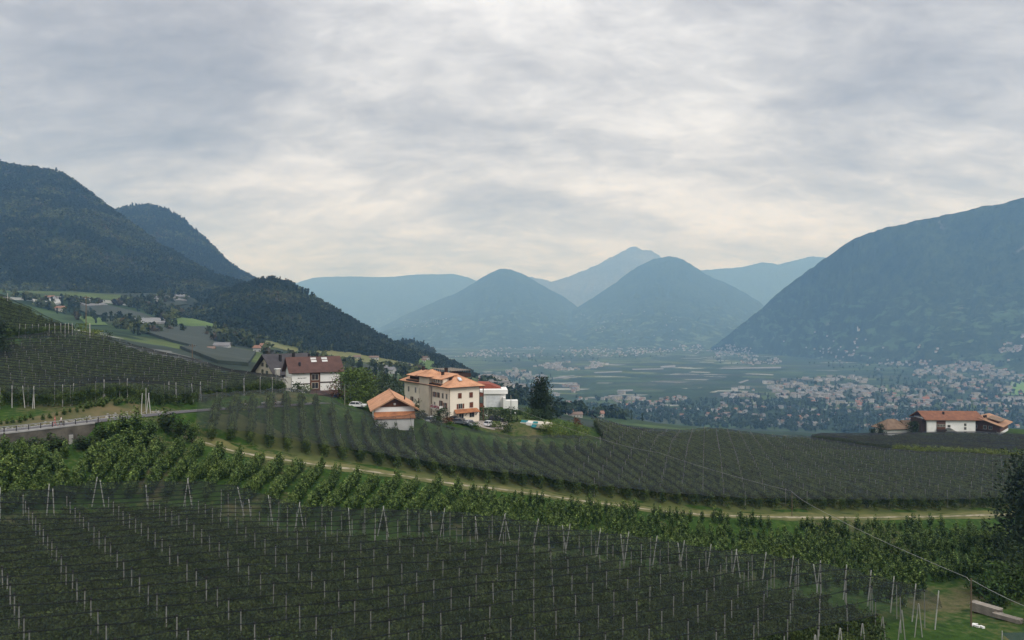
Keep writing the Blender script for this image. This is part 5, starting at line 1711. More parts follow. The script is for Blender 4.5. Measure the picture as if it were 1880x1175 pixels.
def tree(name, label, cat, px, d, h, r, m, shape='round', n=900, size=0.32, z0=None, group=None, trunk_r=None, clumps=40, sink=0.0):
    e = empty(name, on_ground(px, d), random.uniform(0, 6.28), label, cat, group)
    z0 = h * 0.16 if z0 is None else z0
    link('crown', leafy(int(px * 7 + d), n, size, h, r, z0, shape, [m], clumps), e)
    if shape == 'cone':
        MB().tube((0, 0, .2), (0, 0, h * .5), r * .62, r * .42, 9).tube((0, 0, h * .5), (0, 0, h * .93), r * .42, .06, 9).build('inner_needles', m, e)
    link('trunk', trunk_mesh(h * 0.62, trunk_r or h * 0.022, 5, int(px), r * 0.6), e)
    return e


tree('chestnut_tree', 'bright green spreading tree beside the brown roofed house', 'tree', 653, 203, 10.5, 4.6, M_LEAF_BUSH, n=3800, size=.36, z0=0.8, clumps=80)
tree('rust_tree', 'small rust coloured tree at the right end of the brown roofed house', 'tree', 621, 205, 6.5, 2.3, M_RUST, n=600, size=.26, z0=1.0)
tree('garden_tree', 'dark rounded tree between the brown roofed house and the guest house', 'tree', 706, 236, 12.0, 5.2, M_LEAF_DARK, n=1500, size=.36, z0=1.5)
tree('garden_tree', 'dark tall tree just left of the cream guest house', 'tree', 728, 240, 10.5, 4.0, M_LEAF_DARK, n=1000, size=.34, z0=1.0)
tree('garden_tree', 'dark low tree behind the white car near the orange roofed outbuilding', 'tree', 682, 226, 8.0, 3.4, M_LEAF_DARK, n=900, size=.34)
tree('conifer', 'tall dark conifer beyond the hedge right of the white building', 'conifer', 994, 216, 12.0, 3.3, M_NEEDLE, 'cone', 3000, .30, 0.4, clumps=90)
tree('conifer', 'lower dark conifer leaning on the tall one beyond the hedge', 'conifer', 1006, 213, 8.0, 2.6, M_NEEDLE, 'cone', 1200, .28, 0.3, clumps=60)
tree('conifer', 'dark forked conifer crown at the left of the tall one', 'conifer', 985, 217, 10.0, 2.2, M_NEEDLE, 'cone', 1000, .28, 0.3, clumps=50)
tree('cypress', 'thin dark cypress beside the tall conifer', 'cypress', 976, 219, 9.2, 0.55, M_CYPRESS, 'column', 500, .22, 0.2)
# bushes (low, no clear stem)
def bush(name, label, cat, px, d, h, r, m, n=500, size=.24, shape='round', group=None, rz=0):
    x, y, z = on_ground(px, d)
    o = link(name, leafy(int(px * 3 + d * 5), n, size, h, r, 0.05, shape, [m], 26), None, (x, y, z - .15), (0, 0, rz))
    o.data.name = name
    return tag(o, label, cat, group)


for px, d, h, r, m, lab in ((1006, 193, 4.2, 2.6, M_LEAF_BAMBOO, 'light green feathery bush at the left end of the thicket by the pool'), (1026, 194, 4.6, 2.8, M_LEAF_BAMBOO, 'light green feathery bush in the middle of the thicket by the pool'),
                          (1048, 195, 5.0, 3.0, M_LEAF_BUSH, 'tall green bush at the right of the thicket by the pool'), (1066, 196, 4.4, 2.4, M_LEAF_BAMBOO, 'yellow green bush at the right end of the thicket by the pool'),
                          (892, 204, 3.3, 2.0, M_OLIVE, 'grey green olive bush beside the parked dark car'), (906, 206, 3.4, 2.0, M_OLIVE, 'grey green bush behind the dark parked car'), (922, 200, 3.6, 2.1, M_LEAF_DARK, 'dark rounded bush at the foot of the grey pole'),
                          (942, 200, 4.2, 2.2, M_LEAF_DARK, 'dark bush just left of the pool'), (912, 193, 2.0, 1.2, M_LEAF_BAMBOO, 'small yellow green shrub between the parked cars'), (811, 192, 4.0, 2.0, M_LEAF_DARK, 'dark shrub at the corner of the guest house'),
                          (800, 197, 2.6, 1.4, M_LEAF_DARK, 'low shrub by the guest house entrance'), (786, 200, 2.0, 1.1, M_HEDGE, 'round clipped shrub at the stair tower'), (824, 190, 1.8, 1.3, M_RUST, 'low reddish shrub in front of the guest house corner'),
                          (968, 208, 3.2, 2.2, M_LEAF_BUSH, 'bright green bush at the right end of the hedge'), (985, 206, 3.4, 2.4, M_HEDGE, 'dark green bush under the tall conifer'), (881, 214, 4.0, 1.6, M_LEAF_DARK, 'dark shrub at the left end of the hedge'),
                          (150, 223, 4.4, 2.6, M_LEAF_BUSH, 'green bush at the right end of the upper left terrace'), (163, 221, 3.6, 2.4, M_LEAF_BAMBOO, 'light green bush beside the white pole'), (178, 222, 3.2, 2.2, M_LEAF_BAMBOO, 'pale green shrub right of the white pole'), (196, 224, 3.6, 1.5, M_LEAF_DARK, 'dark little tree right of the white pole'),
                          (545, 190, 3.2, 1.6, M_LEAF_DARK, 'dark shrub in front of the brown roofed house'), (560, 193, 2.6, 1.5, M_LEAF_BUSH, 'green shrub below the white wall of the brown roofed house'), (430, 157, 2.6, 1.6, M_LEAF_BUSH, 'green shrub beside the road at the net corner'), (450, 160, 2.2, 1.4, M_LEAF_BAMBOO, 'pale shrub at the road side'),
                          (1060, 214, 3.0, 1.2, M_RUST, 'rust red little tree among the thicket')):
    bush('bush', lab, 'bush', px, d, h, r, m, int(260 + 90 * r * h / 3))
for px, d, h, r, m, lab in ((690, 171, 3.4, 1.3, M_LEAF, 'leafy apple bush in front of the left corner of the outbuilding'), (704, 170.5, 3.6, 1.3, M_LEAF, 'leafy apple bush below the outbuilding canopy roof, left'), (718, 170, 3.4, 1.3, M_LEAF, 'leafy apple bush below the middle of the canopy roof'), (733, 170, 3.5, 1.3, M_LEAF, 'leafy apple bush below the canopy roof, right'), (748, 171, 3.3, 1.2, M_LEAF, 'leafy apple bush in front of the right corner of the outbuilding'), (765, 178, 5.0, .9, M_HEDGE, 'dark climbing shrub at the right wall of the outbuilding'),
                          (775, 183, 2.6, 1.3, M_LEAF_DARK, 'dark shrub below the pale van'), (800, 184, 2.2, 1.3, M_LEAF_DARK, 'dark shrub at the forecourt edge below the entrance'), (826, 185, 2.0, 1.3, M_LEAF, 'leafy shrub at the forecourt edge below the dark cars'), (872, 188, 2.2, 1.3, M_LEAF, 'leafy shrub at the forecourt edge below the silver car'), (930, 191, 2.8, 1.6, M_LEAF_DARK, 'dark shrub at the right end of the forecourt')):
    bush('bush', lab, 'bush', px, d, h, r, m, 420, .2, 'column')
# big trees where the track leaves the road and below the wall
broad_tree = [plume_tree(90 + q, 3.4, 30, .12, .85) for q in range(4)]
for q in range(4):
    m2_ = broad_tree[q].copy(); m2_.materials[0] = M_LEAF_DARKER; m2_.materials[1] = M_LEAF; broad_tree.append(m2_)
for k, (px, d, h, r, lab) in enumerate(((308, 138.5, 6.2, 2.0, 'dense dark tree where the track leaves the road'), (331, 137.5, 5.6, 1.8, 'second dense dark tree by the track, right of the first'), (352, 137.5, 5.0, 1.6, 'leafy tree by the track next to the net corner'), (252, 131, 6.6, 1.6, 'tall leafy tree at the end of the railing'),
                          (276, 132, 5.6, 1.5, 'leafy tree between railing and track'), (228, 129, 5.4, 1.7, 'leafy tree below the end of the railing'), (203, 127, 4.8, 1.6, 'leafy tree beside the wall end'), (184, 126, 4.0, 1.6, 'dark tree touching the wall end'), (240, 127, 5.0, 1.8, 'broad leafy tree in front of the railing end'), (265, 128, 4.6, 1.7, 'broad leafy tree below the track start'),
                          (215, 124, 4.4, 1.7, 'broad leafy tree in front of the wall end'), (292, 129, 4.2, 1.6, 'leafy tree below the track'), (12, 112, 3.4, 1.8, 'dark tree below the wall at the left edge'), (38, 114, 3.6, 1.9, 'second dark tree below the wall'), (62, 116, 3.6, 1.8, 'third dark tree below the wall'), (92, 118, 3.8, 2.0, 'broad dark tree below the middle of the wall'), (108, 119.5, 3.2, 1.5, 'smaller dark tree left of the pale buttress'), (150, 122, 3.2, 1.7, 'dark tree right of the pale buttress'), (168, 123.5, 3.2, 1.6, 'dark tree near the right end of the wall'))):
    e_ = empty('broad_apple_tree', on_ground(px, d), random.uniform(0, 6.28), lab, 'tree')
    link('crown', broad_tree[k % 4 + (4 if 'dark' in lab else 0)], e_).scale = (r / .85, r / .85, h * .88 / 3.4)
    link('trunk', apple_trunks[k % 3], e_)
# low shrubs along the foot of the orchard above the road
ub = []
for i in range(0, int(len(ROAD_C) * .5)):
    for q in range(2):
        o = 10.2 + random.gauss(0, .7); x = ROAD_D[i][0] + ROAD_N[i][0] * o; y = ROAD_D[i][1] + ROAD_N[i][1] * o
        ub.append((x, y, float(G(x, y)) - .15))
scatter('undergrowth', 'open_tree', np.array(ub), RNG.uniform(.28, .5, len(ub)), 'low shrubs along the foot of the orchard above the road', widen=.6)
# clipped hedge behind the lawn
hx0, hy0 = pxy(858, 218); hx1, hy1 = pxy(960, 213)
hv = Vector((hx1 - hx0, hy1 - hy0)); L = hv.length
hm = MB()
rng = np.random.default_rng(3)
hz_ = np.linspace(0, 1, 12)
P = rng.uniform(0, 1, (1700, 3)) * [L, 1.6, 2.7]
V, Fq = leaf_quads(P, .26, rng, .3)
V = V.tolist(); Fl = Fq.tolist(); o = len(V)
V += [(0.1, .2, 0), (L - .1, .2, 0), (L - .1, 1.4, 0), (.1, 1.4, 0), (.1, .2, 2.5), (L - .1, .2, 2.5), (L - .1, 1.4, 2.5), (.1, 1.4, 2.5)]
Fl += [[o + i for i in f] for f in ((4, 5, 6, 7), (0, 1, 5, 4), (1, 2, 6, 5), (2, 3, 7, 6), (3, 0, 4, 7))]
hd_ = link('hedge', np_mesh('hedge', V, Fl, [M_HEDGE]), None, (hx0, hy0, float(min(G(hx0, hy0), G(hx1, hy1))) - .2), (0, 0, math.atan2(hv.y, hv.x)))
tag(hd_, 'long clipped dark hedge in front of the white building', 'hedge')

# dark conifer and undergrowth at the right edge
tree('conifer', 'big dark conifer cut by the right edge of the picture', 'conifer', 1893, 108, 17.0, 4.6, M_NEEDLE, 'cone', 5200, .34, 0.3, clumps=130)
for px, d, h, r, lab in ((1858, 104, 5.0, 2.6, 'dark bush at the foot of the big right conifer'), (1842, 98, 3.6, 2.2, 'bushy tree below the right conifer'), (1876, 97, 4.4, 2.4, 'dark bush above the timber stack at the right edge'), (1900, 93, 4.6, 2.4, 'large leafy bush at the right edge by the cable'), (1846, 95, 3.0, 1.6, 'leafy bush behind the timber stack'),
                        (1825, 93, 3.0, 1.6, 'small leafy bush left of the right conifer'), (1912, 84, 3.4, 1.6, 'leafy bush beside the second timber pile'), (1800, 97, 2.6, 1.3, 'low leafy bush behind the wooden pole')):
    bush('bush', lab, 'bush', px, d, h, r, M_LEAF_DARK if 'dark' in lab else M_LEAF, int(420 * r))
tree('conifer', 'dark conifer at the left edge below the terrace', 'conifer', -4, 178, 11.5, 3.4, M_NEEDLE, 'cone', 1800, .32, 0.2, clumps=70)
# chalet trees
for px, d, h, r, m, sh, lab in ((1675, 324, 6.5, 2.3, M_LEAF_DARK, 'round', 'dark round tree in front of the old farm house'), (1682, 321, 7.0, 0.9, M_CYPRESS, 'column', 'thin cypress beside the old farm house'), (1617, 326, 6.8, 2.4, M_NEEDLE, 'cone', 'dark conifer left of the old farm house'), (1602, 325, 5.0, 1.8, M_NEEDLE, 'cone', 'small conifer left of the old farm house')):
    tree('garden_tree' if sh == 'round' else 'conifer' if sh == 'cone' else 'cypress', lab, 'tree' if sh == 'round' else 'conifer' if sh == 'cone' else 'cypress', px, d, h, r, m, sh, 700, .34, .4)

# ------------------------------------------------------------------ forecourt, lawn, pool
def drape(name, px_poly, dfun, m, lift, label, kind='structure', step=1.2):
    """flat sheet laid on the hillside inside a world outline"""
    poly = px_poly
    xs = [p[0] for p in poly]; ys = [p[1] for p in poly]
    nx = int((max(xs) - min(xs)) / step) + 2; ny = int((max(ys) - min(ys)) / step) + 2
    X, Y = np.meshgrid(np.linspace(min(xs), max(xs), nx), np.linspace(min(ys), max(ys), ny))
    Z = G(X, Y) + lift
    me, V, Fc = grid_mesh(name, X, Y, Z, m)
    c = V[Fc].mean(1)
    keep = in_poly(c[:, 0], c[:, 1], poly)
    me2 = np_mesh(name, V, Fc[keep], m, smooth=True)
    bpy.data.meshes.remove(me)
    return tag(link(name, me2), label, kind=kind)


M_COURT = mat('forecourt_gravel', (0.36, 0.32, 0.28), (0.27, 0.24, 0.21), 1.0)
drape('forecourt', [pxy(768, 190), pxy(830, 190.5), pxy(925, 192), pxy(932, 200), pxy(900, 206), pxy(870, 201), pxy(825, 194.5), pxy(795, 206), pxy(765, 212), pxy(755, 200)], None, M_COURT, .08, 'pale paved forecourt in front of the cream guest house')
M_LAWN = mat('lawn', (0.10, 0.135, 0.03), (0.055, 0.085, 0.018), 0.8)
drape('lawn', [pxy(868, 205), pxy(932, 201), pxy(1000, 203), pxy(965, 214), pxy(868, 217)], None, M_LAWN, .10, 'small lawn below the hedge')
px_, py_, pz_ = on_ground(972, 197)
pool = empty('swimming_pool', (px_, py_, pz_ + .45), R(-28), 'swimming pool with torn teal covers and a pale paved edge', 'pool')
M_TEAL = mat('teal_cover', (0.025, 0.20, 0.22), (0.02, 0.14, 0.16), .8)
MB().box(-2.6, 5.4, -1.0, 4.2, -1.2, 0.0).build('pool_deck', mat('pool_paving', (0.62, 0.56, 0.46), (0.5, 0.45, 0.37), 1), pool)
for x0, x1, y0, y1, tilt in ((-2.7, -0.5, -1.8, .3, .25), (1.4, 2.9, -1.9, -.1, .2)):
    mb = MB(); mb.slab([(x0, y0, -.9), (x1, y0, -.9), (x1, y1, .35 + tilt), (x0, y1, .35 + tilt)], .08); mb.build('pool_cover', M_TEAL, pool)
MB().box(-.5, 1.3, -1.3, .3, -.6, .3).build('folded_sheet', M_WHITE, pool)
# terrace tables and parasols beside the guest house
for k, (px, d) in enumerate(((886, 207), (893, 209), (889, 212))):
    e = empty('garden_table', on_ground(px, d), 0, 'small pale table on the terrace right of the guest house', 'table', 'tables on the guest house terrace')
    MB().tube((0, 0, .70), (0, 0, .76), .55, .55, 10).build('table_top', M_WHITE, e)
    MB().tube((0, 0, -.1), (0, 0, .70), .06, .06, 6).build('table_leg', M_DSTEEL, e)
for px, d, lab in ((895, 211, 'closed pale parasol on the terrace beside the hedge'), (946, 203, 'white lamp ball on a short post by the lawn')):
    e = empty('parasol' if 'parasol' in lab else 'garden_lamp', on_ground(px, d), 0, lab, 'parasol' if 'parasol' in lab else 'lamp')
    MB().tube((0, 0, -.1), (0, 0, 2.0), .04, .04, 6).build('pole', M_STEEL, e)
    if 'parasol' in lab: MB().tube((0, 0, 1.0), (0, 0, 2.3), .28, .05, 8).build('folded_canopy', M_WHITE, e)
    else: MB().tube((0, 0, 2.0), (0, 0, 2.4), .22, .22, 8).build('lamp_globe', M_WHITE, e)


# ------------------------------------------------------------------ cars
M_TYRE = mat('tyre_rubber', (0.02, 0.02, 0.02), None, 3)
def car(px, d, rz, paint, label, kind='estate', L=4.5, sink=0.0):
    x, y, z = on_ground(px, d)
    e = empty('parked_car', (x, y, z + .1 - sink), rz, label, 'car', 'cars parked by the houses')
    Wd, H = 1.78, 1.5 if kind != 'suv' else 1.72
    h0, hb = 0.28, H * 0.58
    half = L / 2
    # lower body with bevelled nose and tail
    prof = [(-half, h0 + .1), (-half + .1, h0), (half - .1, h0), (half, h0 + .12), (half - .02, hb - .12), (half - .15, hb), (-half + .12, hb + .02), (-half, hb - .1)]
    bd = MB(); bd.prism(prof, 'y', -Wd / 2, Wd / 2); bd.build('body', paint, e)
    rear = -half + (.12 if kind != 'saloon' else .75)
    cp = [(rear, hb + .006), (half - 1.15, hb + .006), (half - 1.95, H - .06), (half - 2.2, H), (rear + .55, H), (rear + .28, H - .08)]
    w0, w1 = Wd / 2 - .04, Wd / 2 - .2
    n = len(cp)
    vs = [(u, -(w0 if k < 2 else w1), v) for k, (u, v) in enumerate(cp)] + [(u, (w0 if k < 2 else w1), v) for k, (u, v) in enumerate(cp)]
    fs = [tuple(range(n)), tuple(range(2 * n - 1, n - 1, -1))] + [(k, n + k, n + (k + 1) % n, (k + 1) % n) for k in range(n)]
    MB().add(vs, fs).build('window_band', M_GLASS, e)
    rf_ = MB(); rf_.box(rear + .5, half - 2.15, -w1 - .01, w1 + .01, H - .03, H + .035)
    for s in (-1, 1):
        for u0, u1 in ((half - 1.15, half - 2.05), (rear, rear + .42), (half - 2.75, half - 2.75)):
            rf_.tube((u0, s * w0, hb), (u1, s * (w1 + .01), H - .02), .045, .045, 4)
    rf_.build('roof', paint, e)
    wm = MB().tube((0, -.11, 0), (0, .11, 0), .32, .32, 14).mesh('wheel', M_TYRE)
    rm = MB().tube((0, -.125, 0), (0, .125, 0), .19, .19, 10).mesh('rim', M_STEEL)
    for u in (-half + .85, half - .85):
        for s in (-1, 1):
            w_ = link('wheel', wm, e, (u, s * (Wd / 2 - .1), .32)); link('rim', rm, w_)
    for s in (-1, 1):
        MB().box(half - .06, half + .012, s * .62 - .2, s * .62 + .2, hb - .26, hb - .1).build('headlight', M_WHITE, e)
        MB().box(-half - .012, -half + .06, s * .68 - .12, s * .68 + .12, hb - .26, hb - .04).build('tail_light', bpy.data.materials.get('tail_lamp') or mat('tail_lamp', (.3, .02, .02), None, 2), e)
        MB().box(half - 1.45, half - 1.25, s * (Wd / 2 + .09) - .09, s * (Wd / 2 + .09) + .09, hb + .02, hb + .16).build('mirror', paint, e)
    return e


def paint(name, c):
    return mat(name, c, tuple(x * .95 for x in c), 1, rough=.25, spec=.5)


P_WHITE, P_BLACK, P_GREY, P_BLUE, P_SILVER = paint('white_car_paint', (.78, .78, .78)), paint('black_car_paint', (.02, .022, .026)), paint('grey_car_paint', (.13, .15, .17)), paint('blue_car_paint', (.05, .10, .2)), paint('silver_car_paint', (.45, .47, .5))
car(657, 189, R(-6), P_WHITE, 'white estate car parked at the roadside left of the orange roofed outbuilding', 'estate', 4.6)
car(912, 201, R(-12), P_BLACK, 'black estate car parked beside the olive bushes', 'suv', 4.7)
car(899, 194, R(60), P_WHITE, 'white hatchback facing away at the forecourt edge', 'hatch', 4.1)
car(846, 190, R(-20), P_GREY, 'dark grey car at the left of the forecourt', 'estate', 4.5)
car(839, 192.5, R(-20), P_BLACK, 'black car behind the dark grey car on the forecourt', 'estate', 4.5)
car(864, 190, R(-60), P_SILVER, 'silver car half hidden behind the orchard at the forecourt', 'hatch', 4.1)
car(790, 187, R(80), P_SILVER, 'pale blue grey van parked between outbuilding and guest house', 'suv', 4.8)
car(624, 207, R(20), P_BLUE, 'dark blue car under the rust coloured tree', 'hatch', 4.1)
car(636, 207, R(10), P_BLACK, 'black car beside the bright green spreading tree', 'hatch', 4.1)


# ------------------------------------------------------------------ hikers on the road
def skin_body(name, joints, edges, mats, root=0, sub=1):
    me = bpy.data.meshes.new(name)
    me.from_pydata([j[:3] for j in joints], edges, [])
    o = bpy.data.objects.new(name, me); COL.objects.link(o)
    md = o.modifiers.new('skin', 'SKIN')
    for i, j in enumerate(joints):
        sv = me.skin_vertices[0].data[i]
        sv.radius = (j[3], j[4] if len(j) > 4 else j[3]); sv.use_root = (i == root)
    o.modifiers.new('sub', 'SUBSURF').levels = sub
    dg = bpy.context.evaluated_depsgraph_get()
    nm = bpy.data.meshes.new_from_object(o.evaluated_get(dg))
    nm.name = name
    nm.materials.clear(); nm.materials.append(mats)
    bpy.data.objects.remove(o)
    return nm


M_SKIN = mat('skin', (0.52, 0.33, 0.24), None, 3)
M_HAIR = mat('hair', (0.06, 0.04, 0.025), None, 5)
def person(x, y, z, rz, shirt, trousers, label, hat=None, stride=0.26):
    e = empty('person', (x, y, z), rz, label, 'person')
    J = [(0, 0, .95, .13, .10), (0, .02, 1.15, .125, .095), (0, .03, 1.38, .15, .10), (0, .03, 1.50, .06, .06), (0, .05, 1.60, .085, .09), (0, .05, 1.72, .075, .085)]
    E = [(0, 1), (1, 2), (2, 3), (3, 4), (4, 5)]
    for s in (-1, 1):
        k = len(J); sw = s * stride
        J += [(s * .10, 0, .90, .085), (s * .10, sw * .55, .50, .058), (s * .10, sw * (1.0 if s > 0 else 1.15), .09, .042), (s * .11, sw + .16, .04, .035)]
        E += [(0, k), (k, k + 1), (k + 1, k + 2), (k + 2, k + 3)]
        k = len(J)
        J += [(s * .19, .02, 1.42, .052), (s * .24, -sw * .35, 1.16, .040), (s * .24, -sw * .7 + .08, .94, .030), (s * .24, -sw * .8 + .10, .86, .028)]
        E += [(2, k), (k, k + 1), (k + 1, k + 2), (k + 2, k + 3)]
        h = k + 3
        for q, (dx, ln) in enumerate(((-.03, .075), (-.01, .09), (.01, .085), (.03, .065))):
            kk = len(J); J.append((s * .24 + dx * .3, -sw * .8 + .10 + dx, .86 - ln, .008)); E.append((h, kk))
        kk = len(J); J.append((s * .22, -sw * .8 + .15, .84, .009)); E.append((h, kk))
    body = link('body', skin_body('body', J, E, M_SKIN), e)
    sh = [(0, 0, .92, .15, .12), (0, .02, 1.15, .14, .115), (0, .03, 1.38, .165, .12), (0, .03, 1.47, .08, .07)]
    se = [(0, 1), (1, 2), (2, 3)]
    for s in (-1, 1):
        k = len(sh); sw = s * stride
        sh += [(s * .19, .02, 1.42, .068), (s * .235, -sw * .25, 1.22, .058)]; se += [(2, k), (k, k + 1)]
    link('shirt', skin_body('shirt', sh, se, shirt), e)
    tr = [(0, 0, .98, .145, .115)]
    te = []
    for s in (-1, 1):
        k = len(tr); sw = s * stride
        tr += [(s * .10, 0, .88, .10), (s * .10, sw * .55, .50, .075), (s * .10, sw * .95, .15, .058)]; te += [(0, k), (k, k + 1), (k + 1, k + 2)]
    link('trousers', skin_body('trousers', tr, te, trousers), e)
    MB().tube((0, .02, 1.66), (0, .02, 1.80), .10, .07, 8).build('hat' if hat else 'hair', hat or M_HAIR, e)
    nose = MB().tube((0, .13, 1.63), (0, .16, 1.61), .018, .014, 5); nose.build('nose', M_SKIN, e)
    return e


def road_pt(px, off):
    i = int(np.argmin(np.abs(CX + ROAD_D[:, 0] / ROAD_D[:, 1] * F - px)))
    p = ROAD_D[i]; n_ = ROAD_N[i]
    tdir = math.atan2(-n_[0], n_[1])
    return p[0] + n_[0] * off, p[1] + n_[1] * off, p[2] + .03, tdir


M_CRED = mat('red_cloth', (0.42, 0.07, 0.07), None, 4); M_CWHITE = mat('white_cloth', (0.75, 0.74, 0.74), None, 4); M_CDARK = mat('dark_cloth', (0.03, 0.03, 0.035), None, 4); M_CPINK = mat('pink_cloth', (0.5, 0.16, 0.18), None, 4)
x, y, z, a = road_pt(104, 1.2); person(x, y, z, a - R(90), M_CRED, M_CPINK, 'walker in a red shirt on the road behind the railing', mat('red_cap', (.5, .08, .08), None, 3))
x, y, z, a = road_pt(120, 1.2); person(x, y, z, a - R(90), M_CWHITE, M_CDARK, 'walker in a white shirt and dark trousers on the road behind the railing')
x, y, z, a = road_pt(512, 1.4); person(x, y, z, a + R(60), M_CDARK, M_CDARK, 'dark clothed walker on the road below the brown roofed house')

# ------------------------------------------------------------------ poles, cable, timber
M_POLEW = mat('pole_wood', (0.16, 0.115, 0.075), (0.10, 0.07, 0.045), 3, stretch=(6, 6, 1))
def pole(px, d, h, r, m, label, arm=None, name='utility_pole', zoff=0.0):
    x, y, z = on_ground(px, d)
    e = empty(name, (x, y, z + zoff), 0, label, 'pole')
    MB().tube((0, 0, -.5), (0, 0, h), r, r * .7, 7).build('pole', m, e)
    if arm:
        MB().box(-arm, arm, -.08, .08, h - .75, h - .6).build('crossarm', m, e)
        for s in (-1, -.4, .4, 1): MB().tube((s * arm * .9, 0, h - .6), (s * arm * .9, 0, h - .25), .07, .05, 5).build('insulator', M_STEEL, e)
    return e


pole(1783, 84, 5.9, .10, M_POLEW, 'brown wooden pole carrying the white cable beside the timber stack')
pole(938, 203, 7.4, .13, M_POST, 'grey pole in the garden right of the guest house, where the cable starts')
pole(158, 232, 14.8, .16, M_POLEW, 'tall dark wooden pole with crossarms above the terrace bush', 1.1)
pole(165, 219, 5.6, .17, M_POST_W, 'short white pole among the bushes at the terrace end')
pole(14, 240, 4.5, .12, M_POST_W, 'pale pole on the crest of the upper left terrace', zoff=1)
pole(353, 208, 8.4, .15, M_POLEW, 'brown wooden pole with crossarm on the brow above the netted slope', 1.0)
pole(268, 144, 5.3, .09, M_POST_W, 'thin white pole beside the crossed posts above the road')
pole(633, 186, 5.8, .07, M_POST, 'thin grey lamp pole in front of the bright green tree')
pole(479, 152, 7.5, .06, M_DSTEEL, 'thin dark pole at the road side by the net')
pole(1454, 151, 5.2, .09, M_POLEW, 'wooden pole at the net edge holding the cable at its bend')
def cable(name, spans, r, m, label, sag=0.6):
    pts = []
    for (a, b) in zip(spans[:-1], spans[1:]):
        a, b = np.array(a), np.array(b)
        for s in np.linspace(0, 1, 14, endpoint=False):
            q = a * (1 - s) + b * s; q[2] -= min(sag, 0.022 * float(np.linalg.norm(b - a))) * 4 * s * (1 - s); pts.append(tuple(q))
    pts.append(tuple(spans[-1]))
    return tag(MB().path(pts, r, 4).build(name, m), label, 'cable')
M_CABLE = mat('white_cable', (0.40, 0.40, 0.39), None, 2)
cable('overhead_cable', [W(939, 746, 203), W(1090, 801, 186), W(1210, 831, 172), W(1452, 901, 150), W(1483, 924, 143), W(1775, 1060, 85), W(1780, 1066, 84.3), W(1785, 1065, 84), W(1905, 1122, 75)], .025, M_CABLE, 'pale overhead cable crossing the orchards down to the wooden pole', .45)
cable('power_line', [W(-40, 515, 236), W(14, 527, 240), W(158, 548, 232)], .022, M_STEEL, 'thin power line from the terrace crest to the tall dark pole', .7)
# timber
def plank_stack(px, d, rz, L, wd, nx, nz, label, lean=0, sc=1.0):
    x, y, z = on_ground(px, d)
    e = empty('timber_stack', (x, y, z + .12), rz, label, 'timber stack')
    th, g = .075 * sc, .03 * sc
    pw = wd / nx
    me = MB().box(-L / 2, L / 2, -pw * .46, pw * .46, 0, th).mesh('plank', M_TIMB)
    for k in range(nz):
        for i in range(nx):
            link('plank', me, e, (random.uniform(-.12, .12), -wd / 2 + pw * (i + .5), k * (th + g)), (0, 0, random.uniform(-.006, .006)))
    for u in (-L * .35, 0, L * .35): MB().box(u - .06, u + .06, -wd / 2, wd / 2, -.45, -.003).build('bearer', M_DWOOD, e)
    return e


plank_stack(1811, 88.6, R(-54), 3.3, 1.2, 5, 11, 'tall stack of weathered planks beside the wooden pole')
s2 = plank_stack(1850, 86.0, R(-50), 2.9, 1.0, 5, 5, 'lower pile of reddish brown planks right of the tall stack')
for c in s2.children:
    if c.name.startswith('plank') and random.random() < .2: c.rotation_euler[2] += random.uniform(-.15, .15)
for px, d in ((1791, 84.4), (1794, 83.8), (1803, 83.6), (1787, 84.2)):
    x, y, z = on_ground(px, d)
    o = link('concrete_block', MB().box(-.28, .28, -.16, .16, 0, .22).mesh('concrete_block', M_WHITE), None, (x, y, z), (random.uniform(-.1, .1), .1, random.uniform(0, 3)))
    tag(o, 'small white concrete block lying in the grass below the timber stack', 'block', 'white blocks in the grass by the timber')

# ------------------------------------------------------------------ the side valley: nets, meadows, woods, farms
def px_patch(name, poly, m, lift, label, step=6.0, skirt=0.0, kind='structure', cat=None):
    """a field outlined by sight lines, laid on the land it meets"""
    pw = []
    for i in range(len(poly)):
        a, b = poly[i], poly[(i + 1) % len(poly)]
        n = max(2, int(math.hypot(b[0] - a[0], b[1] - a[1]) / 5))
        for s in np.linspace(0, 1, n, endpoint=False):
            h = at(a[0] + (b[0] - a[0]) * s, a[1] + (b[1] - a[1]) * s)
            if h is not None: pw.append((h.x, h.y, h.z))
    pw = np.array(pw)
    c = pw.mean(0)
    N = 8
    V = []
    for k in range(N + 1):
        q = c * (k == 0) + (0 if k == 0 else 1) * (c * (1 - k / N) + pw * (k / N)) if k else np.repeat(c[None], len(pw), 0)
        V.append(q.copy())
    V = np.concatenate(V); n = len(pw)
    for v in V[n:-n] if True else []:
        v[2] = down(v[0], v[1])
    V[:n, 2] = down(c[0], c[1])
    V[:, 2] += lift
    Fl = []
    for k in range(N):
        for i in range(n):
            Fl.append([k * n + i, k * n + (i + 1) % n, (k + 1) * n + (i + 1) % n, (k + 1) * n + i])
    if skirt:
        o = len(V); S = V[-n:].copy(); S[:, 2] -= skirt; V = np.r_[V, S]
        for i in range(n): Fl.append([N * n + i, N * n + (i + 1) % n, o + (i + 1) % n, o + i])
    ob = link(name, np_mesh(name, V, Fl, m, smooth=False))
    if kind: return tag(ob, label, kind=kind)
    return tag(ob, label, cat)


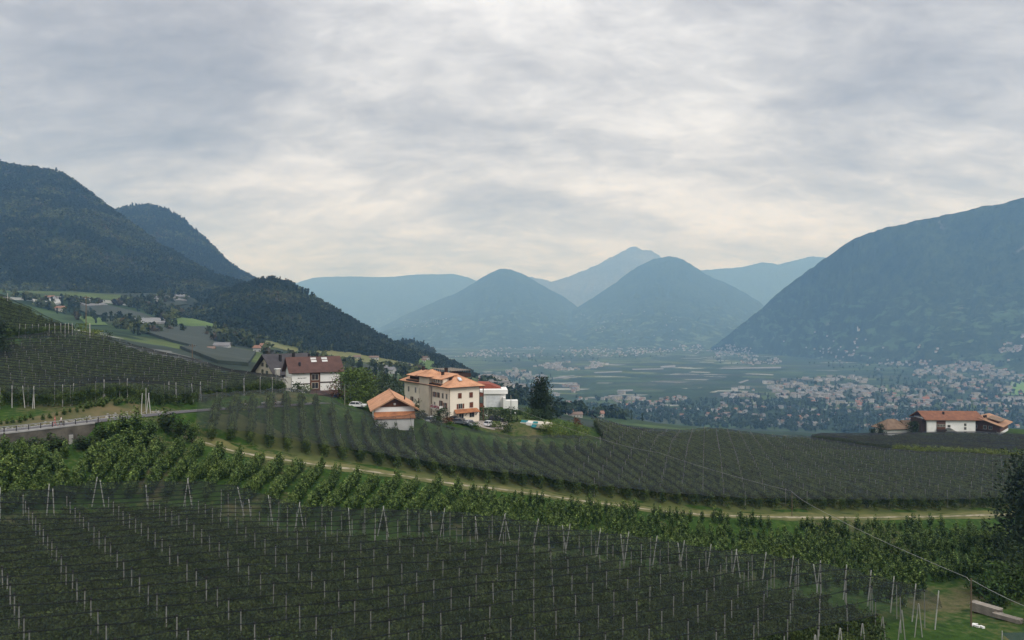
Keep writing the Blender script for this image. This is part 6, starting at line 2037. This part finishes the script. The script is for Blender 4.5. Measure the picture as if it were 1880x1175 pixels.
M_PALENET = mat('pale_net_roof', (0.42, 0.43, 0.43), (0.33, 0.34, 0.34), .02, stretch=(1, 8, 1))
M_GREYNET = mat('grey_net_roof', (0.23, 0.235, 0.24), (0.15, 0.155, 0.16), .03, stretch=(1, 8, 1))
M_DARKNET = mat('dark_net_roof', (0.036, 0.048, 0.036), (0.024, 0.034, 0.024), .05, stretch=(1, 6, 1))
M_MEADOW = mat('meadow', (0.085, 0.145, 0.026), (0.055, 0.10, 0.018), .02, detail=6)
M_HAY = mat('mown_meadow', (0.17, 0.165, 0.06), (0.11, 0.125, 0.038), .02, detail=6)
M_VINE = mat('vineyard_green', (0.060, 0.098, 0.028), (0.034, 0.062, 0.018), .04, stretch=(1, 5, 1))
M_SOIL = mat('bare_soil', (0.24, 0.17, 0.12), (0.17, 0.12, 0.08), .05)
for nm, poly, m, lab in (
    ('netted_field', [(58, 551), (108, 552), (112, 558), (95, 562), (62, 556)], M_PALENET, 'pale netted field below the left mountain'),
    ('netted_field', [(135, 556), (165, 549), (198, 562), (160, 564)], M_GREYNET, 'grey netted field right of the tall wooden pole'),
    ('netted_field', [(125, 562), (160, 565), (200, 563), (262, 578), (282, 587), (225, 588), (160, 578)], M_DARKNET, 'dark netted field in the middle of the side valley'),
    ('netted_field', [(228, 590), (262, 586), (298, 587), (310, 594), (255, 598)], M_GREYNET, 'long grey netted field above the dark one'),
    ('netted_field', [(280, 546), (305, 545), (343, 553), (285, 556)], M_GREYNET, 'grey netted field at the edge of the forest'),
    ('netted_field', [(318, 546), (326, 537), (372, 543), (350, 546)], M_GREYNET, 'upper grey netted field beside the forest'),
    ('netted_field', [(285, 557), (330, 553), (345, 560), (300, 566)], M_DARKNET, 'dark netted plot below the upper grey one'),
    ('netted_field', [(265, 612), (310, 604), (375, 602), (430, 634), (370, 642), (320, 630)], M_DARKNET, 'dark netted field below the green meadow'),
    ('netted_field', [(330, 640), (430, 642), (470, 650), (455, 672), (400, 668)], M_DARKNET, 'dark netted field near the little farms'),
    ('netted_field', [(590, 668), (640, 672), (700, 672), (690, 684), (600, 682)], M_DARKNET, 'dark netted field above the guest house'),
    ('netted_field', [(775, 690), (800, 680), (822, 684), (845, 700), (800, 702)], M_DARKNET, 'dark netted slope behind the guest house roof'),
    ('meadow', [(308, 592), (345, 578), (378, 573), (392, 584), (404, 600), (370, 602), (330, 598)], M_MEADOW, 'bright green meadow at the foot of the forested hill'),
    ('meadow', [(140, 580), (182, 584), (198, 598), (160, 598)], M_MEADOW, 'green meadow behind the terrace bushes'),
    ('meadow', [(568, 645), (610, 643), (690, 655), (766, 669), (764, 673), (690, 670), (620, 657)], M_HAY, 'mown yellowish meadow along the edge of the forest'),
    ('meadow', [(472, 624), (500, 628), (560, 640), (540, 648), (490, 636)], M_HAY, 'mown meadow below the forested hill'),
    ('meadow', [(765, 656), (790, 662), (808, 668), (790, 680), (770, 676)], M_MEADOW, 'green meadow on the shoulder beyond the guest house'),
    ('vineyard_slope', [(596, 688), (650, 681), (702, 688), (694, 704), (630, 708)], M_VINE, 'green vineyard slope behind the bright green tree'),
    ('vineyard_slope', [(700, 690), (760, 686), (790, 696), (770, 704), (715, 704)], M_VINE, 'green vineyard slope left above the guest house'),
    ('bare_plot', [(372, 646), (398, 643), (418, 656), (395, 655)], M_SOIL, 'bare brown soil plot behind the brow')):
    sk_ = 2.6 if 'net' in nm else 0
    try: px_patch(nm, poly, m, 2.8 if sk_ else 1.0, lab, skirt=sk_)
    except Exception as ex: print('patch', lab, ex)


def px_trees(name, key, polys, dens, hmin, hmax, label, seed, ymin=400, cond=None):
    """trees over areas outlined by sight lines; dens = trees per 1000 square pixels"""
    rng = np.random.default_rng(seed)
    out = []
    for poly, dn in polys:
        xs = [p[0] for p in poly]; ys = [p[1] for p in poly]
        A = 0.5 * abs(sum(xs[i] * ys[(i + 1) % len(xs)] - xs[(i + 1) % len(xs)] * ys[i] for i in range(len(xs))))
        n = int(A / 1000 * dens * dn)
        got = 0; tries = 0
        while got < n and tries < n * 6:
            tries += 1
            px, py = rng.uniform(min(xs), max(xs)), rng.uniform(min(ys), max(ys))
            if not in_poly(np.array([px]), np.array([py]), poly)[0]: continue
            if cond is not None and not cond(px, py, rng): continue
            h = at(px, py)
            if h is None or h.y < ymin: continue
            out.append((h.x, h.y, h.z)); got += 1
    P = np.array(out)
    return scatter(name, key, P, rng.uniform(hmin, hmax, len(P)), label, rng, widen=.3)


px_trees('wood', 'forest_tree', [
    ([(0, 535), (60, 548), (120, 552), (200, 558), (260, 548), (340, 540), (360, 548), (280, 562), (215, 562), (120, 560), (50, 556)], 1.0),
    ([(190, 555), (260, 552), (290, 565), (340, 570), (400, 570), (345, 580), (300, 590), (265, 575)], 1.3),
    ([(260, 560), (300, 565), (340, 578), (300, 594), (270, 580)], 1.0),
    ([(200, 585), (250, 592), (300, 612), (250, 616), (205, 600)], 1.2),
    ([(400, 600), (470, 620), (500, 640), (450, 640), (420, 622)], .9),
    ([(380, 570), (400, 585), (470, 612), (430, 600), (395, 590)], 1.5),
    ([(480, 648), (560, 656), (640, 668), (640, 684), (560, 680), (480, 660)], .4),
    ([(610, 672), (700, 676), (790, 690), (790, 720), (700, 712), (620, 700)], .45),
    ([(560, 664), (640, 670), (620, 700), (580, 690)], .35),
    ([(680, 672), (780, 676), (840, 690), (870, 710), (880, 722), (800, 700)], .5),
    ([(60, 560), (130, 562), (190, 582), (200, 600), (150, 590), (100, 575)], .5), ([(390, 600), (470, 628), (480, 640), (400, 630)], 1.0), ([(300, 600), (330, 598), (345, 612), (310, 608)], 1.0), ([(370, 612), (420, 620), (470, 640), (400, 640)], .5)], 26, 7, 13, 'woods and orchard trees of the side valley', 61)

# houses: shared shapes, walls and a gable roof
ROOFS = [(M_REDR, 'red'), (M_RUSTR, 'rust brown'), (M_OLD, 'brown'), (M_SLATE, 'grey')]
M_FARW = [mat('far_white_wall', (0.45, 0.455, 0.46), (0.38, 0.385, 0.39), .1), mat('far_cream_wall', (0.39, 0.375, 0.345), None, .1), mat('far_grey_wall', (0.30, 0.30, 0.305), None, .1)]
M_FARROOF = [mat('far_rust_roof', (0.30, 0.14, 0.09), None, .1), mat('far_brown_roof', (0.20, 0.14, 0.11), None, .1), mat('far_grey_roof', (0.20, 0.20, 0.21), None, .1), mat('far_pale_roof', (0.27, 0.27, 0.28), None, .1), mat('far_orange_roof', (0.28, 0.155, 0.11), None, .1)]
def far_house(w_, l, h, roof, wall, rm, name='town_house'):
    mb = MB()
    if roof == 'flat':
        mb.box(-l / 2, l / 2, -w_ / 2, w_ / 2, -4, h, 0).box(-l / 2 - .3, l / 2 + .3, -w_ / 2 - .3, w_ / 2 + .3, h + .004, h + .6, 1)
        for k in range(max(2, int(l / 6))):
            u = -l / 2 + (k + .5) * l / max(2, int(l / 6))
            for z in np.arange(1.2, h - 1.5, 3.0): mb.box(u - .8, u + .8, -w_ / 2 - .06, w_ / 2 + .06, z, z + 1.4, 2)
    else:
        rh = w_ * .28
        mb.box(-l / 2, l / 2, -w_ / 2, w_ / 2, -4, h, 0).prism([(-w_ / 2, h + .004), (w_ / 2, h + .004), (0, h + rh)], 'x', -l / 2, l / 2, 0)
        o = .9
        mb.slab([(-l / 2 - o, -w_ / 2 - o, h - .3), (l / 2 + o, -w_ / 2 - o, h - .3), (l / 2 + o, 0, h + rh + .35), (-l / 2 - o, 0, h + rh + .35)], .3, 1)
        mb.slab([(-l / 2 - o, 0, h + rh + .35), (l / 2 + o, 0, h + rh + .35), (l / 2 + o, w_ / 2 + o, h - .3), (-l / 2 - o, w_ / 2 + o, h - .3)], .3, 1)
        for k in range(max(2, int(l / 4))):
            u = -l / 2 + (k + .5) * l / max(2, int(l / 4))
            for z in np.arange(.9, h - 1.2, 2.9): mb.box(u - .6, u + .6, -w_ / 2 - .06, w_ / 2 + .06, z, z + 1.3, 2)
    return mb.mesh(name, [wall, rm, M_GLASS])


farm = []
for px, py, l, w_, h, roof, wi, ri, rz, lab in (
    (408, 641, 15, 9, 4.5, 'g', 0, 2, .1, 'grey roofed farm house in the side valley, the nearest of the little farms'), (388, 644, 6, 5, 3, 'g', 1, 1, .3, 'little shed left of the grey roofed farm house'), (470, 633, 9, 7, 5, 'g', 0, 2, .4, 'small white farm house below the forested hill'), (476, 646, 10, 8, 5, 'g', 0, 4, -.2, 'red roofed house left of the grey gable roof'),
    (487, 641, 10, 7, 5, 'g', 0, 4, .1, 'red roofed house just above the grey gable roof'), (111, 571, 11, 9, 5, 'g', 1, 4, .2, 'red roofed farm house under the dark netted field'), (92, 551, 14, 8, 5, 'g', 0, 4, -.1, 'red roofed farm beside the pale netted field'), (107, 551, 9, 7, 4, 'g', 0, 2, .3, 'small farm building right of the pale netted field'),
    (370, 544, 11, 8, 5, 'g', 0, 1, .3, 'white house beside the forest at the upper netted field'), (700, 683, 12, 8, 5, 'g', 0, 2, .1, 'white house left above the guest house'), (716, 686, 11, 8, 5, 'g', 0, 2, -.3, 'second white house left above the guest house'), (656, 659, 9, 6, 4, 'g', 1, 1, .2, 'pale farm house by the mown meadow'), (687, 660, 13, 6, 4, 'g', 0, 1, 0, 'long pale farm house at the forest foot'),
    (733, 643, 14, 8, 5, 'g', 1, 4, .1, 'orange roofed house on the ridge of the small spur'), (745, 649, 8, 7, 5, 'g', 0, 2, .4, 'white house on the slope of the small spur'), (752, 651, 7, 6, 5, 'g', 0, 2, .1, 'little white house low on the small spur'), (782, 661, 12, 8, 5, 'g', 0, 1, .3, 'white farm above the green shoulder meadow'), (778, 664, 7, 6, 4, 'g', 0, 1, 0, 'farm outbuilding above the green shoulder meadow'),
    (1012, 757, 13, 10, 6, 'g', 0, 1, .3, 'white house with brown hip roof just right of the conifer'), (1039, 760, 17, 10, 5, 'g', 1, 4, .1, 'orange roofed house with cream walls beyond the net crest'), (1066, 757, 15, 9, 6, 'f', 0, 2, 0, 'white flat roofed house beyond the net crest'), (1094, 764, 22, 10, 5, 'g', 1, 4, .05, 'wide orange roofed house beyond the net crest'), (1056, 765, 17, 8, 4, 'g', 1, 1, .2, 'low brown roofed house beyond the net crest')):
    h_ = at(px, py)
    if h_ is None: continue
    me = far_house(w_, l, h, 'flat' if roof == 'f' else 'gable', M_FARW[wi], M_FARROOF[ri], 'farm_house')
    o = link('farm_house', me, None, (h_.x, h_.y, h_.z - .3), (0, 0, rz)); tag(o, lab, 'house')
    farm.append(o)

# ------------------------------------------------------------------ the town and the villages on the valley floor
T_SRC, T_KIND = [], []
for (w_, l, h, rf__, wi, ri, kd) in ((10, 13, 6, 'gable', 0, 0, 'white gabled house with rust roof'), (11, 15, 7, 'gable', 1, 1, 'cream gabled house with brown roof'), (10, 12, 6, 'gable', 0, 4, 'white gabled house with orange roof'), (11, 14, 7, 'gable', 2, 2, 'grey gabled house with grey roof'), (10, 14, 7, 'gable', 0, 2, 'white gabled house with grey roof'),
                                    (13, 24, 12, 'flat', 0, 3, 'white apartment block with pale flat roof'), (14, 30, 13, 'flat', 1, 2, 'cream apartment block with grey flat roof'), (18, 38, 8, 'flat', 0, 3, 'long white hall with pale flat roof'), (17, 32, 7, 'flat', 2, 3, 'grey hall with pale flat roof')):
    T_SRC.append(far_house(w_, l, h, rf__, M_FARW[wi], M_FARROOF[ri])); T_KIND.append(kd)
source_set('town_src', T_SRC)
rng = np.random.default_rng(77)
town = []
def cluster(n, poly, kinds, place, sx=1.0, blur=None):
    xs = [p[0] for p in poly]; ys = [p[1] for p in poly]
    k = 0; tries = 0
    while k < n and tries < n * 8:
        tries += 1
        px, py = rng.uniform(min(xs), max(xs)), rng.uniform(min(ys), max(ys))
        if not in_poly(np.array([px]), np.array([py]), poly)[0]: continue
        if smoothnoise(px / 26 * sx, py / 7, 9) < .42: continue
        h = at(px, py)
        if h is None or h.y < 700: continue
        town.append((h.x, h.y, h.z, int(rng.choice(kinds)), place)); k += 1


SMALL, MIX, BIG = [0, 1, 2, 3, 4], [0, 1, 1, 2, 3, 4, 5, 6], [5, 5, 6, 6, 7, 8, 4, 1, 0, 3, 4, 1]
cluster(230, [(1320, 722), (1420, 700), (1560, 690), (1620, 700), (1600, 730), (1480, 735), (1340, 733)], BIG, 'in the dense town quarter')
cluster(260, [(1480, 735), (1620, 700), (1700, 690), (1880, 690), (1880, 745), (1700, 750), (1500, 745)], MIX, 'in the leafy right town')
cluster(110, [(1380, 748), (1500, 742), (1700, 750), (1880, 748), (1880, 790), (1680, 782), (1560, 788), (1400, 780)], SMALL, 'in the wooded town edge')
cluster(200, [(1590, 668), (1700, 662), (1780, 664), (1860, 682), (1880, 690), (1700, 692), (1600, 685)], MIX, 'below the right mountain')
cluster(130, [(880, 700), (950, 676), (1040, 664), (1062, 668), (1010, 690), (930, 716), (900, 716)], BIG + MIX, 'in the left valley village')
cluster(90, [(985, 672), (1060, 664), (1130, 664), (1100, 676), (1020, 682)], BIG, 'in the mid valley strip')
cluster(60, [(900, 705), (1000, 690), (1010, 710), (960, 724), (920, 722)], MIX, 'in trees below the village')
cluster(40, [(1010, 712), (1060, 706), (1060, 722), (1020, 728)], MIX, 'in the hamlet by the conifer')
cluster(26, [(1098, 722), (1180, 724), (1180, 735), (1110, 733)], BIG, 'at the valley centre')
cluster(40, [(1040, 730), (1130, 735), (1260, 728), (1260, 740), (1120, 745), (1040, 742)], SMALL, 'by the near orchards')
cluster(50, [(1120, 748), (1270, 735), (1390, 738), (1390, 775), (1200, 770)], SMALL, 'in the dark wood')
cluster(320, [(825, 655), (900, 640), (1010, 636), (1140, 640), (1280, 632), (1330, 640), (1270, 652), (1100, 655), (900, 657)], MIX + SMALL, 'in the far village')
cluster(150, [(1285, 640), (1330, 628), (1420, 650), (1440, 668), (1390, 672), (1330, 662)], MIX, 'below the right mountain')
cluster(34, [(1490, 640), (1570, 636), (1640, 660), (1560, 672), (1500, 655)], SMALL, 'on the terraces')
cluster(14, [(1380, 612), (1480, 602), (1560, 620), (1700, 630), (1760, 650), (1600, 640), (1450, 640)], SMALL, 'on the lower slope')
cluster(40, [(1830, 640), (1880, 615), (1880, 660), (1850, 662)], SMALL, 'on the right terraces')
cluster(30, [(1040, 575), (1200, 570), (1300, 600), (1250, 630), (1100, 610)], SMALL, 'high on the slope')
cluster(25, [(700, 595), (820, 585), (800, 600), (720, 602)], SMALL, 'on the cone terrace')
town = np.array(town, dtype=object)
dd = np.array([p[1] for p in town], float)
size_px = np.array([{0: 13, 1: 15, 2: 12, 3: 14, 4: 14, 5: 27, 6: 31, 7: 40, 8: 34}[p[3]] for p in town]) / dd
order = np.argsort(-size_px)
for i in order[:270]:
    x, y, z, k, place = town[i]
    o = link('town_house', T_SRC[k], None, (x, y, z), (0, 0, float(rng.choice([.1, .25, 1.7, -.2]) + rng.normal() * .15)))
    pxt = CX + x / y * F
    tag(o, T_KIND[k] + ' ' + place + (', left side' if pxt < 1150 else ', middle' if pxt < 1450 else ', right side'), 'house', 'houses of the valley towns')
r_ = town[order[270:]]
P = np.array([[p[0], p[1], p[2]] for p in r_], float)
scatter('distant_houses', 'town_src', P, RNG.uniform(.8, 1.1, len(P)), 'many tiny houses of the farther villages', pick=[int(p[3]) for p in r_], widen=.1)

# tall church steeple of the town
h_ = at(1690, 738)
ct = empty('church', (h_.x, h_.y, h_.z), 0, 'church with a tall pale steeple among the town roofs', 'church')
MB().box(-4, 4, -4, 4, -3, 32).build('tower', M_FARW[2], ct); MB().tube((0, 0, 32.01), (0, 0, 52), 5, .1, 8).build('spire', M_FARROOF[2], ct)
MB().box(4.01, 30, -7, 7, -3, 12).build('nave', M_FARW[0], ct)
rr2 = MB(); rr2.slab([(4, -8, 12), (31, -8, 12), (31, 0, 20), (4, 0, 20)], .4); rr2.slab([(4, 0, 20), (31, 0, 20), (31, 8, 12), (4, 8, 12)], .4); rr2.build('roof', M_FARROOF[0], ct)
# white chapel on the slope
h_ = at(1577, 607)
cp_ = empty('chapel', (h_.x, h_.y, h_.z), .3, 'white chapel with a tower on the slope of the right mountain', 'chapel')
MB().box(-9, 9, -6, 6, -5, 12).build('nave', M_FARW[0], cp_); MB().box(-15, -9.01, -3, 3, -5, 28).build('tower', M_FARW[0], cp_); MB().tube((-12, 0, 28.01), (-12, 0, 38), 4, .2, 6).build('spire', M_FARROOF[2], cp_)
mb = MB(); mb.slab([(-9, -7, 11.6), (9.6, -7, 11.6), (9.6, 0, 17), (-9, 0, 17)], .4); mb.slab([(-9, 0, 17), (9.6, 0, 17), (9.6, 7, 11.6), (-9, 7, 11.6)], .4); mb.build('roof', M_FARROOF[1], cp_)
# sports field
px_patch('sports_field', [(1858, 700), (1900, 698), (1900, 727), (1846, 725)], mat('sports_turf', (0.12, 0.22, 0.04), (0.09, 0.18, 0.035), .01), 2.0, 'bright green sports field at the right edge of the town')
# pale roads across the floor
for poly, lab in (([(1018, 694), (1052, 690), (1056, 691), (1020, 696)], 'pale field track left of the valley centre'), ([(1355, 703), (1372, 698), (1376, 699), (1360, 705)], 'pale bare plot in the valley orchards'), ([(1320, 676), (1434, 674), (1434, 677), (1330, 678)], 'long pale netted strip in front of the far village'),
                  ([(1090, 684), (1142, 682), (1142, 684), (1092, 686)], 'thin pale netted strip in the valley centre'), ([(1160, 678), (1218, 677), (1218, 679), (1162, 680)], 'second thin pale netted strip in the valley centre'), ([(1212, 673), (1240, 671), (1240, 675), (1214, 676)], 'small pale netted plot in the valley centre'), ([(1134, 717), (1162, 716), (1162, 719), (1136, 720)], 'pale plot above the white halls'), ([(1848, 722), (1860, 702), (1862, 703), (1851, 724)], 'pale road beside the sports field')):
    px_patch('pale_strip', poly, M_GREYNET, 3.0, lab)

px_trees('town_trees', 'town_tree', [
    ([(1110, 745), (1200, 742), (1300, 735), (1420, 735), (1500, 745), (1560, 755), (1680, 760), (1880, 755), (1880, 800), (1680, 790), (1560, 795), (1300, 785), (1120, 768)], 1.5),
    ([(1480, 730), (1620, 712), (1880, 700), (1880, 756), (1680, 762), (1500, 746)], .9),
    ([(1580, 690), (1700, 690), (1880, 690), (1880, 705), (1620, 715)], 1.0),
    ([(1330, 722), (1480, 728), (1500, 745), (1330, 738)], 1.0), ([(1400, 700), (1560, 690), (1600, 700), (1480, 730)], .7),
    ([(880, 690), (960, 680), (1020, 690), (1000, 720), (930, 730), (890, 720)], 1.0), ([(900, 720), (1000, 715), (1010, 755), (940, 750)], 1.0),
    ([(1010, 740), (1120, 745), (1130, 768), (1020, 765)], .9), ([(1040, 730), (1260, 730), (1300, 740), (1110, 745)], .25),
    ([(840, 655), (1280, 640), (1320, 655), (900, 668)], .7), ([(1300, 650), (1440, 660), (1420, 674), (1320, 668)], .7),
    ([(1480, 640), (1640, 650), (1880, 660), (1880, 690), (1600, 690), (1480, 668)], .5)], 30, 9, 17, 'dark trees of the valley floor between the houses', 71, 600)
